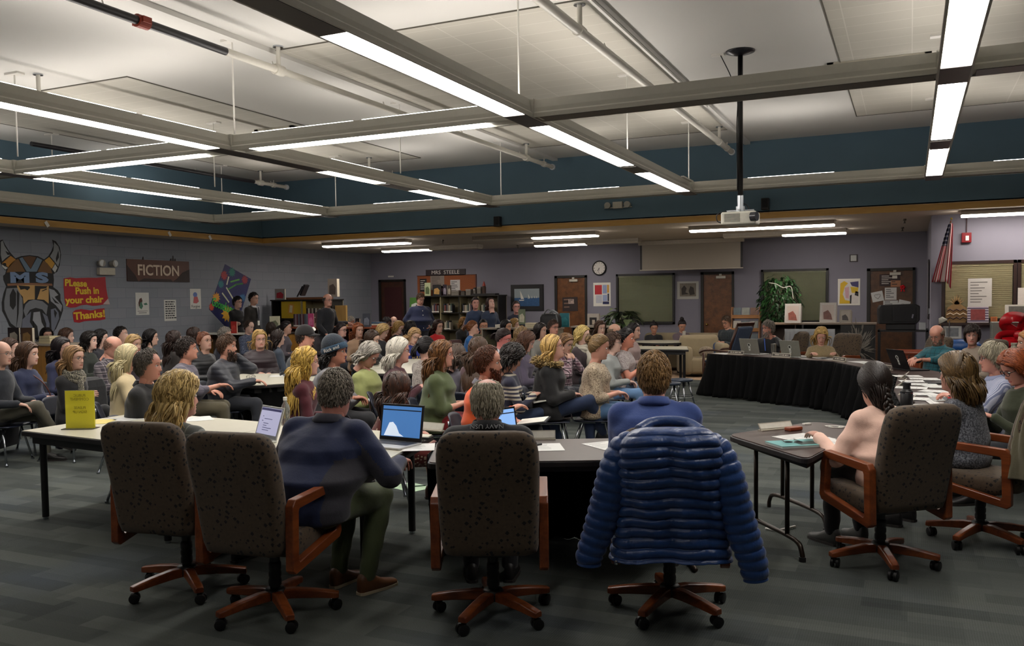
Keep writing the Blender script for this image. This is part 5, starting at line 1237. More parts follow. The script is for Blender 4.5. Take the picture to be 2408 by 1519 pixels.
a_,b_=onz(1008,1088,TZ)[:2],onz(1722,1077,TZ)[:2];u_=(b_-a_)/np.linalg.norm(b_-a_);n_=np.array([-u_[1],u_[0]])
T2P=[a_,b_,b_+n_*.80,a_+n_*.80]
T2=table_quad('dark brown folding table seen from behind the blue puffer jacket chair',T2P,TZ,[],top=M_TOPD,cat='table',name='folding_table',apron=.03,rnd=.06)
c2=np.mean(T2P,0)
for s in(.12,.88):
 p=a_+(b_-a_)*s-c2
 q=MB()
 for k in(.12,.66):q.tube([(*(p+n_*k),.67),(*(p+n_*k),.03)],.014,8)
 q.tube([(*(p+n_*.02),.02),(*(p+n_*.76),.02)],.015,8).build('folding_leg',plain('#3c322c',.35,.5),T2,smooth=True)
def skirt(label,path,z0=.0,z1=.70,amp=.035,pitch=.11,color='#060607',flare=.10,seed=0,group='black pleated skirts around the board tables',inw=None):
 P=np.array(path,float);seg=np.linalg.norm(np.diff(P,axis=0),axis=1);L=np.concatenate([[0],np.cumsum(seg)]);n=int(L[-1]/.018)+2
 s=np.linspace(0,L[-1],n);X=np.interp(s,L,P[:,0]);Y=np.interp(s,L,P[:,1]);T=np.stack([np.gradient(X),np.gradient(Y)],1);T/=np.linalg.norm(T,axis=1)[:,None];N=np.stack([T[:,1],-T[:,0]],1)
 r=np.random.default_rng(seed);ph=s/pitch*2*PI+2.6*np.interp(s,np.linspace(0,L[-1],12),r.normal(size=12));ph2=r.uniform(0,6)
 rings=[];zs=np.linspace(z1,z0+.012,14)
 for z in zs:
  k=(z1-z)/(z1-z0);w=amp*(.25+.75*min(1,k*1.6));d=w*np.sin(ph+.9*np.sin(k*3+s*2)+1.1*np.sin(s*4.3))+w*.9*np.sin(ph*.43+ph2+k*1.5)+flare*k+.02*k*np.sin(s*3.1)
  rings.append(np.stack([X+N[:,0]*d,Y+N[:,1]*d,np.full(n,z)+.012*np.sin(s*6+seed)*(z<z0+.05)],1))
 m=MB();m.loft(rings,cap=False,closed=False);o=m.build('table_skirt',plain(color,.9,0,.2,6,spec=.15),None,smooth=True)
 so=o.modifiers.new('thick','SOLIDIFY');so.thickness=.004;tag(o,label,'table skirt',group);return o
skirt('black cloth skirt hanging at the far side of the dark folding table',[tuple(a_+n_*.30-u_*.02),tuple(a_+n_*.83-u_*.02),tuple(b_+n_*.83),tuple(b_+n_*.5)],seed=3,flare=.02)
T3P=[(-1.16,6.14),(-.55,5.38),(-.30,6.75),(-.66,7.0)]
T3=table_quad('dark brown rounded corner folding table in front of the pink sweater woman',T3P,TZ,[],top=M_TOPD2,name='folding_table',apron=.03,rnd=.10)
c3=np.mean(T3P,0);du=np.array([1.08,1.6]);du/=np.linalg.norm(du);dv=np.array([-.58,.74]);dv/=np.linalg.norm(dv)
for s in(.22,1.0):
 b0=np.array([-.60,5.40])+np.array([.1,.99])*s-c3;q=MB()
 for k in(.22,.62):q.tube([(*(b0+dv*k),.67),(*(b0+dv*k),.12)],.015,8)
 pth=[(*(b0+dv*.04),.0),(*(b0+dv*.05),.06),(*(b0+dv*.12),.115),(*(b0+dv*.45),.125),(*(b0+dv*.74),.115),(*(b0+dv*.81),.06),(*(b0+dv*.82),.0)]
 q.tube(cat_rom(pth,4),.016,8).build('folding_leg',plain('#2b2119',.35,.5),T3,smooth=True)
 MB().cyl((*(b0+dv*.04),0),(*(b0+dv*.04),.03),.022,10).build('rubber_foot',M_BLACK,T3)
UA=[(-3.12,14.75),(-1.02,13.42),(-.62,14.06),(-2.72,15.39)];UB=[(-1.015,13.41),(-.12,11.42),(.46,11.68),(-.61,14.05)];UC=[(-.12,11.41),(-.14,9.55),(.42,9.5),(.455,11.67)];UD=[(-.14,9.545),(-.02,7.70),(.44,7.73),(.42,9.495)]
UT=[]
for P_,l_ in((UA,'dark board table at the back holding the two grey laptops'),(UB,'dark board table angled between the back row and the right column'),(UC,'dark paper covered board table in front of the teal plaid man'),(UD,'dark paper covered board table nearest the striped shirt man')):
 c=np.mean(P_,0);UT.append(table_quad(l_,P_,TZ,[tuple(c+(np.array(p)-c)*.8)for p in P_],top=M_TOPD2,name='folding_table',group='dark tables of the curved board row',apron=.03,legr=.014))
skirt('long black pleated skirt around the front of the curved board tables',[(-2.78,15.2),(-3.14,14.74),(-1.03,13.38),(-.14,11.40),(-.16,9.55),(-.04,7.68)],seed=5,pitch=.15,amp=.04,flare=.14)
table_quad('white topped table in the audience where two men rest their hands',[(-7.98,8.28),(-7.00,7.93),(-6.62,8.55),(-7.35,9.62),(-8.30,9.15)],TZ,[(-7.7,8.6),(-7.1,8.4),(-7.5,9.2)],rnd=.12,group='white topped audience tables')
skirt('black sheet hung for the dark shade under the audience table beside the blond ponytail woman',[(-7.9,8.33),(-7.02,8.02),(-6.70,8.56)],seed=9,flare=.0,amp=.01,group=None)  # black sheet put in for the dark shade under this table
table_quad('long white topped table in the middle of the audience',[(-6.6,9.75),(-5.95,9.95),(-6.5,12.6),(-7.7,12.3),(-7.9,11.2)],TZ,[(-6.7,10.2),(-6.5,12.2),(-7.5,11.8)],rnd=.1,group='white topped audience tables')
table_quad('white topped table with black legs before the round table',[(-5.35,15.8),(-3.70,15.80),(-3.95,16.75),(-5.6,16.75)],TZ,[(-3.80,15.9),(-5.2,15.9),(-4.05,16.65),(-5.45,16.65)],group=None)
t=thing('round_table','round white topped table in front of the cream sofa','table',(-4.95,18.55,0));MB().lathe([(.62,TZ-.006),(.62,TZ)],seg=40).build('tabletop',M_TOPW,t);MB().lathe([(.60,TZ-.05),(.63,TZ-.045),(.63,TZ-.006)],seg=40).build('edge_band',M_EDGE,t)
for k in range(4):MB().cyl((.4*math.cos(k*PI/2+.6),.4*math.sin(k*PI/2+.6),0),(.4*math.cos(k*PI/2+.6),.4*math.sin(k*PI/2+.6),TZ-.05),.024,12).build('leg',M_BLACK,t)
for i,(x,y)in enumerate(((onz(1602,892,.46)[:2]),(onz(1573,900,.46)[:2]))):
 if i==0:
  st=thing('stool','blue round stool standing furthest from the audience, chrome legs','stool',(x,y,0),0,'blue round stools with chrome legs')
  MB().lathe([(.14,.43),(.165,.435),(.172,.452),(.165,.467),(.13,.472)],seg=28).build('seat',plain('#232c3c',.4),st,smooth=True)
  for k in range(4):
   a=k*PI/2+.5;MB().tube([(.10*math.cos(a),.10*math.sin(a),.435),(.22*math.cos(a),.22*math.sin(a),.01)],.012,8).build('leg',M_LEGC,st,smooth=True)
  MB().tube([(.165*math.cos(a),.165*math.sin(a),.2)for a in np.linspace(0,2*PI,25)],.007,6).build('foot_ring',M_LEGC,st,smooth=True)
 else:dup(st,(x,y,0),.5,'blue round stool half hidden beside the patterned top woman, chrome legs')
M_PAPER=plain('#c9c9c6',.6,0,.02);M_PW=plain('#d4d3cd',.5,0,.02)
def paper(label,x,y,z=TZ,rz=0,w=.21,d=.28,col='#cdcdca',lines=6,group=None,name='sheet_of_paper',tri=False):
 t=thing(name,label,'paper',(x,y,z+.001),rz,group)
 MB().box((-w/2,-d/2,0),(w/2,d/2,.0016)).build('sheet',plain(col,.6,0,.02),t)
 if lines:
  m=MB();r=np.random.default_rng(hash_(label)%9999)
  for k in range(lines):yy=d*.38-k*d*.75/lines;m.box((-w*.4,yy,.0016),(-w*.4+w*.8*r.uniform(.5,1),yy+.004,.0021))
  m.build('printed_lines',plain('#8b8b8d',.6),t)
 return t
def laptop(label,x,y,rz,lid='#8d8b84',base='#b9bab8',screen=None,ang=105,z=TZ,w=.33,d=.23,stickers=1,bezel='#0f1012',emis=.9,group=None):
 """the user sits at -Y of it: screen faces -Y"""
 t=thing('laptop',label,'laptop',(x,y,z+.001),rz,group)
 MB().box((-w/2,-d/2,0),(w/2,d/2,.014)).build('base',plain(base,.35,.3),t,bevel=.004)
 MB().box((-w/2+.02,-.02,.0142),(w/2-.02,d/2-.02,.0155)).build('keyboard',plain('#222326',.5),t)
 M=np.array(Matrix.Translation((0,d/2-.004,.014))@Matrix.Rotation(math.radians(ang-90)*-1,4,'X'))
 li=MB().box((-w/2,-.004,0),(w/2,.004,d),M=M).build('lid',plain(lid,.35,.35),t,bevel=.003)
 MB().box((-w/2+.006,-.0052,.006),(w/2-.006,-.0042,d-.006),M=M).build('bezel',plain(bezel,.3),t)
 if screen:
  s=MB().box((-w/2+.016,-.0064,.026),(w/2-.016,-.0054,d-.015),M=M).build('screen',emit(screen,emis,'lit_screen'),t)
  if 'd7d9' in screen or '9a9ab5' in screen:
   m=MB()
   for k,(a,b)in enumerate(((-.10,-.085),(-.07,.04),(-.10,-.08),(-.07,0.0),(-.07,-.02),(-.07,.05),(-.07,0.02))):m.box((a,-.0072,.15-k*.016),(b,-.0066,.154-k*.016),M=M)
   m.box((-w/2+.018,-.0072,d-.035),(w/2-.018,-.0066,d-.018),M=M).build('text_lines',plain('#4d4f8a',.6),t)
  else:
   MB().prism([(-.14,.03),(-.10,.12),(-.07,.125),(-.04,.10),(-.01,.05),(.03,.03)],0,.0008,M=M@np.array(Matrix.Translation((0,-.0066,0))@Matrix.Rotation(PI/2,4,'X'))).build('screen_shape',emit('#c9d4e2',.4,'lit_screen_shape'),t)
   MB().box((-w/2+.018,-.0072,d-.045),(w/2-.018,-.0066,d-.038),M=M).build('screen_bar',plain('#101a2c',.5),t)
 if stickers:
  q=MB();q.cyl((0,.0045,d*.60),(0,.0055,d*.60),.030,20);q.box((-.016,.0042,d*.22),(.016,.0052,d*.48));q.v=[xf(v,M)for v in q.v];q.build('white_sticker',plain('#bfc0ba',.5),t)
  q=MB();q.cyl((0,.0052,d*.60),(0,.0062,d*.60),.019,16);q.box((-.008,.005,d*.33),(.008,.0058,d*.37));q.v=[xf(v,M)for v in q.v];q.build('sticker_mark',plain('#33332f',.5),t)
 return t
def nameplate(label,x,y,rz,w=.26,h=.06,z=TZ,txt=True,dark=True,lean=.25):
 t=thing('name_plate',label,'name plate',(x,y,z),rz)
 MB().box((-w/2,-.025,0),(w/2,.025,.008)).build('base',plain('#b4ae9f',.3,.5),t)
 M=TR((0,-.005,.006),rx=-lean);MB().box((-w/2,-.003,0),(w/2,.003,h),M=M).build('frame',plain('#b8b2a4',.3,.5),t)
 MB().box((-w/2+.006,-.0045,.008),(w/2-.006,-.003,h-.008),M=M).build('plate',plain('#3b332e' if dark else '#c9c5b9',.4),t)
 if txt:
  m=MB();r=np.random.default_rng(hash_(label)%999);x0=-w*.34
  while x0<w*.34:l=r.uniform(.010,.016);m.box((x0,-.0055,h*.38),(x0+l*.75,-.0045,h*.62),M=M);x0+=l+(.012 if r.random()<.15 else 0)
  m.build('letters',plain('#c9c2b2',.5),t)
 return t
def dirto(p,q):return math.atan2(q[1]-p[1],q[0]-p[0])-PI/2
t=thing('sign_holder','clear acrylic stand holding a yellow sheet, mirrored PUBLIC COMMENT PLEASE SIGN UP','sign',(*onz(190,1008,TZ)[:2],TZ),.42)
gm,gn=newmat('clear_acrylic',.05,0,'#f2f2ea');gn.b.inputs['Transmission Weight'].default_value=.9;gn.b.inputs['IOR'].default_value=1.2
MB().box((-.125,-.06,0),(.125,.06,.006)).build('foot',gm,t);MB().box((-.115,-.002,.006),(.115,.002,.30)).build('yellow_sheet',plain('#ece03c',.45,0,.06,8),t);MB().box((-.12,.0025,.006),(.12,.004,.305)).build('clear_panel',gm,t)
M_T=plain('#a89c2c',.6)
for s_,z_,k in(('PUBLIC',.262,.03),('COMMENT',.232,.03),('PLEASE',.165,.03),('SIGN UP',.132,.03)):text(s_,k,M_T,t,np.array(Matrix.Translation((0,-.0035,z_))@Matrix.Rotation(PI/2,4,'X')@Matrix.Diagonal((-1,1,1,1))),.0006,'mirrored_lettering')
paper('yellow sheet lying behind the acrylic sign',*onz(232,992,TZ)[:2],rz=.5,col='#cdb95c',lines=0);paper('white sheet lying at the far end of the left table',*onz(300,985,TZ)[:2],rz=1.2,lines=7);paper('white sheet left of the wavy blond woman',*onz(345,979,TZ)[:2],rz=1.0,lines=0);paper('white sheet right of the wavy blond woman',*onz(468,985,TZ)[:2],rz=.9,lines=4)
laptop('open white laptop showing a lilac text document on the left table',*onz(590,1040,TZ)[:2],rz=-.25-.12,lid='#c5c6c2',base='#c5c6c2',screen='#9a9ab5',bezel='#8f9096',emis=.42,stickers=0,ang=108,w=.31)
laptop('open laptop with blue screen in front of the navy jacket man',*onz(915,1048,TZ)[:2],rz=-.10,lid='#34353a',base='#b5b6b4',screen='#3f6ea8',emis=.38,stickers=0,ang=100,w=.36,d=.25)
t=thing('water_bottle','clear plastic water bottle with white cap beside the navy jacket','bottle',(*onz(672,1000,TZ)[:2],TZ))
MB().lathe([(.030,0),(.034,.006),(.034,.05),(.032,.055),(.034,.06),(.034,.13),(.030,.155),(.014,.185),(.013,.20)],seg=24).build('bottle',gm,t,smooth=True);MB().lathe([(.0155,.198),(.0155,.222),(.012,.225)],seg=20).build('cap',M_WHITE,t,smooth=True,angle=40)
nameplate('white name plate lying on the right end of the left table',*onz(1003,1012,TZ)[:2],rz=-.12,w=.30,txt=False,dark=False,lean=.5)
paper('sheet under the dark cable on the left table',*onz(985,1052,TZ)[:2],rz=.5,lines=5)
cb=MB().tube(cat_rom([(*onz(950,1050,TZ)[:2],TZ+.006),(*onz(965,1038,TZ)[:2],TZ+.02),(*onz(990,1034,TZ)[:2],TZ+.010)]),.003,6).cbox((*onz(999,1034,TZ)[:2],TZ+.010),(.07,.03,.016)).build('adapter_cable',M_BLACK,None);tag(cb,'black adapter and cable plugged into the blue screen laptop','cable')
laptop('dark laptop with bright web page beside the grey haired man in charcoal',*onz(1205,1050,TZ)[:2],rz=dirto((0,0),(-.42,.9))+.75,lid='#2c2c2e',base='#2c2c2e',screen='#7da6dc',emis=.45,stickers=0,ang=100)
nameplate('white name plate at the far edge of the dark folding table',*onz(1262,1034,TZ)[:2],rz=.43,w=.26,txt=False,dark=False)
for i,(px,py,r_,l_)in enumerate(((1285,1052,.5,'typed white sheet on the dark folding table beside the laptop'),(1425,1048,.9,'typed white sheet under the edge of the blue shirt man'),)):paper(l_,*onz(px,py,TZ)[:2],rz=r_)
nameplate('silver name plate at the left end of the right folding table',*onz(1826,1010,TZ)[:2],rz=.85,w=.30,h=.055,txt=False,dark=False,lean=.6)
t=thing('gavel_block','reddish wooden gavel block beside the silver name plate','gavel block',(*onz(1866,1012,TZ)[:2],TZ),.95);MB().box((-.065,-.03,0),(.065,.03,.028)).build('block',wood('#6b2d17','#8d4326',2,'X'),t,bevel=.008)
paper('typed white sheets on the right folding table beside the pink elbow',*onz(1890,1030,TZ)[:2],rz=.9,w=.30,d=.30);paper('loose typed sheet sliding under the pink elbow',*onz(1930,1038,TZ+.004)[:2],z=TZ+.004,rz=.5,w=.25,d=.3)
t=thing('newspaper','folded teal newspaper lying under the eyeglasses','newspaper',(*onz(1875,1046,TZ)[:2],TZ),.65);MB().box((-.17,-.11,0),(.17,.11,.012)).build('pages',plain('#a9b4b0',.7),t);MB().box((-.17,-.11,.012),(.17,.11,.015)).build('teal_cover',plain('#5f9a9a',.5,0,.3,8),t);MB().box((-.02,-.08,.0151),(.12,.02,.0163)).build('cover_photo',plain('#2c3a36',.5,0,.5,30),t)
t=thing('eyeglasses','folded dark eyeglasses on the teal newspaper','glasses',(*onz(1866,1040,TZ+.02)[:2],TZ+.019),.4)
m=MB()
for s in(-1,1):m.tube([(s*.032+.025*math.cos(a),.018*math.sin(a),.004)for a in np.linspace(0,2*PI,16)],.003,5)
m.tube([(-.057,0,.004),(-.05,.09,.003)],.0025,5).tube([(.057,0,.004),(.03,.09,.003)],.0025,5).build('frame',M_BLACK,t,smooth=True)
cc=onz(1955,1004,TZ)[:2];pth=[(cc[0]+(.05+.012*math.sin(3*a))*math.cos(a)+.004*a,cc[1]+.045*math.sin(a),TZ+.004)for a in np.linspace(0,15,70)]
tag(MB().tube(pth,.0025,5).build('charging_cable',M_WHITE,None,smooth=True),'coiled white charging cable on the right folding table','cable')
tag(at(MB().box((-.03,-.015,0),(.03,.015,.01)).build('charger_plug',M_WHITE),(*onz(1897,998,TZ)[:2],TZ),.8),'small white plug at the far edge of the right folding table','plug')
def bz(px,py,z=TZ):return onz(px,py,z)[:2]
def unit_rz(p,toward):return math.atan2(toward[1]-p[1],toward[0]-p[0])-PI/2
faceA=math.atan2(-.85,-.53)
laptop('grey laptop with lid sticker in front of the bearded man in black',-2.33,14.72,rz=PI-.56+.10,lid='#8b887f',z=TZ,w=.36,d=.26,group=None);laptop('grey laptop with lid sticker in front of the tan sweater woman',-1.62,14.22,rz=PI-.56+.05,lid='#8b8a80',w=.36,d=.26)
laptop('black laptop with white stickers between the empty chair and the braided hair',.02,12.15,rz=PI-1.0,lid='#18181b',base='#1c1c20',w=.38,d=.27,ang=112)
t=thing('tumbler','stainless steel tumbler standing between the two grey laptops','cup',(-1.98,14.35,TZ));MB().lathe([(.030,0),(.036,.01),(.046,.19),(.046,.2),(.042,.2),(.040,.19)],seg=28).build('cup_body',plain('#a7a59e',.22,.9),t,smooth=True,angle=60)
nameplate('name plate on the board table in front of the left grey laptop',-2.62,14.58,rz=-.56,w=.34);nameplate('name plate on the board table before the tan sweater woman',-1.83,14.10,rz=-.56,w=.36);nameplate('name plate at the bend of the curved board tables',-.93,13.42,rz=-.9,w=.30)
nameplate('gold edged name plate right above the braided hair',-.30,12.12,rz=-1.05,w=.36,txt=False)
for i,(x,y,r_,l_)in enumerate(((-2.85,14.75,.9,'sheet at the left end of the board table'),(-1.22,14.06,.5,'open papers before the tan sweater woman'),(-1.12,13.98,.7,'second open paper before the tan sweater woman'),(-.62,13.35,.6,'white sheet right of the name plate at the bend'),(-.45,13.0,.4,'white sheet below the empty office chair'))):paper(l_,x,y,rz=r_,lines=3,w=.25,d=.34)
rp=np.random.default_rng(21)
px_=[(-.02,11.2,'half hidden'),(.15,10.9,''),(.05,10.55,''),(.30,10.75,''),(.12,10.2,''),(.3,10.0,''),(.02,9.8,''),(.25,9.5,''),(.1,9.2,''),(.32,9.0,''),(.12,8.75,''),(.3,8.5,''),(.2,8.25,''),(.35,8.0,'')]
ords=['farthest','second','third','fourth','fifth','sixth','seventh','eighth','ninth','tenth','eleventh','twelfth','thirteenth','nearest']
for i,(x,y,_)in enumerate(px_):paper('loose paper on the right board tables, %s counted from behind'%ords[i],x,y,rz=rp.uniform(-.4,.4)+PI/2,lines=4,z=TZ+.0005*i,w=.23,d=.30,group='loose papers on the right board tables')
for i,(x,y,l_)in enumerate(((-.06,11.0,'behind the braided head'),(-.08,10.1,'halfway along'),(-.06,9.2,'near the black bottle'),(-.0,8.45,'nearest the grey knit woman'))):nameplate('slim name plate back on the right board tables, %s'%l_,x,y,rz=-PI/2-.1,w=.34,h=.07,txt=False,dark=False,lean=.7)
for i,(x,y,l_)in enumerate(((.28,10.45,'blue edged open laptop lid seen edge on before the teal plaid man'),(.30,8.75,'grey open laptop seen edge on left of the grey knit woman'))):laptop(l_,x,y,rz=-PI/2+.12,lid='#3c4650' if i==0 else '#8d8f90',base='#2b2b2e' if i==0 else '#a5a6a5',stickers=0,ang=118,w=.34,d=.24)
t=thing('black_bottle','black drinking bottle right of the braided hair','bottle',(-.02,8.0,TZ));MB().lathe([(.045,0),(.05,.01),(.05,.13),(.047,.135),(.05,.14),(.05,.15),(.03,.17),(.028,.20),(.034,.20),(.034,.225),(.02,.23)],seg=24).build('bottle_body',M_BLACK,t,smooth=True,angle=40);MB().lathe([(.0508,.135),(.0508,.143)],seg=24,cap=False).build('silver_band',M_CHROME,t)
t=thing('tea_glass','dark drink with red label beside the grey knit woman','cup',(.34,8.08,TZ));MB().lathe([(.034,0),(.04,.01),(.045,.12),(.043,.12)],seg=20).build('glass',plain('#241a18',.15),t,smooth=True);MB().lathe([(.0455,.07),(.0465,.11)],seg=20,cap=False).build('red_label',plain('#b3232b',.5),t)
t=thing('eyeglasses','folded eyeglasses standing on the audience table beside the paper','glasses',(*onz(590,889,TZ)[:2],TZ+.018),.7)
m=MB()
for s in(-1,1):m.tube([(s*.032+.024*math.cos(a),.0,.018*math.sin(a))for a in np.linspace(0,2*PI,16)],.0025,5)
m.tube([(-.057,0,.004),(-.02,.10,-.012)],.002,5).tube([(.057,0,.004),(.02,.10,-.012)],.002,5).build('frame',M_BLACK,t,smooth=True)
paper('white sheet on the audience table nearest the grey plaid man',*onz(545,895,TZ)[:2],rz=1.0,w=.3,d=.45,lines=0);paper('white folded sheet on the audience table by the blond ponytail',*onz(655,884,TZ)[:2],rz=.6,lines=0);paper('white sheet on the long table behind the grey haired women',*onz(893,852,TZ)[:2],rz=.6,lines=0)
paper('pale green sheet lying on the carpet under the table',*onz(966,1146,0)[:2],z=.001,rz=-.35,w=.34,d=.26,col='#a9c4a6',lines=8)
t=thing('pen','dark green pen lying on the pale green sheet','pen',(*onz(983,1145,0)[:2],.009),-.9);MB().cyl((0,-.07,0),(0,.07,0),.005,8).build('barrel',plain('#1f3a28',.4),t,smooth=True)
tag(at(MB().ball((0,0,.015),(.03,.022,.016),10).build('computer_mouse',M_BLACK,None,smooth=True),(*onz(920,1137,0)[:2],0)),'small black object on the carpet left of the green sheet','small object')
for i,pts in enumerate(([(1310,1255),(1335,1262),(1360,1256),(1385,1266),(1410,1262)],[(1800,1243),(1830,1247),(1870,1238)])):
 o=MB().tube(cat_rom([(*onz(x,y,.01)[:2],.012)for x,y in pts]),.008,6).build('floor_cable',M_WHITE,None,smooth=True);tag(o,['white cable lying on the carpet under the dark folding table','white cable on the carpet behind the bent table legs'][i],'cable')
M_CREAM=plain('#8f8567',.6,0,.05,3);M_SHB=plain('#15130f',.5)
BOOKC=['#2a2c34','#5b2a2a','#8d8778','#39424e','#6d5a48','#a49c8c','#222024','#4a5a52','#77423a','#b5ad9c','#3b2a3c','#585c66']
_bk={}
def book(col,label,loc,rz,w=.03,h=.22,d=.15,group=None,lean=0):
 k=(col,round(w,3),round(h,2))
 if k not in _bk:
  t=thing('book',label,'book',loc,rz,group,ry=lean)
  MB().box((-w/2,-d/2,0),(w/2,-d/2+.004,h)).box((-w/2,-d/2,0),(-w/2+.003,d/2,h)).box((w/2-.003,-d/2,0),(w/2,d/2,h)).build('cover',plain(col,.5,0,.15,20),t)
  MB().box((-w/2+.003,-d/2+.004,.004),(w/2-.003,d/2-.004,h-.005)).build('pages',plain('#c2b9a2',.8),t)
  MB().box((-w/2-.0004,-d/2-.001,.012),(w/2+.0004,-d/2,.04)).build('spine_label',plain('#c4c2bb',.6),t)
  _bk[k]=t;return t
 t=dup(_bk[k],loc,rz,label,group);t.rotation_euler=(0,lean,rz);return t
def bookcase(label,x0,x1,y,dep,zt,cols,rows,z0=.08,frame=M_SHB,inner=M_CREAM,top=None,name='bookcase',rz=0,topov=.02):
 w=x1-x0;t=thing(name,label,'bookcase',((x0+x1)/2,y,0),rz)
 MB().box((-w/2,dep-.02,0),(w/2,dep,zt)).build('back_panel',inner,t)
 for s,a in((-1,-w/2),(1,w/2-.03)):MB().box((a,0,0),(a+.03,dep-.02,zt-.03)).build('side_panel',frame,t)
 MB().box((-w/2-topov,-topov,zt-.03),(w/2+topov,dep,zt)).build('top_panel',top or frame,t)
 cw=(w-.06)/cols
 for c in range(1,cols):MB().box((-w/2+.03+c*cw-.012,.01,0),(-w/2+.03+c*cw+.012,dep-.02,zt-.03)).build('divider',inner,t);MB().box((-w/2+.03+c*cw-.012,-.0,0),(-w/2+.03+c*cw+.012,.01,zt-.03)).build('divider_edge',frame if c%2==0 else inner,t)
 for r in rows:MB().box((-w/2+.03,.005,r-.022),(w/2-.03,dep-.02,r)).build('shelf',frame,t)
 return t
bookcase('black framed four column bookcase under the cork board',-12.12,-9.78,20.45,.50,1.79,4,(.40,.87,1.33))
rb_=np.random.default_rng(5);nb=0
for row,z in enumerate((1.33,.87)):
 for c in range(4):
  xa=-12.12+.05+c*.57;n=rb_.integers(6,11);x=xa+(.22 if c==0 and row==0 else .04)
  for k in range(n):
   w=float(rb_.choice([.02,.028,.036]));h=float(rb_.choice([.20,.24]))
   if x+w>xa+.50:break
   book(BOOKC[(k*5+c*3+row)%12],'thin book standing on the %s shelf of the bookcase under the cork board'%('upper','lower')[row],(x+w/2,20.60,z),0,w,h,group='books on the %s shelf under the cork board'%('upper','lower')[row]);x+=w+.001;nb+=1
def cover(label,x,y,z,w,h,c1,c2,rz=0,lean=.0,d=.03,name='book',cat='book'):
 t=thing(name,label,cat,(x,y,z),rz,None,rx=-lean)
 MB().box((-w/2,-d/2,0),(w/2,-d/2+.003,h)).build('front_cover',plain(c1,.4,0,.1,12),t);MB().box((-w/2+.003,-d/2+.003,.003),(w/2-.003,d/2-.003,h-.004)).build('pages',plain('#c9c0ac',.8),t);MB().box((-w/2,d/2-.003,0),(w/2,d/2,h)).build('back_cover',plain(c1,.4,0,.1,12),t)
 MB().prism([(-w*.36,h*.16),(w*.30,h*.12),(w*.36,h*.5),(w*.1,h*.72),(-w*.32,h*.62)],.0,.001,M=np.array(Matrix.Translation((0,-d/2-.0002,0))@Matrix.Rotation(PI/2,4,'X'))).build('cover_art',plain(c2,.4,0,.5,16),t)
 return t
cover('pale green covered book standing left on the black bookcase',-12.02,20.65,1.79,.18,.36,'#b9c29a','#5b6a4a');cover('dark book with a bright picture beside the pale green one',-11.73,20.65,1.79,.24,.30,'#1c1a1c','#b08a50',.1)
cover('slim dark purple book standing on the black bookcase',-11.48,20.65,1.79,.12,.30,'#2a1f2c','#8d8490');cover('slim grey book beside the purple one',-11.34,20.65,1.79,.10,.28,'#4a4038','#a9a090')
for i,(x,h,w)in enumerate(((-11.12,.14,.22),(-10.9,.12,.15),(-10.72,.16,.14),(-10.55,.20,.11),(-10.4,.22,.10))):
 t=thing('glass_jar' if i%2 else 'trinket_box',['low grey trinket box on the black bookcase','short glass jar right of the trinket box','grey lidded box between two glass jars','tall glass jar with dark content','tallest glass jar near the board edge'][i],'jar' if i%2 else 'box',(x,20.62,1.79))
 if i%2:MB().lathe([(w/2,0),(w/2,h*.75),(w*.38,h*.85)],seg=18).build('jar_body',plain('#55504a',.15,0,.3),t,smooth=True,angle=50);MB().lathe([(w*.4,h*.85),(w*.4,h)],seg=18).build('jar_lid',plain('#2c2a28',.4),t)
 else:MB().cbox((0,0,h*.4),(w,.14,h*.8)).build('box_body',plain('#6b655c',.5,0,.3),t);MB().cbox((0,0,h*.9),(w+.01,.15,h*.2)).build('box_lid',plain('#87807a',.5),t)
t=thing('lantern','small red topped lantern jar on the black bookcase','lantern',(-10.28,20.62,1.79));MB().lathe([(.05,0),(.055,.2),(.04,.24)],seg=16).build('glass',plain('#4a3a34',.2),t);MB().lathe([(.05,.24),(.02,.33),(.012,.36)],seg=14).build('red_top',plain('#8d2a1c',.4),t)
tag(MB().box((-10.6,20.5,1.79),(-9.9,20.75,1.83)).build('flat_tray',M_BLACK),'flat black tray at the right end of the black bookcase','tray')
cover('green and white magazine cover leaning behind the big man in navy',-12.35,20.5,1.25,.34,.50,'#4d7a38','#c9ccc8',.05,.1);tag(MB().box((-12.6,20.4,0),(-12.15,20.9,1.25)).build('side_cabinet',plain('#3a2c24',.5)),'dark low cabinet left of the black bookcase','cabinet')
bookcase('wide bookcase with yellow display panel near the far left corner',-13.85,-12.10,16.4,.45,1.73,2,(.45,.90,1.28))
t=thing('display_board','bright yellow display board with cut out letters inside the left bookcase','display board',(-13.30,16.45,1.29));MB().box((-.30,0,0),(.42,.015,.40)).build('yellow_board',plain('#b89a1c',.55,0,.08,5),t)
MB().box((-.12,-.004,.1),(.04,0,.33),M=TR(ry=.15)).build('orange_card',plain('#c08a3a',.6),t);MB().box((-.08,-.008,.13),(.0,-.004,.30),M=TR(ry=.15)).build('white_letters',plain('#cfc6a5',.6),t)
for k in range(13):book(('#b9b3a6','#2b2a2c','#c4bfb2','#5b4a3c')[k%4],'pale spined book in the row right of the yellow display',(-12.92+k*.052,16.56,1.28),0,.045,.24,.16,'pale spined books beside the yellow display')
cover('grey and red covered book at the left end of the yellow display bookcase',-13.70,16.55,1.73,.30,.26,'#8f8a86','#a32430');tag(MB().box((-13.45,16.45,1.73),(-12.35,16.8,1.78)).build('wooden_tray',wood('#5b3a24','#7d5534',1,'X')),'long wooden tray on top of the left bookcase','tray')
t=thing('tilted_stand','dark tilted reading stand on the left bookcase','stand',(-13.25,16.6,1.78));MB().cbox((0,0,.17),(.03,.02,.30),M=TR(ry=.6)).cbox((.12,0,.26),(.05,.16,.28),M=TR(ry=.5)).build('stand_frame',plain('#242226',.4),t)
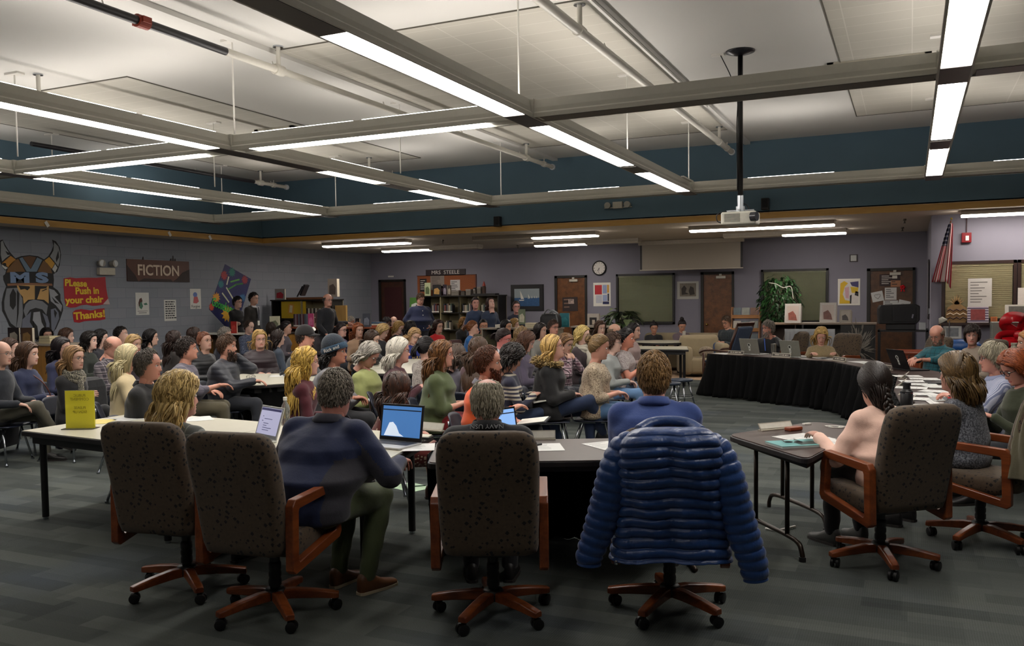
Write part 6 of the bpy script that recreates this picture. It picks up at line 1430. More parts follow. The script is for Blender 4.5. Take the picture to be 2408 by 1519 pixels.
cover('tall white bound stack of albums standing on the left bookcase',-12.18,16.6,1.78,.26,.42,'#9d948c','#5e534e',d=.1);tag(MB().box((-12.08,16.5,0),(-11.78,16.56,1.58)).build('wood_partition',wood('#a5844c','#c29c5e',.7,'Z')),'pale wood end panel right of the left bookcase','panel')
bookcase('reddish topped low counter behind the audience',-12.3,-9.9,15.1,.5,1.13,3,(.5,),top=wood('#6a2f1c','#8d4a30',.8,'X'),frame=wood('#4b2416','#66341f',.8,'Z'),inner=plain('#2c1c16',.6))
for k in range(8):book(('#3a2a30','#7a6a70','#50282c','#4a5560')[k%4],'dark book in the upright row left of the pink book',(-12.22+k*.042,15.3,1.13),0,.038,.28,.2,'dark books in the row left of the pink book')
cover('bright pink covered book standing on the reddish counter',-11.80,15.25,1.13,.15,.29,'#c44a80','#d87ba2');cover('brown picture book angled beside the pink book',-11.58,15.3,1.13,.22,.32,'#5a3036','#a98d84',.2,d=.04)
cover('dark blue grey book with white pages standing on the right of the counter',-10.40,15.3,1.13,.16,.28,'#2e3340','#6a6f7c',.5,d=.06);cover('small dark book lying upright on the counter',-10.62,15.3,1.13,.10,.18,'#231c1e','#5b4a44',d=.05)
t=thing('book_stack','orange and white books lying stacked on the right of the counter','book stack',(-10.10,15.3,1.13))
for k,c_ in enumerate(('#a5482c','#c2b9aa','#35506a')):MB().cbox((0,0,.017+k*.034),(.24,.18,.032)).build('stacked_book',plain(c_,.5),t)
cover('bright red covered book standing on the low wall bookcase',onx(538,760,-13.0)[0]+.0,14.2,1.03,.16,.25,'#b02a24','#c4463a');cover('cream covered picture book standing behind the balding patterned shirt man',-12.25,14.6,1.06,.22,.32,'#bcbaa0','#6c7058',.3)
bookcase('low light wood bookcase along the left wall behind the dark haired women',-13.95,-12.55,14.15,.4,1.03,2,(.45,),top=M_WHITE,frame=wood('#7a5220','#9a6c30',.7,'Z'),inner=plain('#56483a',.6))
bookcase('honey coloured bookcase end behind the patterned shirt man',-12.5,-11.7,14.4,.4,1.04,1,(.5,),frame=wood('#8a5f24','#ab7c38',.7,'Z'),inner=wood('#8a5f24','#ab7c38',.7,'Z'),top=plain('#241b16',.5))
t=thing('bookcase','honey coloured low bookcase at the far left with display books on top','bookcase',(-12.6,9.3,0));HW=wood('#855a1e','#a8762f',.7,'Z',.4)
MB().box((-1.2,0,0),(.55,.02,1.04)).box((.53,0,0),(.55,.5,1.04)).box((-1.2,0,0),(-1.18,.5,1.04)).build('carcass',HW,t);MB().box((-1.22,-.02,1.04),(.57,.52,1.07)).build('top_panel',plain('#9a8f80',.4),t)
cover('black covered book with small white panels, leftmost on the honey bookcase',*onx(25,790,-13.3)[:1],9.45,1.07,.20,.25,'#231a1a','#8d857a',.3,d=.03);cover('brown patterned picture book beside the black covered one',-13.12+.22,9.4,1.07,.24,.25,'#4a3422','#8a6a3c',.1,d=.05)
t=thing('book_stack','pale thick books lying stacked on the honey bookcase','book stack',(-12.45,9.45,1.07))
for k in range(3):MB().cbox((0,0,.02+k*.04),(.26-.01*k,.2,.036)).build('stacked_book',plain('#b5a988',.6),t)
bookcase('low bookcase with dark binders behind the man in brown glasses',onx(1228,768,-7.3)[0]-0.55,-6.25,15.6,.45,1.10,3,(.12,),top=plain('#8d8377',.4),frame=plain('#8a8172',.5),inner=plain('#2c2a26',.7))
for k in range(12):book(('#2a2a2e','#8d8a84','#3c3c40')[k%3],'tall dark binder in the low bookcase behind the audience',(-7.08+k*.062,15.72,.14),0,.055,.62,.22,'tall binders in the low bookcase behind the audience')
cover('green grey picture book standing on the low bookcase',-7.02,15.75,1.17,.14,.30,'#5f6a52','#b5b09a',.4,d=.06)
t=thing('book_stack','cream books stacked flat on the low bookcase','book stack',(-6.78,15.75,1.10))
for k in range(3):MB().cbox((0,0,.017+k*.034),(.26,.18,.03)).build('stacked_book',plain('#b9ad92',.6),t)
t=thing('book_stack','two white books at the left end of the low bookcase','book stack',(-7.45,15.8,1.10))
for k in range(2):MB().cbox((0,0,.017+k*.034),(.28,.2,.03)).build('stacked_book',plain('#c0bbb0',.6),t)
t=thing('camera_bag','black equipment bag with straps on the low bookcase','bag',(-6.42,15.8,1.10));m=MB();m.loft([np.array([(x*k,y*k,z)for x,y in rrect(.20,.12,.05)])for z,k in((0,.9),(.04,1),(.2,.97),(.27,.8),(.29,.5))]).build('bag_body',plain('#141316',.6),t,smooth=True);MB().tube(cat_rom([(-.12,-.10,.26),(0,-.13,.36),(.12,-.10,.26)]),.012,6).tube(cat_rom([(.15,-.1,.25),(.2,-.14,.1),(.18,-.14,-.12)]),.014,6).build('strap',plain('#5d5f63',.5),t,smooth=True);MB().tube(cat_rom([(.02,-.1,.3),(.1,-.14,.34),(.2,-.12,.28)]),.02,6).build('grey_hose',plain('#8d9296',.4),t,smooth=True)
cover('teal covered book standing behind the black bag',-6.28,16.2,1.10,.20,.28,'#2c7480','#3f8a94')
bookcase('low bookcase right of the black bag under the rectangles poster',-6.55,-5.62,17.3,.42,1.08,1,(.6,),top=plain('#8d8377',.4),frame=M_SHB,inner=plain('#5d574a',.6))
t=thing('photo_box','white box frame with a dark doorway picture on the low bookcase','picture',(-6.12,17.45,1.08));MB().box((-.13,0,0),(.13,.08,.26)).build('frame',plain('#a09890',.5),t);MB().box((-.08,-.004,.02),(.08,0,.18)).build('dark_picture',plain('#1c1718',.5),t);MB().box((-.02,-.008,.03),(.04,-.004,.13)).build('pale_figure',plain('#a5988a',.5),t)
tag(MB().box((-5.95,15.3,.0),(-5.80,16.1,.95)).build('olive_divider',plain('#87803f',.6)),'olive green end panel behind the blond bob woman','panel')
bookcase('light topped bookcase under the tree plant',-2.55,-1.45,17.4,.45,1.14,2,(.6,),top=plain('#917a66',.4),frame=wood('#4b2a18','#6b4028',.7,'Z'),inner=plain('#3a2418',.6))
bookcase('dark bookcase right of the striped cloth with angled top',-1.75,-.55,16.2,.45,1.18,1,(.6,),top=plain('#7d6f62',.4),frame=M_SHB,inner=M_SHB)
t=skirt('grey white striped cloth hanging between the back bookcases',[(-2.02,16.0),(-1.18,16.0)],z0=.25,z1=1.08,amp=.012,pitch=.09,color='#9a9c9f',flare=0,seed=8,group=None);t.name='striped_cloth';t['category']='cloth'
t=thing('animal_photograph','large photograph of a grey haired animal head on the end of the dark bookcase','picture',(-.83,16.15,.30));MB().box((-.27,0,0),(.27,.02,.84)).build('panel',plain('#161514',.5),t)
r_=np.random.default_rng(2);hb=MB();k=120;base_=np.stack([r_.normal(.05,.07,k),np.full(k,-.012),r_.normal(.52,.12,k)],1);P=np.zeros((k,5,3));d0=base_-np.array([.03,0,.40]);d0[:,1]=0;d0/=np.linalg.norm(d0,axis=1)[:,None]
for s in range(5):P[:,s]=base_+d0*.03*s+np.array([0,-.0006*s,0])
strands(hb,P,np.full((k,5),.006)*np.array([.6,1,1,.7,.2]),C=np.array([0,5,.4]));hb.build('grey_fur',plain('#77726a',.7,0,.4,30),t)
def easel(label,x,y,z,w,h,c1,c2,edge='#b9b3ac'):
 t=thing('display_book',label,'book',(x,y,z),-.1,None,rx=-.15);MB().box((-w/2,0,0),(w/2,.012,h)).box((-w/2,.012,0),(-w/2+.01,.10,h*.9)).box((w/2-.01,.012,0),(w/2,.10,h*.9)).build('book_block',plain(edge,.5),t)
 MB().box((-w*.36,-.002,h*.10),(w*.36,0,h*.88)).build('cover_panel',plain(c1,.5,0,.1,8),t);MB().prism([(-w*.25,h*.15),(w*.28,h*.12),(w*.2,h*.4),(0,h*.62),(-w*.28,h*.5)],0,.001,M=np.array(Matrix.Translation((0,-.0022,0))@Matrix.Rotation(PI/2,4,'X'))).build('cover_art',plain(c2,.5,0,.6,16),t);return t
easel('large picture book with a reddish figure standing on the light topped bookcase',-2.03,17.2,1.15,.30,.37,'#b8a79d','#8a4a3a');easel('picture book bordered with little dark squares standing on the dark bookcase',-1.33,16.35,1.19,.28,.35,'#b5a79f','#6b4038');easel('small grey book with a dark photo at the right end of the dark bookcase',-1.04,16.4,1.19,.20,.22,'#9b9287','#3a3432','#8d867c')
t=thing('magazine_rack','light wood magazine rack with four tiers beside the tree plant','magazine rack',(-3.42,20.2,0));RW=wood('#8a5a30','#ad7a48',.8,'X',.45)
for s in(-1,1):MB().prism([(-.10,0),(.25,0),(.25,1.42),(.05,1.42)],s*.31-.012,s*.31+.012,M=np.array(Matrix.Rotation(PI/2,4,'Z')@Matrix.Rotation(PI/2,4,'X'))@np.diag([1,1,1,1.])).build('side_panel',RW,t)
for k in range(4):
 z=.25+k*.30;MB().box((-.30,.0+.03*k-.06,z),(.30,.015+.03*k-.06,z+.09)).box((-.30,.0+.03*k-.06,z),(.30,.25,z+.012)).build('tier',RW,t)
 for j in range(3):
  tag(at(MB().box((-.085,0,0),(.085,.01,.24)).box((-.06,-.002,.12),(.06,0,.20)).build('magazine',plain(('#8f938c','#7a5a4a','#b0aca2','#5e6a70')[(k+j)%4],.4,0,.4,12)),(-3.42-.19+.19*j,20.2+.03*k-.03,z+.015),rx=-.1),'%s magazine in the %s tier of the light wood rack'%(('left','middle','right')[j],('lowest','second lowest','second highest','highest')[k]),'magazine','magazines in the light wood rack')
M_SOFA=cloth('#8a7d63',None)
t=thing('sofa','cream rounded sofa below the back window','sofa',(-4.75,19.55,0));m=MB()
def rb(a,b,name,bev=.06,mat=None):o=MB().box(a,b).build(name,mat or M_SOFA,t,bevel=bev,bseg=4,smooth=True);return o
rb((-1.0,-.35,.08),(1.0,.45,.40),'seat_base');rb((-.95,.22,.35),(.95,.52,.84),'backrest',.12);rb((-1.15,-.38,.06),(-.88,.5,.62),'armrest',.11);rb((.88,-.38,.06),(1.15,.5,.70),'armrest',.11);rb((-.85,-.33,.38),(0,.25,.48),'cushion',.05);rb((.01,-.33,.38),(.86,.25,.48),'cushion',.05)
t=thing('armchair','cream armchair with round dark pillow right of the round table','armchair',(-3.95,18.2,0),.5);rb((-.36,-.35,.08),(.36,.35,.40),'seat_base');rb((-.42,.2,.3),(.42,.42,.86),'backrest',.1);rb((-.48,-.35,.06),(-.30,.38,.64),'armrest',.08);rb((.30,-.35,.06),(.48,.38,.70),'armrest',.08)
q=thing('pillow','small patterned pillow on the cream armchair','pillow',(-3.85,18.05,.50));MB().ball((0,0,.02),(.16,.08,.12),14).build('pillow_cover',cloth('#8d7f6c','blotch','#2c2420'),q,smooth=True)
RK=wood('#2f1a12','#4a2a1c',1,'Z',.35)
t=thing('rocking_chair','dark wood high backed chair with blue grey padded back','chair',(-3.15,16.3,0),1.15)
for s in(-1,1):
 MB().tube([(s*.27,-.24,0),(s*.27,-.24,.42),(s*.26,-.34,.80),(s*.25,-.46,1.12)],.024,8).build('back_post',RK,t,smooth=True);MB().tube([(s*.27,.26,0),(s*.27,.26,.62)],.024,8).build('front_leg',RK,t,smooth=True)
 MB().tube(cat_rom([(s*.28,-.30,.66),(s*.30,0,.68),(s*.30,.22,.67),(s*.30,.32,.63)]),.028,8,flat=.7).build('armrest',RK,t,smooth=True)
MB().box((-.28,-.25,.38),(.28,.28,.44)).build('seat_frame',RK,t,bevel=.01);MB().box((-.25,-.22,.44),(.25,.26,.49)).build('seat_pad',plain('#3a4554',.7),t,bevel=.02)
MB().cbox((0,0,0),(.46,.05,.58),M=TR((0,-.36,.84),rx=.38)).build('back_pad',plain('#46536a',.7),t,bevel=.02);MB().cbox((0,0,0),(.54,.035,.08),M=TR((0,-.475,1.16),rx=.38)).build('crest_rail',RK,t,bevel=.015)
def leafmat(c1,c2):
 m,n=newmat('leaf',.4,0,c1);g=n.new('ShaderNodeNewGeometry');n.base(n.mix(g.outputs['Random Per Island'],srgb(c1),srgb(c2)));n.b.inputs['Specular IOR Level'].default_value=.4;return m
def plant(label,x,y,z0,n,rx_,rz_,zc,L,W,c1,c2,seed,droop=.5,pot=True,name='potted_plant',arch=False):
 t=thing(name,label,'plant',(x,y,0));r=np.random.default_rng(seed)
 if pot:MB().lathe([(.14,z0-.30),(.19,z0-.02),(.20,z0),(.17,z0),(.16,z0-.04)],seg=24).build('pot',plain('#6b675f',.5),t,smooth=True,angle=50)
 m=MB()
 for k in range(7 if not arch else 12):
  a=r.uniform(0,6.28);m.tube(cat_rom([(0,0,z0-.05),(.3*rx_*math.cos(a),.3*rx_*math.sin(a),z0+(zc-z0)*.6),(.6*rx_*math.cos(a),.6*rx_*math.sin(a),zc+r.uniform(-.3,.5)*rz_)]),[.008]*17,5)
 m.build('stems',plain('#3a4a26',.6),t,smooth=True)
 m=MB()
 for k in range(n):
  v=r.normal(size=3);v/=np.linalg.norm(v);q=r.uniform(.45,1)**.6
  p=np.array([v[0]*rx_*q,v[1]*rx_*q*.8,zc+v[2]*rz_*q]);a=math.atan2(v[1],v[0])+r.normal()*.7
  l=L*r.uniform(.7,1.2);w=W*r.uniform(.8,1.2);d=np.array([math.cos(a),math.sin(a),r.uniform(-.7,.5)]);d/=np.linalg.norm(d);sd=np.cross(d,[0,0,1.]);sd/=np.linalg.norm(sd);up=np.cross(sd,d)
  V=[]
  for i,(tt,ww)in enumerate(((0,.05),(.25,.8),(.5,1),(.78,.6),(1,.02))):
   c=p+d*l*tt+np.array([0,0,-droop*l*tt*tt]);V+=[c-sd*w*ww+up*w*ww*.25,c,c+sd*w*ww+up*w*ww*.25]
  F=[]
  for i in range(4):F+=[(i*3,i*3+1,i*3+4,i*3+3),(i*3+1,i*3+2,i*3+5,i*3+4)]
  m.add(V,F)
 m.build('foliage',leafmat(c1,c2),t,smooth=True);return t
plant('tall bushy weeping tree plant with a white cord in front of the right back window',-2.58,19.6,.45,720,.44,.60,1.55,.12,.026,'#16301a','#2f5a2c',3,.7)
g=MB().tube(cat_rom([(-2.75,19.2,1.95),(-2.6,19.15,1.92),(-2.45,19.15,1.84),(-2.30,19.2,1.85),(-2.25,19.2,1.6)]),.009,5).build('white_garland',M_WHITE,None,smooth=True);tag(g,'white cord draped over the tree plant','garland')
plant('broad leaved dieffenbachia like plant at the left back window',-6.18,19.6,.62,75,.36,.30,1.12,.32,.075,'#2a3f24','#6f7a58',5,.45,arch=True)
tag(MB().box((-6.4,19.4,0),(-5.95,19.85,.33)).build('plant_stand',M_SHB,bevel=.01),'small dark stand under the broad leaved plant','stand')
t=thing('pa_speaker','large black loudspeaker lying on its side on the cart by the papered door','speaker',(-.20,18.3,1.12),.12)
MB().prism([(-.36,-.02),(.30,-.02),(.36,.05),(.36,.32),(.28,.36),(-.34,.34),(-.37,.28)],-.18,.16,M=np.array(Matrix.Rotation(PI/2,4,'X'))).build('cabinet',plain('#121214',.5),t,bevel=.015);MB().cbox((.09,-.165,.165),(.40,.01,.28)).build('grille',plain('#1c1c1f',.8),t,bevel=.01);MB().cbox((-.22,-.165,.16),(.18,.012,.24)).build('horn_mouth',plain('#050506',.4),t);MB().cbox((.20,-.175,.17),(.03,.006,.08),M=TR(ry=.2)).build('silver_badge',M_CHROME,t)
t=thing('av_cart','black metal cart under the black loudspeaker','cart',(-.12,18.3,0))
for x in(-.42,.42):
 for y in(-.22,.22):MB().box((x-.02,y-.02,.0),(x+.02,y+.02,1.0)).build('post',M_BLACK,t)
for z in(.3,.98):MB().box((-.44,-.24,z-.03),(.44,.24,z)).build('cart_shelf',M_BLACK,t)
tag(MB().box((-.42,18.15,.985),(.1,18.45,1.09)).build('av_receiver',plain('#0e0e10',.4),bevel=.01),'flat black device between the loudspeaker and the cart','device')
tag(at(MB().box((-.06,-.05,0),(.06,.05,.14)).build('white_cup',plain('#a5a8ab',.5),bevel=.01),(.22,18.2,.985)),'small grey cup on the cart beside the device','cup')
t=thing('office_desk','reddish brown desk behind the empty speckled chair','desk',(.45,15.6,0));DW=wood('#6b2a14','#8a3e20',.8,'X',.35)
MB().box((-.75,-.35,.70),(1.9,.4,.74)).build('desktop',DW,t,bevel=.008);MB().box((-.72,-.32,.0),(1.85,-.29,.70)).build('modesty_panel',DW,t);MB().box((-.72,-.32,0),(-.69,.38,.70)).build('side_panel',DW,t);MB().tube(cat_rom([(-.45,-.34,.74),(-.47,-.36,.5),(-.40,-.345,.3),(-.42,-.345,.05)]),.008,6).build('hanging_cord',M_BLACK,t,smooth=True)
t=thing('desk_lamp','white desk lamp with bent arm behind the teal plaid man','lamp',(.55,15.3,.74));MB().lathe([(.07,0),(.07,.015),(.02,.025)],seg=20).build('base',M_WHITE,t,smooth=True);MB().tube([(0,0,.02),(0.02,0,.50)],.009,8).build('stem',M_CHROME,t);MB().lathe([(.03,.06),(.075,-.02),(.07,-.02)],(0,0,0),18,cap=False).xform(TR((-.08,0,.50),ry=-.5)).build('lamp_shade',plain('#b9b7ad',.4),t,smooth=True)
sill('white framed photo on the desk behind the lamp',.62,.95,.26,.2,'#a9a9a4','#6b6e70',y=15.5);tag(MB().cyl((.42,15.4,.74),(.42,15.4,.92),.045,14).cyl((.43,15.4,.9),(.45,15.38,1.18),.006,6).cyl((.41,15.4,.9),(.40,15.42,1.08),.008,6).build('pencil_cup',plain('#a5742c',.5)),'pencil cup with tall pencils on the reddish desk','pencil cup')
t=thing('blue_bag','blue bags piled on the desk behind the teal plaid man','bag',(.85,15.2,.74));MB().ball((-.1,0,.10),(.28,.14,.12),14).build('bag_body',plain('#1c4a86',.4,0,.4,8),t,smooth=True);MB().ball((-.42,.0,.06),(.2,.12,.10),12).build('dark_flap',plain('#142248',.5),t,smooth=True)
t=thing('grey_cabinet','grey metal computer back panel under the red bow','cabinet',(1.50,14.6,.74));MB().box((-.40,0,0),(.55,.3,.50)).build('panel',plain('#73756e',.4,.3,.05),t,bevel=.01)
t=thing('ribbon_bow','huge red ribbon bow fixed to the grey panel at right','bow',(1.42,14.50,1.02));t.scale=(1.65,1.3,1.5);RB=plain('#b0121c',.3,0,.15,6)
def loop(pts,w,nm='ribbon_loop'):
 P=cat_rom(pts,5);T=np.gradient(P,axis=0);T=np.gradient(P,axis=0);T/=np.linalg.norm(T,axis=1)[:,None]+1e-9;wv=(np.cross(T,[0,1.,0])*.8+np.array([0,.55,0]))*w*1.1
 m=MB();V=np.concatenate([P-wv,P+wv]);n=len(P);m.add(V,[(i,i+1,n+i+1,n+i)for i in range(n-1)]);o=m.build(nm,RB,t,smooth=True);s=o.modifiers.new('t','SOLIDIFY');s.thickness=.004;return o
loop([(0,0,.04),(-.10,-.05,.12),(-.06,-.09,.20),(.05,-.06,.18),(.03,0,.06)],.055);loop([(.02,0,.03),(.16,-.05,.04),(.24,-.09,-.03),(.18,-.06,-.12),(.02,0,-.02)],.06);loop([(0,0,.03),(-.12,-.04,.02),(-.14,-.08,-.04),(-.04,-.05,-.03),(0,0,0)],.05);loop([(.02,0,.05),(.10,-.06,.12),(.16,-.09,.10),(.10,-.05,.02),(0,0,.02)],.05)
MB().prism([(-.02,0),(-.28,-.20),(-.20,-.26),(.02,-.03)],-.01,.006,M=np.array(Matrix.Rotation(PI/2,4,'X'))).build('ribbon_tail',RB,t);MB().prism([(0,0),(-.14,-.26),(-.05,-.27),(.04,-.04)],.02,.035,M=np.array(Matrix.Rotation(PI/2,4,'X'))).build('ribbon_tail',RB,t);MB().prism([(.02,0),(.10,-.26),(.19,-.24),(.06,-.02)],.01,.025,M=np.array(Matrix.Rotation(PI/2,4,'X'))).build('ribbon_tail',RB,t)
MB().ball((.01,-.06,.03),(.045,.03,.04),12).build('knot',RB,t,smooth=True)
t=thing('lotion_bottle','white squat bottle below the red bow','bottle',(1.30,13.6,.76));MB().lathe([(.06,0),(.075,.02),(.07,.12),(.04,.16),(.035,.2),(.042,.2),(.042,.225)],seg=20).build('bottle_body',plain('#a9a290',.4),t,smooth=True,angle=50)
t=thing('side_table','dark table behind the striped shirt man holding the white bottle','table',(1.45,13.75,0));MB().box((-.6,-.35,.73),(.9,.4,.76)).build('tabletop',M_TOPD2,t)
for x in(-.55,.85):
 for y in(-.3,.35):MB().cyl((x,y,0),(x,y,.73),.02,8).build('leg',M_BLACK,t)
t=thing('phone_dock','small white desk calendar beside the white bottle','calendar',(1.05,13.6,.76));MB().box((-.08,0,0),(.08,.06,.012)).box((-.07,.01,.0),(.07,.02,.10)).build('stand',M_WHITE,t)
ch1=office_chair('speckled office chair furthest left, seen from behind',(*onz(440,1345,.1)[:2],0),.17,.5)
def ochair(label,loc,rz,spin=0,tilt=0):
 c=dup(ch1,loc,rz,label,'speckled office chairs with cherry wood arms')
 return c
ochair('speckled office chair directly behind the navy jacket man',(*onz(648,1400,.1)[:2],0),.10);ochair('speckled office chair behind the grey haired man in charcoal',(*onz(1160,1402,.1)[:2],0),.40)
ch4=ochair('speckled office chair hidden under the blue puffer jacket',(*onz(1575,1392,.1)[:2],0),.26);ch5=ochair('speckled office chair behind the braided hair woman',(*onz(2070,1290,.1)[:2],0),.72);ch6=ochair('speckled office chair draped with the olive coat at far right',(*onz(2305,1240,.1)[:2],0),1.2)
ochair('empty speckled office chair pushed to the back board table',(.12,14.0,0),2.2)
for k,(x,y,r,l)in enumerate(((-2.0,15.75,2.6,'dark mesh chair behind the bearded man in black'),(-1.1,14.95,2.6,'dark chair with olive coat behind the tan sweater woman'),(.75,13.35,2.0,'speckled office chair under the teal plaid man'),(1.15,12.85,1.9,'speckled office chair under the short haired woman in cardigan'),(1.15,8.5,1.6,'speckled office chair under the striped shirt man'),(1.2,7.85,1.5,'speckled office chair under the red haired woman'))):ochair(l,(x,y,0),r)
SK=['#c99f8a','#bd917b','#d3ab98']
SEATED=[]
def A(key,px,py,z,face,label,hair_,top,chair=True,who=None,**kw):
 H=onz(px,py,z);kw.setdefault('skin',SK[hash_(key)%3])
 I=person(key,label,H,face,hair_=hair_,top=top,**kw);SEATED.append((key,I,who,chair));return I
PUF=lambda c:cloth(c,'puffer')
A('L1',3,832,1.169,58,'older man in dark shirt and wire glasses cut by the left edge',('fringe','#8a8580',.03,{}),'#1c2028',who='man at the left edge',gl='#6b6259',topname='jacket',legs='#4d4a3e',arms='thigh',cross=1)
A('L2',68,833,1.125,62,'woman in navy cardigan and blue top with crossbody strap, hands clasped',('wavy','#4b3526',.30,{'vol':.016,'wave':.006}),cloth('#1c2442'),who='navy cardigan woman',fem=True,topname='cardigan',legs='#1a2038',arms='lap',bulk=.35,skin=SK[0])
A('L3',24,820,1.13,70,'brown haired person mostly hidden behind the navy cardigan woman',('long','#3f2a20',.28,{}),'#2a2226',who='hidden brown haired person',fem=True)
A('L4',110,789.7,1.145,20,'dark haired person peeking from behind the honey bookcase',('bob','#171214',.22,{'vol':.014}),'#1c1a1e',fem=True,chair=False,gl=True)
A('L5',158,791,1.15,75,'woman with brown bangs furthest back below the red thanks banner',('bob','#4a3226',.28,{'vol':.016}),'#2b2a30',fem=True,who='woman with brown bangs')
A('L6',146,818,1.13,55,'dark long haired woman with glasses in navy behind the scarf woman',('long','#1c1518',.34,{'vol':.014}),'#1d2240',fem=True,gl=True,who='dark long haired woman in navy')
A('L7',176,842,1.10,48,'woman in black with black and white scarf, glasses and crossed arms',('long','#7a5c40',.34,{'tip':'#9a7a55'}),'#151417',fem=True,gl='#2a1c18',arms='crossed',cross=1,who='scarf woman',shoe='#1c1c20',legs='#17171a')
A('L8',212,802,1.13,62,'woman with black curly bob looking right below the emergency light',('curly','#17120f',.22,{'wave':.006,'vol':.022}),'#20261f',fem=True,topname='jacket',who='black curly bob woman')
A('L8b',238,796,1.14,75,'person with black curls hidden behind the curly bob woman',('curly','#120e0e',.2,{'wave':.008,'vol':.02}),'#25252c',fem=True,who='hidden black curled person')
A('L9',266,815,1.14,55,'bald man in glasses and plaid shirt looking down',('fringe','#8a6a58',.012,{}),cloth('#2b2630','plaid','#7d7478','#141218'),pitch=26,bulk=.5,gl='#8a7464',who='bald plaid shirt man',skin='#cf937a',collar='#2b2630')
A('L10',286,787,1.17,72,'short dark haired man looking up behind the bald plaid man',('short','#1c1614',.022,{}),'#20222a',pitch=-12,who='dark haired man looking up')
A('L11',316,810,1.13,40,'blond woman with pulled back hair between bald and white haired heads',('loose','#a68a5c',.18,{'vol':.008}),'#4a4048',fem=True,who='blond woman with pulled back hair')
A('L12',303,841,1.13,88,'woman with long white hair in a cream sweater',('long','#cfc49c',.46,{'vol':.012,'n':1.3}),cloth('#c3b28c'),fem=True,topname='sweater',who='white haired woman in cream',skin='#c9917a',arms='thigh')
A('L13',350,860,1.14,72,'older balding man in a black jacket beside the white haired woman',('receding','#4d4640',.03,{}),'#121215',topname='jacket',who='balding man in black jacket',skin='#b97a62',collar='#101013',arms='crossed',legs='#3a5068')
A('L14',356,794,1.13,85,'woman with black hair in olive cardigan turned right',('bob','#120d10',.20,{'vol':.014}),'#363822',fem=True,topname='cardigan',arms='crossed',bulk=.2,who='olive cardigan woman',skin=SK[0])
A('L15',411,798,1.13,115,'long brown haired woman turned away behind the grey shirt man',('long','#2a1c18',.4,{}),'#2a2422',fem=True,who='long brown haired woman turned away')
A('L18',458,788,1.13,110,'brown haired woman in the back row turned away',('long','#33241e',.35,{}),'#22242c',fem=True,who='brown haired woman of the back row')
I16=A('L16',441,821,1.165,84,'big man in grey checked shirt with one arm on the white table',('short','#2f2622',.03,{}),cloth('#5a5560','grid','#40404a'),bulk=.6,bare_arm=.5,arms=('table','thigh'),who='grey checked shirt man',skin='#c08268',legs='#4d4735',pitch=-6,shoe='#1d1a19')
A('L17',482,803,1.13,42,'auburn woman with glasses looking up in a black coat',('bun','#6b3c26',0,{}),PUF('#15161a'),fem=True,gl='#8a6048',topname='puffer_jacket',pitch=-10,who='auburn woman with glasses')
A('L19',535,814,1.165,72,'man with big brown beard in a dark puffer jacket, hand at his temple',('short','#4a3424',.035,{}),PUF('#1b1e28'),topname='puffer_jacket',beard_=('#3a2a20',1.1),bulk=.4,arms=('table','cheek'),who='bearded puffer jacket man',skin='#c38a70')
A('L20',530,788,1.13,75,'grey haired person in the back behind the bearded man',('short','#77736e',.03,{}),'#1d2130',who='grey haired person behind the beard')
A('L21',611,798,1.14,14,'blond woman with glasses in maroon puffer vest facing the camera',('long','#a8854e',.20,{'vol':.012,'tip':'#c4a468'}),PUF('#24141c'),fem=True,gl='#4a2c28',topname='puffer_jacket',bulk=.5,who='blond woman in maroon vest',skin='#d09c86',cross=-1,legs='#101014')
A('L22',586,769,1.165,50,'balding man in blue white patterned shirt by the honey bookcase',('receding','#3a2c24',.025,{}),cloth('#1e2a4a','blotch','#8a93a6'),who='patterned shirt man',pitch=10)
A('L23',638,773.4,1.128,150,'person with tousled short brown hair seen from behind',('short','#33261e',.05,{'n':1.2}),'#2a2a30',who='tousled brown haired person')
A('L24',673.8,770.9,1.163,75,'dark ponytailed woman in a grey cardigan looking right',('pony','#1c1518',.2,{}),'#4b444c',fem=True,who='dark ponytailed woman in grey')
A('L25',655,794,1.08,112,'dark haired person with bob beside the maroon vest woman',('bob','#2b1f1c',.22,{}),'#3d4654',fem=True,who='dark bobbed person')
M26=A('M26',719,794,1.20,72,'big man in black cap with goatee and dark grey printed shirt',('short','#2b1c16',.03,{}),cloth('#33353a'),bulk=.85,beard_=('#3a2218',.8,'goatee'),gl='#8a6f60',arms='thigh',who='black cap man',skin='#cf8c74',s=1.06,topname='t_shirt')
M27=A('M27',790.7,826,1.175,72,'person in dark pom beanie and glasses in a grey t-shirt, hands clasped',('curly','#17110f',.13,{'wave':.010,'vol':.010}),cloth('#68676a'),bulk=.75,gl='#141214',arms='lap',who='pom beanie person',skin='#b9795c',topname='t_shirt',bare_arm=.5,legs='#15161b',shoe='#23252c')
M28=A('M28',722,851,1.13,92,'girl with long wavy blond hair and glasses in a maroon jacket',('wavy','#b08c3c',.52,{'vol':.012,'wave':.012,'tip':'#d8b860','n':1.3}),cloth('#4b1420'),fem=True,gl='#7a4a34',topname='jacket',who='blond girl in maroon',skin='#d3a08c')
A('M29',869.2,834.5,1.089,62,'grey haired woman in lime cardigan reading with glasses lowered',('bob','#7d7a74',.13,{'vol':.020,'wave':.004,'tip':'#a8a49c'}),cloth('#8a8f58'),fem=True,gl='#3a2420',pitch=30,topname='cardigan',bulk=.4,arms='lap',who='lime cardigan woman',skin='#c98d78')
A('M30',939.8,825.4,1.156,88,'woman with smooth white bob and maroon sweater looking right',('bob','#c9c6bc',.19,{'vol':.018,'n':1.3}),cloth('#3c121e'),fem=True,gl='#4a2c2a',topname='sweater',bulk=.3,arms='phone',who='white bobbed woman',skin='#cf9482')
A('M31',757,771,1.13,38,'auburn woman with bun on top in the back',('bun','#5e3a26',0,{'vol':.014}),'#3a3438',fem=True,who='auburn bun woman')
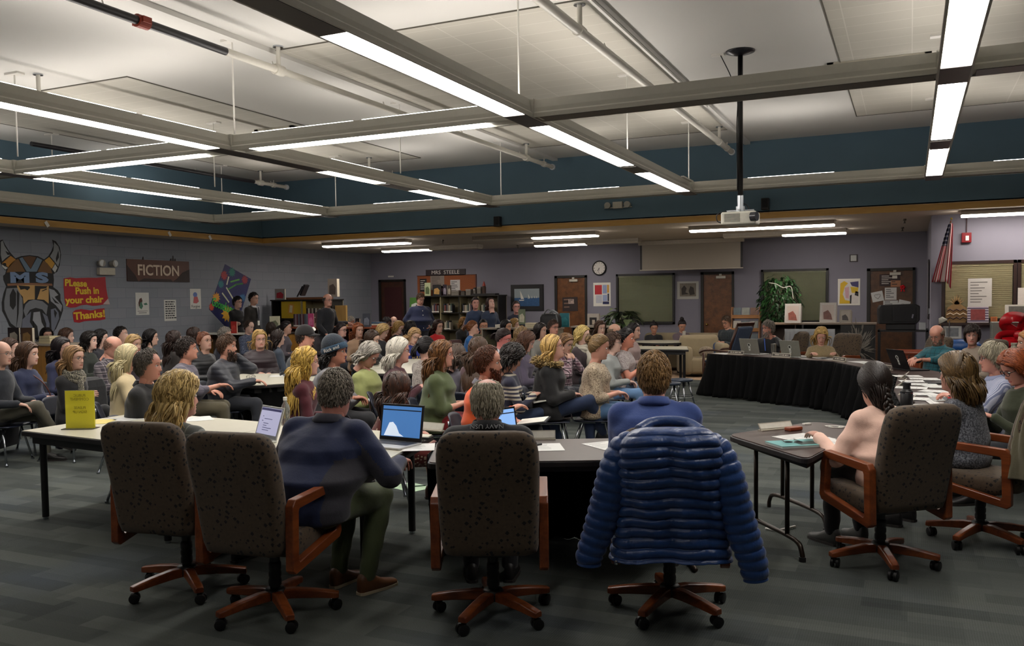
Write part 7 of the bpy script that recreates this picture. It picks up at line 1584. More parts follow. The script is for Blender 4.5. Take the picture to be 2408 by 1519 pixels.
A('M31b',741,765,1.13,60,'brown haired person partly hidden behind the black cap',('bun','#4a3224',0,{}),'#2c2c32',fem=True,who='hidden brown haired person behind the cap')
A('M32',803.7,776.5,1.127,52,'dark haired woman in thick glasses and purple jacket',('pony','#231a1c',.2,{}),cloth('#3a3268'),fem=True,gl='big',topname='jacket',who='thick glasses woman in purple',skin='#d0a090')
A('M33',824,757,1.17,80,'grey haired man with beard leaning forward in the back',('short','#85807a',.025,{}),'#1b1c20',beard_=('#5c544c',.4),pitch=14,who='grey haired man in the back',skin='#b9806a')
A('M34',843.2,776.9,1.138,28,'auburn haired woman in tan facing the camera',('bob','#7d4528',.20,{'vol':.012}),'#8a6f58',fem=True,who='auburn haired woman in tan')
A('M35',876,797,1.10,66,'long brown haired woman with glasses resting her cheek on a hand',('long','#3d2c22',.30,{}),'#17171c',fem=True,gl=True,pitch=14,arms=('cheek','lap'),who='woman resting her cheek')
A('M36',900.7,779.5,1.126,62,'short blond haired woman in black looking down',('bob','#8f7448',.13,{'vol':.018,'tip':'#b59a68'}),'#141418',fem=True,pitch=26,who='short blond woman in black')
A('M37',909,759,1.15,55,'dark haired man in glasses looking down near the back counter',('short','#1b1519',.045,{}),'#2b2730',gl=True,pitch=24,who='dark haired man near the counter')
A('M37b',926.2,756.5,1.141,20,'bald person with glasses behind the dark haired man',('fringe','#8f8a84',.012,{}),'#46424a',gl=True,who='bald person in the back')
A('M38',938,770,1.11,55,'blond woman in black puffer jacket looking down',('bob','#9a7a48',.2,{'vol':.014,'tip':'#b8965c'}),PUF('#15151a'),fem=True,gl='#5a4a40',topname='puffer_jacket',pitch=22,who='blond woman in black puffer')
A('M39',966,771,1.13,150,'dark curly haired person seen from behind in front of the navy shirt man',('curly','#181214',.12,{'wave':.010,'vol':.016}),'#242228',who='dark curly haired person')
M40=A('M40',974,790,1.08,30,'blond bobbed woman in blue lettered hoodie holding her forehead',('bob','#8f7050',.2,{'vol':.012,'tip':'#b39468'}),cloth('#1d2a6e'),fem=True,gl='#2c2224',topname='hoodie',pitch=20,roll=-12,arms=('lap','brow'),who='woman holding her forehead')
A('M41',1031,768,1.13,42,'woman with brown bob in bright red jacket',('bob','#33201a',.18,{'vol':.018}),cloth('#b3161a'),fem=True,gl='#5a4038',topname='jacket',who='red jacket woman')
A('M42',1002.7,817.8,1.094,122,'woman with messy black ponytail in white patterned top',('pony','#171215',.16,{}),cloth('#a39b94','blotch','#4a3a38'),fem=True,who='messy ponytail woman',skin='#cf9e88')
A('M43',1041,833,1.15,82,'woman with long wavy brown hair and glasses in olive green top',('wavy','#4d3322',.44,{'vol':.012,'wave':.009,'tip':'#7a5530','n':1.2}),cloth('#45502e'),fem=True,gl='#6a3c30',bulk=.6,arms='lap',who='olive green top woman',skin='#cd9078',legs='#7a141c',legname='skirt',skirt=True,bare_arm=.5)
A('M44',1072.5,836.3,1.03,140,'greyish brown haired person bent forward beside the olive green top woman',('bob','#4d4038',.22,{'vol':.012}),'#4a4650',fem=True,pitch=30,lean=.22,who='person bent forward')
A('R45',1091,759,1.13,48,'curly blond woman in black near the black bookcase',('curly','#8a6534',.11,{'wave':.008,'vol':.012}),'#141417',fem=True,who='curly blond woman in black')
A('R46',1112,771,1.13,80,'red haired person with ponytail in bright blue hoodie',('pony','#7a4a28',.12,{}),cloth('#1f5c9a'),fem=True,topname='hoodie',who='bright blue hoodie person',skin='#d9a68e')
A('R47',1137,767,1.13,12,'black haired person with glasses in floral jacket facing the camera',('pony','#141013',.1,{}),cloth('#6b6548','blotch','#17171a'),gl='#241a18',bulk=.5,who='floral jacket person',skin='#bd8160')
A('R48',1126,822,1.13,140,'woman with very long straight brown hair seen from behind',('long','#4a3628',.50,{'vol':.010,'n':1.3}),'#5a4448',fem=True,who='very long haired woman')
R49=A('R49',1150,853,1.15,78,'man with reddish beard in orange sweater over a grey collar',('receding','#5a3420',.03,{}),cloth('#dd561c'),bulk=.35,topname='sweater',beard_=('#5a2c18',.8),who='orange sweater man',skin='#cf8d70',collar='#6f6f78',legs='#171a24',cross=1,shoe='#4a4038',arms=('phone','lap'))
A('R50',1184.9,796,1.133,68,'flushed woman with dark low bun, red glasses and white shirt',('pony','#2a1c1c',.12,{}),cloth('#b5b6bc'),fem=True,gl='#6b2a20',who='flushed woman in white',skin='#c9716a',pitch=14,collar='#b5b6bc')
A('R51',1191.3,768.3,1.135,52,'black haired woman with glasses in tan in the back',('bob','#120f14',.18,{'vol':.012}),'#8a7a58',fem=True,gl='#6a4030',who='black haired woman in tan',skin='#c08a68')
A('R51b',1211,765,1.13,60,'curly dark blond person in mustard yellow sweater',('curly','#8a6c3e',.14,{'wave':.010,'vol':.02}),cloth('#b58a1c'),fem=True,who='mustard sweater person')
R52=A('R52',1205.9,840.2,1.079,98,'woman with tousled dark curly hair in striped sweater writing on a pad',('bigcurl','#1c1614',.16,{'wave':.016,'vol':.022,'n':1.3}),cloth('#b1a998','stripe_h','#27263a','#1f2034'),fem=True,pitch=30,topname='sweater',who='striped sweater woman',skin='#cc9880',legs='#1b2c48',cross=1,arms='phone',shoe='#2c2624')
A('R53',1238.8,803.2,1.113,82,'woman with long wavy brown hair in grey purple jacket looking down',('wavy','#54382a',.34,{'vol':.016,'wave':.008}),'#4a4254',fem=True,pitch=24,topname='jacket',who='grey purple jacket woman',skin='#d3a08c')
A('R53b',1228,789,1.13,110,'light brown haired person behind the grey purple jacket woman',('long','#77603f',.3,{}),'#3a3a40',fem=True,who='light brown haired person')
A('R54',1272,778,1.13,58,'dark haired woman in light grey cardigan with serious look',('long','#1f1614',.28,{'vol':.010}),'#77756f',fem=True,who='serious dark haired woman')
A('R55',1301.6,770,1.158,42,'man with brown glasses and brown hair in the back row',('short','#45322a',.03,{}),'#2c2c34',gl='#4a2c20',who='brown glasses man',skin='#cc8e78')
R56=A('R56',1302,817,1.165,86,'blond woman in black parka with fur collar looking up',('long','#9a7840',.30,{'vol':.012,'tip':'#c8a868','n':1.2}),'#0f0f11',fem=True,gl='#6a4a38',topname='parka',pitch=-14,bulk=.4,who='black parka woman',skin='#cf9a84',legs='#1a2a48',cross=1,arms='lap',shoe='#17171a')
A('R57',1330.5,807.9,1.062,52,'woman in pink plaid shirt with both hands at her face',('bob','#54382a',.2,{'vol':.014,'tip':'#8a6a48'}),cloth('#5a3a48','plaid','#b09aa0','#241820'),fem=True,arms='chin',pitch=16,who='pink plaid shirt woman')
A('R58',1371,788,1.13,66,'woman with blond chin length bob and glasses in dark top',('bob','#b39a54',.15,{'vol':.018,'tip':'#d0ba78'}),'#33282c',fem=True,gl='#7a5a40',who='blond chin length bob woman',topname='cardigan')
R59=A('R59',1410.4,817,1.15,84,'woman with curly hair pinned up in brown and cream patterned blouse',('bun','#77603f',0,{'vol':.020,'part':1}),cloth('#b3a28a','blotch','#4a3626',sc=.8),fem=True,bulk=.5,bare_arm=.5,arms='lap',who='brown patterned blouse woman',skin='#cc9078',legs='#52749a',pitch=8)
A('R60',1412,772,1.13,30,'brown haired person with bangs partly hidden in the back',('bob','#4a3428',.2,{'vol':.014}),'#33343c',fem=True,who='brown bangs person')
A('R61',1446,780.9,1.128,55,'bald man in dark glasses in the back row',('fringe','#8a7a68',.012,{}),'#4a2c26',gl=True,who='bald man in dark glasses',skin='#b98a70')
A('R62',1443,806,1.085,82,'person in light grey hoodie beside the patterned blouse woman',('short','#4a3428',.04,{}),'#8d908e',fem=True,topname='hoodie',who='light grey hoodie person',legs='#5a7aa0',gl=True)
A('R63',1474,796,1.13,80,'black haired woman with bare arm in white patterned top',('bun','#120d0f',0,{'vol':.016,'part':1}),cloth('#a89f9c','blotch','#5a4a50'),fem=True,bulk=.45,bare_arm=1,arms='phone',who='black haired woman with bare arm',skin='#c97c5e',legs='#5a6a80')
A('R64',1491.7,778.6,1.12,66,'dark haired woman in pale pink behind the bare armed woman',('long','#171215',.25,{}),'#a08a86',fem=True,who='dark haired woman in pink')
def STD(key,px,py,z,face,label,hair_,top,**kw):
 I=person(key,label,onz(px,py,z)if 'at' not in kw else kw.pop('at'),face,hair_=hair_,top=top,stand=True,**kw);return I
def SH(px,py,y):return ony(px,py,y)
person('T65','standing woman in black with glasses and crossed arms by the tilted poster',SH(559,711,15.1),50,hair_=('short','#161216',.03,{}),top='#101013',stand=True,gl='big',fem=True,arms='crossed',topname='jacket',legs='#15151a',skin=SK[0])
T66=person('T66','standing man in dark jacket, shirt and tie with a lanyard badge',SH(597,702,15.0),55,hair_=('short','#1c1614',.02,{}),top='#1c1815',stand=True,gl=True,arms='down',topname='jacket',legs='#1c1c22',skin=SK[1],collar='#b5b5b8')
T67=person('T67','balding man in dark jacket leaning one arm back on the counter',SH(771,706,14.7),40,hair_=('fringe','#4a4540',.015,{}),top='#15161d',stand=True,gl=True,arms=([.22,.25,1.02],[-.55,.02,1.22]),topname='jacket',legs='#22232a',lean=.03,collar='#15161d',skin='#c58c76')
T68=person('T68','big standing man in navy button shirt looking down',SH(989,703,17.6),22,hair_=('short','#4a3422',.03,{}),top=cloth('#1b2444'),stand=True,bulk=.75,pitch=22,arms='pocket',legs='#2c2c34',collar='#1b2444',skin='#cf9a84')
person('T69','standing woman in denim jacket with dark tied hair',SH(1118,713,17.6),12,hair_=('pony','#2a1c1e',.2,{}),top=cloth('#253450'),stand=True,fem=True,topname='jacket',arms='front',legs='#17181f',skin='#c98e80')
person('T70','standing woman in denim jacket tilting her head back',SH(1154,714,17.7),30,hair_=('long','#3d2a28',.34,{}),top=cloth('#28344a'),stand=True,fem=True,topname='jacket',arms='front',pitch=-26,legs='#15161b',skin='#cfa090')
T71=person('T71','woman in navy sweatshirt with yellow letters under the sailboat picture',SH(1214,722,17.8),15,hair_=('pony','#3a2c28',.12,{}),top=cloth('#14182c'),stand=True,fem=True,gl=True,topname='sweatshirt',arms='down',legs='#1a1a20',skin='#c58c82')
person('S72','seated person in black hoodie with hair up behind the round table',SH(1538,771,19.55),8,hair_=('bun','#1c1619',0,{'vol':.012}),top='#17181b',topname='hoodie',fem=True,pitch=14,arms='lap')
S73=person('S73','seated woman with high bun in mauve hoodie looking at a white phone',SH(1604,766,19.45),10,hair_=('bun','#1c1618',0,{'vol':.020}),top='#5d5058',topname='hoodie',fem=True,pitch=24,arms=([.03,.24,.74],[-.03,.24,.74]),legs='#1a1a20')
person('S74','man in glasses and dark plaid shirt sitting with a leg crossed near the door',SH(1708,757,18.9),-35,hair_=('short','#4a3a2e',.03,{}),top=cloth('#1b2026','plaid','#2c3a40','#101216'),gl=True,pitch=18,cross=1,legs='#33405c',arms='lap',seatz=.45)
B75=person('B75','grey haired bearded man in black sweater with a hand on his neck',ony(1806,772,15.35),-52,body=-10,hair_=('short','#6b655e',.05,{'n':1.2}),top='#15161b',topname='sweater',gl='#3a2420',beard_=('#8a8078',.35),arms=('table','neck'),skin='#bd7d66')
person('B76','blond woman in tan sweater looking down at papers',ony(1931,789,14.45),5,hair_=('bob','#9a7a40',.24,{'vol':.012,'tip':'#c0a060'}),top=cloth('#7a6a4c','knit','#8a7858'),topname='sweater',fem=True,pitch=26,arms='table',bulk=.25,skin='#cf9680')
person('B77','balding man in teal plaid shirt looking down at his hands',ony(2203,787,13.35),-28,body=-35,hair_=('fringe','#8a7a6a',.02,{}),top=cloth('#10505a','grid','#0c2c34'),gl='#8a6a58',pitch=24,beard_=('#8f8478',.25),arms=([.06,.50,.78],[-.06,.50,.78]),bare_arm=.5,bulk=.35,skin='#c98a72',collar='#10505a')
person('B78','woman with short side swept dark hair in beige cardigan staring ahead',ony(2286,788,12.8),-2,body=-40,hair_=('pixie','#261c18',.055,{'n':1.3}),top='#85776a',topname='cardigan',fem=True,arms='lap',skin='#c58f7c',pitch=4)
person('B79','grey haired man with glasses in blue striped shirt in profile',ony(2334,841,8.6),-78,hair_=('short','#8d8672',.06,{'n':1.4,'tip':'#b0aa96'}),top=cloth('#6f7794','stripe_v','#aeb2c4'),gl='#3a2c24',arms='tablein',bulk=.3,skin='#c98874',collar='#7f87a4',pitch=4)
B80=person('B80','red haired woman with big black glasses in olive reading down at right edge',ony(2388,866,7.95),-62,hair_=('bob','#6b3018',.15,{'vol':.026,'n':1.2,'tip':'#8f4a24'}),top='#2e3320',gl='big',fem=True,pitch=26,arms='phone',skin='#cb8a76',topname='blouse')
person('B80b','strawberry blond person mostly cut off by the right edge',ony(2416,806,11.2),-70,hair_=('bob','#a07040',.2,{'vol':.014}),top='#4a3a48',fem=True)
B81=person('B81','woman with smooth brown bob in grey flecked knit seen from behind',ony(2246,878,6.72),-118,body=-112,hair_=('bob','#4a381f',.19,{'vol':.024,'n':1.4,'tip':'#5f4a2a'}),top=cloth('#23262f','knit','#6d7078'),topname='sweater',fem=True,bulk=.35,arms='table',legs='#3a4428',legname='skirt',skirt=True,seatz=.47,skin='#c48c78')
B82=person('B82','woman with long dark braid in pale pink sweater leaning on the table',ony(2056,905,6.0),-160,body=-140,hair_=('braid','#221915',.34,{'n':1.2}),top=cloth('#dcb7a6'),topname='sweater',fem=True,bulk=.6,arms=([.20,.42,.76],[-.30,.34,.76]),neck=.15,seatz=.45,lean=.14,legs='#141418',pitch=12,skin='#c08a74',shoe='#4a4a48')
B83=person('B83','man with short sandy hair in blue shirt seen from behind the puffer jacket',ony(1538,884,4.98),180,hair_=('short','#80603a',.034,{'n':1.5,'tip':'#9a7a50'}),top=cloth('#344a86'),topname='shirt',bulk=.6,arms='tablein',seatz=.47,lean=.10,collar='#344a86',neck=.15,skin='#cf9078',legs='#2b2c34',detail=0,s=1.03)
B84=person('B84','grey haired man with thinning crown in charcoal sweater, lettered collar strap',ony(1146,946,4.40),178,hair_=('thin','#8f8975',.045,{'n':1.6,'tip':'#b0aa98'}),top=cloth('#1a1b20'),topname='sweater',bulk=.45,neck=.135,arms='tablein',seatz=.47,lean=.20,pitch=14,collar='#121318',skin='#c98670',legs='#17181d',s=1.0)
B85=person('B85','grey haired man in navy jacket hunched over the table, green cargo trousers',ony(790,927,4.10),160,body=146,hair_=('short','#5d554c',.026,{'n':1.9,'tip':'#8f887c'}),top=cloth('#131f42'),topname='jacket',bulk=.75,arms=([.33,.45,.745],[-.20,.42,.745]),seatz=.47,lean=.26,pitch=18,neck=.14,collar='#3a3a46',skin='#c07a66',legs=cloth('#4a5334',None,rough=.8),legdir=-12,shoe='#5d3a20',extra={'sole':'#a89a80'},s=1.03,feet=(.0,-.12),elbow_out=.9)
B86=person('B86','woman with wavy blond hair in grey windowpane blazer looking right',ony(425,932,3.92),112,body=140,hair_=('wavy','#a88a4c',.23,{'vol':.030,'wave':.014,'tip':'#d2b87c','n':1.4}),top=cloth('#565a58','grid','#7d807c',sc=.8),topname='blazer',fem=True,arms='tablein',seatz=.47,skin='#c98a74',legs='#2a2a30',side=1)
B87=person('B87','woman with very long dark hair in red polka dot dress turned away',ony(936,915,6.05),140,body=95,hair_=('long','#1c1210',.50,{'vol':.016,'n':1.4,'tip':'#4a2a18'}),top=cloth('#5a1812','dots','#c2a890'),topname='dress_top',fem=True,arms='thigh',lean=.12,legs=cloth('#5a1812','dots','#c2a890'),legname='dress_skirt',skirt=True,skin='#c98a74',shoe='#4a2c22')
for key,I,who,ch in SEATED:
 if not ch or who is None:continue
 if I['dist']>12.5:continue
 seat_for(I,who)
seat_for(B87,'polka dot dress woman')
def wear(I,name,mb,mat,mats=None):return mb.build(name,mats or mat,I['root'],smooth=True)
Mh=M26['Mh'];m=MB();R=[]
for ph in np.linspace(.03,1.62,12):
 th=np.arange(28)/28*2*PI;R.append(xf(HC+np.stack([np.cos(th)*math.sin(ph)*.094,np.sin(th)*math.sin(ph)*.118,np.full(28,math.cos(ph)*.118+.022)],1),Mh))
m.loft(R[::-1]);cap=m.build('baseball_cap',cloth('#151012'),M26['root'],smooth=True)
m=MB();V=[];F=[]
for i,r_ in enumerate((.0,.5,1.0)):
 for k in range(13):a=-1.15+2.3*k/12+PI/2;V.append(HC+np.array([(.088)*math.cos(a)*(1-.12*r_),.100*math.sin(a)+.085*r_*math.sin(a)**1.0,.030-.018*r_-.02*abs(math.cos(a))]))
for i in range(2):
 for k in range(12):F.append((i*13+k,i*13+k+1,(i+1)*13+k+1,(i+1)*13+k))
o=m.add(xf(V,Mh),F).build('cap_brim',cloth('#151012'),cap,smooth=True);s_=o.modifiers.new('t','SOLIDIFY');s_.thickness=.006
MB().cyl((0,0,0),(0,0,.006),.026,18,M_WHITE and 0).xform(Mh@np.array(Matrix.Translation((-.045,.085,.100))@Matrix.Rotation(-.5,4,'Z')@Matrix.Rotation(-1.0,4,'X'))).build('cap_badge',M_WHITE,cap)
Mh=M27['Mh']@TR(rx=.32);m=MB();R=[]
for ph in np.linspace(.03,1.75,14):
 th=np.arange(32)/32*2*PI;k=1+.012*np.sin(th*16);R.append(xf(HC+np.stack([np.cos(th)*math.sin(ph)*.098*k,np.sin(th)*math.sin(ph)*.120*k,np.full(32,math.cos(ph)*.130+.03)],1),Mh))
bn_=m.loft(R[::-1]).build('beanie',cloth('#121a24','knit','#1c2a38'),M27['root'],smooth=True)
m=MB();R=[]
for z,k in((-.028,1.04),(-.02,1.1),(.02,1.1),(.03,1.03)):th=np.arange(32)/32*2*PI;R.append(xf(HC+np.stack([np.cos(th)*.098*k,np.sin(th)*.120*k,np.full(32,z+.012)],1),Mh))
m.loft(R,cap=False).build('folded_cuff',cloth('#25445c','knit','#1c3448'),bn_,smooth=True)
r_=np.random.default_rng(3);g=r_.normal(size=(220,3));g/=np.linalg.norm(g,axis=1)[:,None];c0=HC+np.array([0,-.06,.165]);P=np.stack([c0+g*q for q in(.005,.03,.055)],1);m=MB();strands(m,P,np.tile([.006,.006,.002],(220,1)),Mh,C=c0);m.build('pompom',hairmat('#1c2738','#77808c'),bn_,smooth=True)
if 1:
 text('Rick and',.046,M_WHITE,bn_,Matrix(Mh@np.array(Matrix.Translation(HC+np.array([.115,.01,.010]))@Matrix.Rotation(PI/2,4,'Z')@Matrix.Rotation(PI/2,4,'X'))),.001,'cuff_lettering')
def scarf(I,col,c2,thick=.035,nm='scarf',pat='blotch'):
 N=I['N'];m=MB();a=np.linspace(0,2*PI,26)
 for q,rr,dz in((0,.085,.0),(1,.10,-.035),(2,.095,-.07)):
  p=np.stack([rr*np.sin(a),-rr*np.cos(a)*.95+N[1],np.full(26,N[2]+.02+dz)+.012*np.sin(a*3+q)+.02*np.cos(a)],1);m.tube(p,thick*(1+.15*np.sin(a*5+q)),8)
 m.tube([(.03,N[1]+.12,N[2]-.05),(.05,N[1]+.15,N[2]-.2),(.04,N[1]+.16,N[2]-.32)],[.04,.045,.05],8,flat=.5)
 return m.build(nm,cloth(col,pat,c2),I['root'],smooth=True)
cast={k:I for k,I,w,c in SEATED}
scarf(cast['L7'],'#1a1a1a','#a39c86')
scarf(cast['R58'],'#a8a294','#b5b0a2',.03,'shawl',None)
def furcollar(I):
 N=I['N'];r=np.random.default_rng(8);k=620;a=r.uniform(-2.6,2.6,k)+PI;rr=r.uniform(.10,.165,k)
 p=np.stack([rr*np.sin(a)*1.15,rr*np.cos(a)*1.0+N[1]-.02,N[2]+.03-.25*(rr-.1)+r.normal(size=k)*.012-.02*np.cos(a)],1);c=N+[0,0,-.05];o=p-c;o/=np.linalg.norm(o,axis=1)[:,None]
 P=np.stack([p+o*q+r.normal(size=p.shape)*.004*q*40+[0,0,-6*q*q]for q in(0,.015,.03,.045)],1);m=MB()
 an=np.linspace(.5,2*PI-.5,20)+PI;m.tube(np.stack([.135*np.sin(an)*1.1,.13*np.cos(an)+N[1]-.02,np.full(20,N[2]+.005)],1),.035,8)
 strands(m,P,np.tile([.006,.007,.005,.001],(k,1)),None,C=c);return m.build('fur_trim',hairmat('#7a6338','#a08a5a'),I['root'],smooth=True)
furcollar(R56)
I=cast['L2'];N=I['N'];MB().tube(cat_rom([(.07,N[1]+.03,N[2]+.0),(.03,N[1]+.19,N[2]-.14),(-.06,N[1]+.23,N[2]-.30),(-.12,N[1]+.20,N[2]-.40)]),.007,5).build('shoulder_strap',plain('#5a3028',.5),I['root'],smooth=True)
I=T66;N=I['N'];MB().prism([(-.018,0),(.018,0),(.028,-.24),(0,-.28),(-.028,-.24)],0,.006,M=np.array(Matrix.Translation((0,N[1]+.148,N[2]-.01))@Matrix.Rotation(PI/2,4,'X'))).build('necktie',plain('#3a3c48',.5),I['root']);MB().prism([(-.05,.01),(.05,.01),(.0,-.28)],0,.004,M=np.array(Matrix.Translation((0,N[1]+.140,N[2]-.01))@Matrix.Rotation(PI/2,4,'X'))).build('shirt_front',plain('#b9babd',.6),I['root']);MB().cbox((.04,N[1]+.17,N[2]-.36),(.07,.006,.10)).build('name_badge',M_WHITE,I['root'])
I=T68;N=I['N'];m=MB()
for k in range(5):m.ball((0,N[1]+.150+.035*math.sin(min(1,k/3.)*1.5),N[2]-.10-.10*k),(.011,.006,.011),8)
m.build('shirt_buttons',M_WHITE,I['root'],smooth=True)
I=T71;N=I['N'];text('PILOT',.085,plain('#b5922c',.5),I['root'],Matrix.Translation((0,N[1]+.175,N[2]-.27))@Matrix.Rotation(PI,4,'Z')@Matrix.Rotation(PI/2,4,'X'),.003,'chest_lettering')
I=M40;N=I['N'];text('YOUTH',.075,plain('#b59a3c',.5),I['root'],Matrix.Translation((0,N[1]+.165,N[2]-.18))@Matrix.Rotation(PI,4,'Z')@Matrix.Rotation(PI/2-.1,4,'X'),.003,'chest_lettering')
I=B84;N=I['N'];text('NAVY USN',.034,plain('#b5b6b8',.5),I['root'],Matrix.Translation((0.0,N[1]-.116,N[2]+.020))@Matrix.Rotation(PI/2+.15,4,'X')@Matrix.Rotation(PI,4,'Z'),.001,'strap_lettering',sx=1.15)
a=np.linspace(.4,2*PI-.4,24)+PI;MB().loft([np.array([(.083*math.sin(q),.094*math.cos(q)*1.0+N[1]-.010,N[2]+.002+.0*q),(.080*math.sin(q),.090*math.cos(q)+N[1]-.010,N[2]+.038),(.077*math.sin(q),.087*math.cos(q)+N[1]-.010,N[2]+.038),(.080*math.sin(q),.091*math.cos(q)+N[1]-.010,N[2]+.002)])for q in a]).build('collar_strap',plain('#0d0e12',.6),I['root'],smooth=False)
I=B75;N=I['N'];MB().tube([(.05,N[1]+.10,N[2]+.0),(.02,N[1]+.17,N[2]-.2)],.009,5,flat=.4).build('blue_lanyard',plain('#1f4aa0',.5),I['root'])
me=B85['top'].data;me.materials.append(cloth('#2c2b34'));mi=[0]*len(me.polygons)
for p in me.polygons:
 c=np.array(p.center)
 for sd in(1,-1):
  if c[0]*sd>.04:
   S0,E0,W0=B85['S'][sd],B85['E'][sd],B85['W'][sd];low=E0+(W0-E0)*np.clip(np.dot(c-E0,W0-E0)/np.dot(W0-E0,W0-E0),0,1);up=S0+(E0-S0)*np.clip(np.dot(c-S0,E0-S0)/np.dot(E0-S0,E0-S0),0,1)
   dl,du=np.linalg.norm(c-low),np.linalg.norm(c-up);ax=low if dl<du else up
   if(min(dl,du)<.085 and c[2]<ax[2]+.012)or(min(dl,du)>=.085 and c[0]*sd>.175 and c[2]<S0[2]-.10):mi[p.index]=1
me.polygons.foreach_set('material_index',mi)
def held(name,label,cat,I,p,mb,mat,rx=0,rz=0,ry=0):
 w=xf([p],TR(I['loc'],rz=I['rz']))[0];o=mb.build(name,mat,None);at(o,tuple(w),I['rz']+rz,rx,ry);return tag(o,label,cat)
held('phone','white phone held by the mauve hoodie woman','phone',S73,(0,.30,.84),MB().box((-.035,-.005,-.07),(.035,.005,.07)),plain('#c2bdb5',.3),rx=-.3)
w=(R52['W'][1]+R52['W'][-1])/2;held('note_pad','white note pad the striped sweater woman writes on','note pad',R52,(w[0],w[1]+.13,w[2]-.06),MB().box((-.10,-.14,0),(.10,.14,.012)),M_WHITE,rx=.15);held('pen','pen in the hand of the striped sweater woman','pen',R52,(R52['W'][1][0]-.02,R52['W'][1][1]+.10,R52['W'][1][2]+.03),MB().cyl((0,0,-.06),(0,0,.08),.004,8),INK,rx=.4)
w=(R49['W'][1]+R49['W'][-1])/2;held('open_folder','dark open folder with white paper on the lap of the orange sweater man','folder',R49,(w[0],w[1]+.16,w[2]-.06),MB().box((-.17,-.13,0),(.17,.13,.012)),INK,rx=.12);held('white_page','white page lying in the dark open folder','paper',R49,(w[0],w[1]+.16,w[2]-.045),MB().box((-.15,-.115,0),(.15,.115,.003)),M_WHITE,rx=.12)
I=cast['R63'];w=I['W'][1];held('phone','pale phone in the hand of the bare armed woman','phone',I,(w[0]-.03,w[1]+.10,w[2]+.03),MB().box((-.035,-.07,-.005),(.035,.07,.005)),plain('#b9bcc0',.3),rx=.5)
I=B80;w=I['W'][1];held('phone','dark phone held low by the red haired woman','phone',I,(w[0]-.04,w[1]+.12,w[2]+.03),MB().box((-.037,-.075,-.005),(.037,.075,.005)),INK,rx=.5)
I=cast['M41'];held('handbag','dark red quilted handbag on the lap of the red jacket woman','bag',I,(-.12,.42,.66),MB().loft([np.array([(x*k,y*k,z)for x,y in rrect(.17,.07,.05)])for z,k in((0,.9),(.03,1),(.16,.95),(.20,.8))]),cloth('#3a1420','grid','#8a6a60',sc=2))
I=cast['L7'];o=held('draped_coat','black coat hanging over the chair beside the scarf woman','coat',I,(-.50,-.22,.78),MB().loft([np.array([(x*k+.01*math.sin(9*z),y*k2,z)for x,y in rrect(.22,.10,.06)])for z,k,k2 in((-.55,1.15,.9),(-.4,1.1,1),(-.2,1.0,1),(-.05,.95,1),(.03,.85,.8),(.06,.5,.4))]),cloth('#0e0f13'))
I=cast['L1'];held('draped_coat','dark grey coat hanging over the chair of the navy cardigan woman','coat',cast['L2'],(0,-.27,.78),MB().loft([np.array([(x*k+.015*math.sin(9*z),y*k2,z)for x,y in rrect(.23,.09,.06)])for z,k,k2 in((-.70,1.05,.9),(-.4,1.1,1),(-.2,1.0,1),(-.05,.95,1),(.03,.85,.8),(.05,.5,.4))]),cloth('#1d1f24'))
def quilt(z,p=.067):return abs(math.sin(PI*z/p))**.55
def mj():
 m,n=newmat('quilted_nylon',.38,0,'#12305c');v=n.coord();f=n.noise(v,9,4,.6);n.base(n.mix(f,srgb('#112c5a'),srgb('#1f4684')))
 w=n.new('ShaderNodeTexNoise');w.inputs['Scale'].default_value=20;w.inputs['Detail'].default_value=2;n.link(n.coord(scale=(1.4,1.4,.8)),w.inputs['Vector']);n.bump(n.math('ADD',w.outputs['Fac'],f),.45,.010);n.b.inputs['Sheen Weight'].default_value=.2;return m
MJ=mj();jk=thing('puffer_jacket','blue quilted puffer jacket hung over the back of an office chair, sleeves dangling','jacket',(*ch4.location[:2],.148),.26);jk.scale=(.87,.97,.763)
rings=[];nz=190
for i in range(nz):
 z=1.175-.865*i/(nz-1);t_=(1.175-z)/.865;yb=-.30-.13*np.clip((z-.45)/.65,0,1)
 hw=np.interp(t_,[0,.012,.04,.10,.3,.6,1],[.13,.19,.235,.262,.285,.285,.335]);hd=np.interp(t_,[0,.012,.05,.2,1],[.01,.05,.085,.115,.13])
 q=quilt(z+.012*0)*.017;P=[]
 for k in range(72):
  a=k/72*2*PI;c,s_=math.cos(a),math.sin(a);x=(hw+q)*np.sign(c)*abs(c)**.62;y=(hd+q*1.25)*np.sign(s_)*abs(s_)**.75
  zz=z+.010*math.sin(x*7+1)+.006*math.sin(x*19+z*9);crease=-.032*math.exp(-((x+.005-.02*math.sin(z*6))/.03)**2)if s_<0 else 0
  side=-.012*math.exp(-((abs(x)-.21)/.02)**2)if s_<0 and z<.95 else 0
  P.append((x,yb-.02+y-crease*1.0-side+.006*math.sin(x*31+z*14)*(s_<0),zz))
 rings.append(np.array(P))
MB().loft(rings[::-1]).build('jacket_body',MJ,jk,smooth=True)
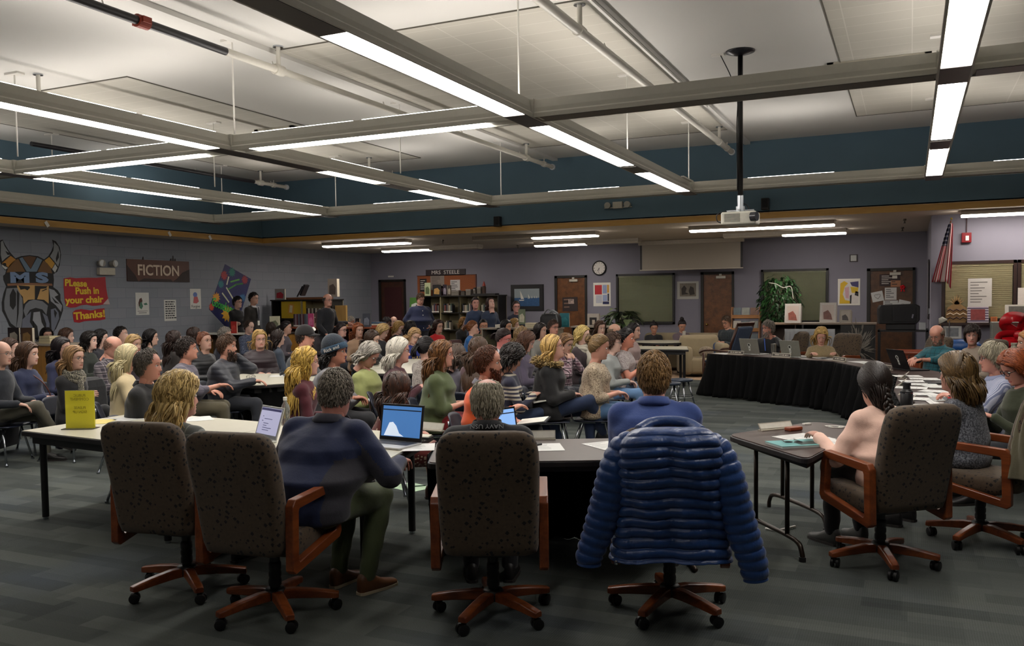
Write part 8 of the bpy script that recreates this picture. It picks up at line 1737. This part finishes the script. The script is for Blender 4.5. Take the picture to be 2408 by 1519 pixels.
for s_ in(-1,1):
 ctrl=[(s_*.19,-.41,1.12),(s_*.255,-.42,1.04),(s_*.305,-.43,.90),(s_*.35,-.41,.70),(s_*.40,-.39,.50),(s_*(.455 if s_<0 else .45),-.38,.33),(s_*(.46 if s_<0 else .47),-.37,.26 if s_<0 else .20)]
 P=cat_rom(ctrl,22);L=np.concatenate([[0],np.cumsum(np.linalg.norm(np.diff(P,axis=0),axis=1))]);R_=np.interp(L/L[-1],[0,.08,.3,.7,.93,1],[.05,.078,.090,.088,.074,.066])+.013*np.abs(np.sin(PI*L/.064))**.55-.006
 MB().tube(P,R_,26,flat=.72,up=(0,1,0)).build('sleeve',MJ,jk,smooth=True)
MB().tube(cat_rom([(-.17,-.40,1.155),(-.10,-.33,1.19),(0,-.31,1.20),(.10,-.33,1.19),(.17,-.40,1.155)]),.035,12).build('collar_roll',MJ,jk,smooth=True);MB().ball((-.30,-.47,.315),(.012,.006,.016),8).build('zip_pull',M_CHROME,jk)
ct=thing('draped_coat','olive beige rain coat hung over the far right office chair','coat',(*ch6.location[:2],.0),1.2);ct.scale=(1,1,.93);MC=cloth('#5d5845',None);rings=[]
for i in range(60):
 z=1.16-.62*i/59;t_=i/59;yb=-.27-.10*np.clip((z-.45)/.65,0,1);hw=np.interp(t_,[0,.02,.06,.2,1],[.12,.19,.24,.27,.30]);hd=np.interp(t_,[0,.03,.1,.4,1],[.02,.06,.09,.11,.13])
 P=[]
 for k in range(64):
  a=k/64*2*PI;c,s_=math.cos(a),math.sin(a);w_=.014*math.sin(k*1.3+z*5+2*math.sin(z*9))*min(1,t_*4);P.append(((hw+w_)*np.sign(c)*abs(c)**.65,yb-.02+(hd+w_)*np.sign(s_)*abs(s_)**.75,z+.012*math.sin(c*5)))
 rings.append(np.array(P))
MB().loft(rings[::-1]).build('coat_body',MC,ct,smooth=True)
P=cat_rom([(.22,-.42,1.08),(.30,-.46,.98),(.33,-.47,.80),(.30,-.45,.62),(.28,-.44,.52)],10);MB().tube(P,np.interp(np.arange(len(P)),[0,8,30,40],[.06,.10,.085,.06]),18,flat=.6,up=(0,1,0)).build('coat_sleeve',MC,ct,smooth=True)
P=cat_rom([(-.15,-.36,1.14),(0,-.38,1.20),(.18,-.40,1.15),(.25,-.44,1.02)],8);MB().tube(P,.07,14,flat=.6).build('hood_roll',MC,ct,smooth=True)
w=bpy.data.worlds.new('room_ambient');scene.world=w;w.use_nodes=True;bg=w.node_tree.nodes['Background'];bg.inputs[0].default_value=(.02,.02,.022,1);bg.inputs[1].default_value=1
scene.view_settings.exposure=1.05
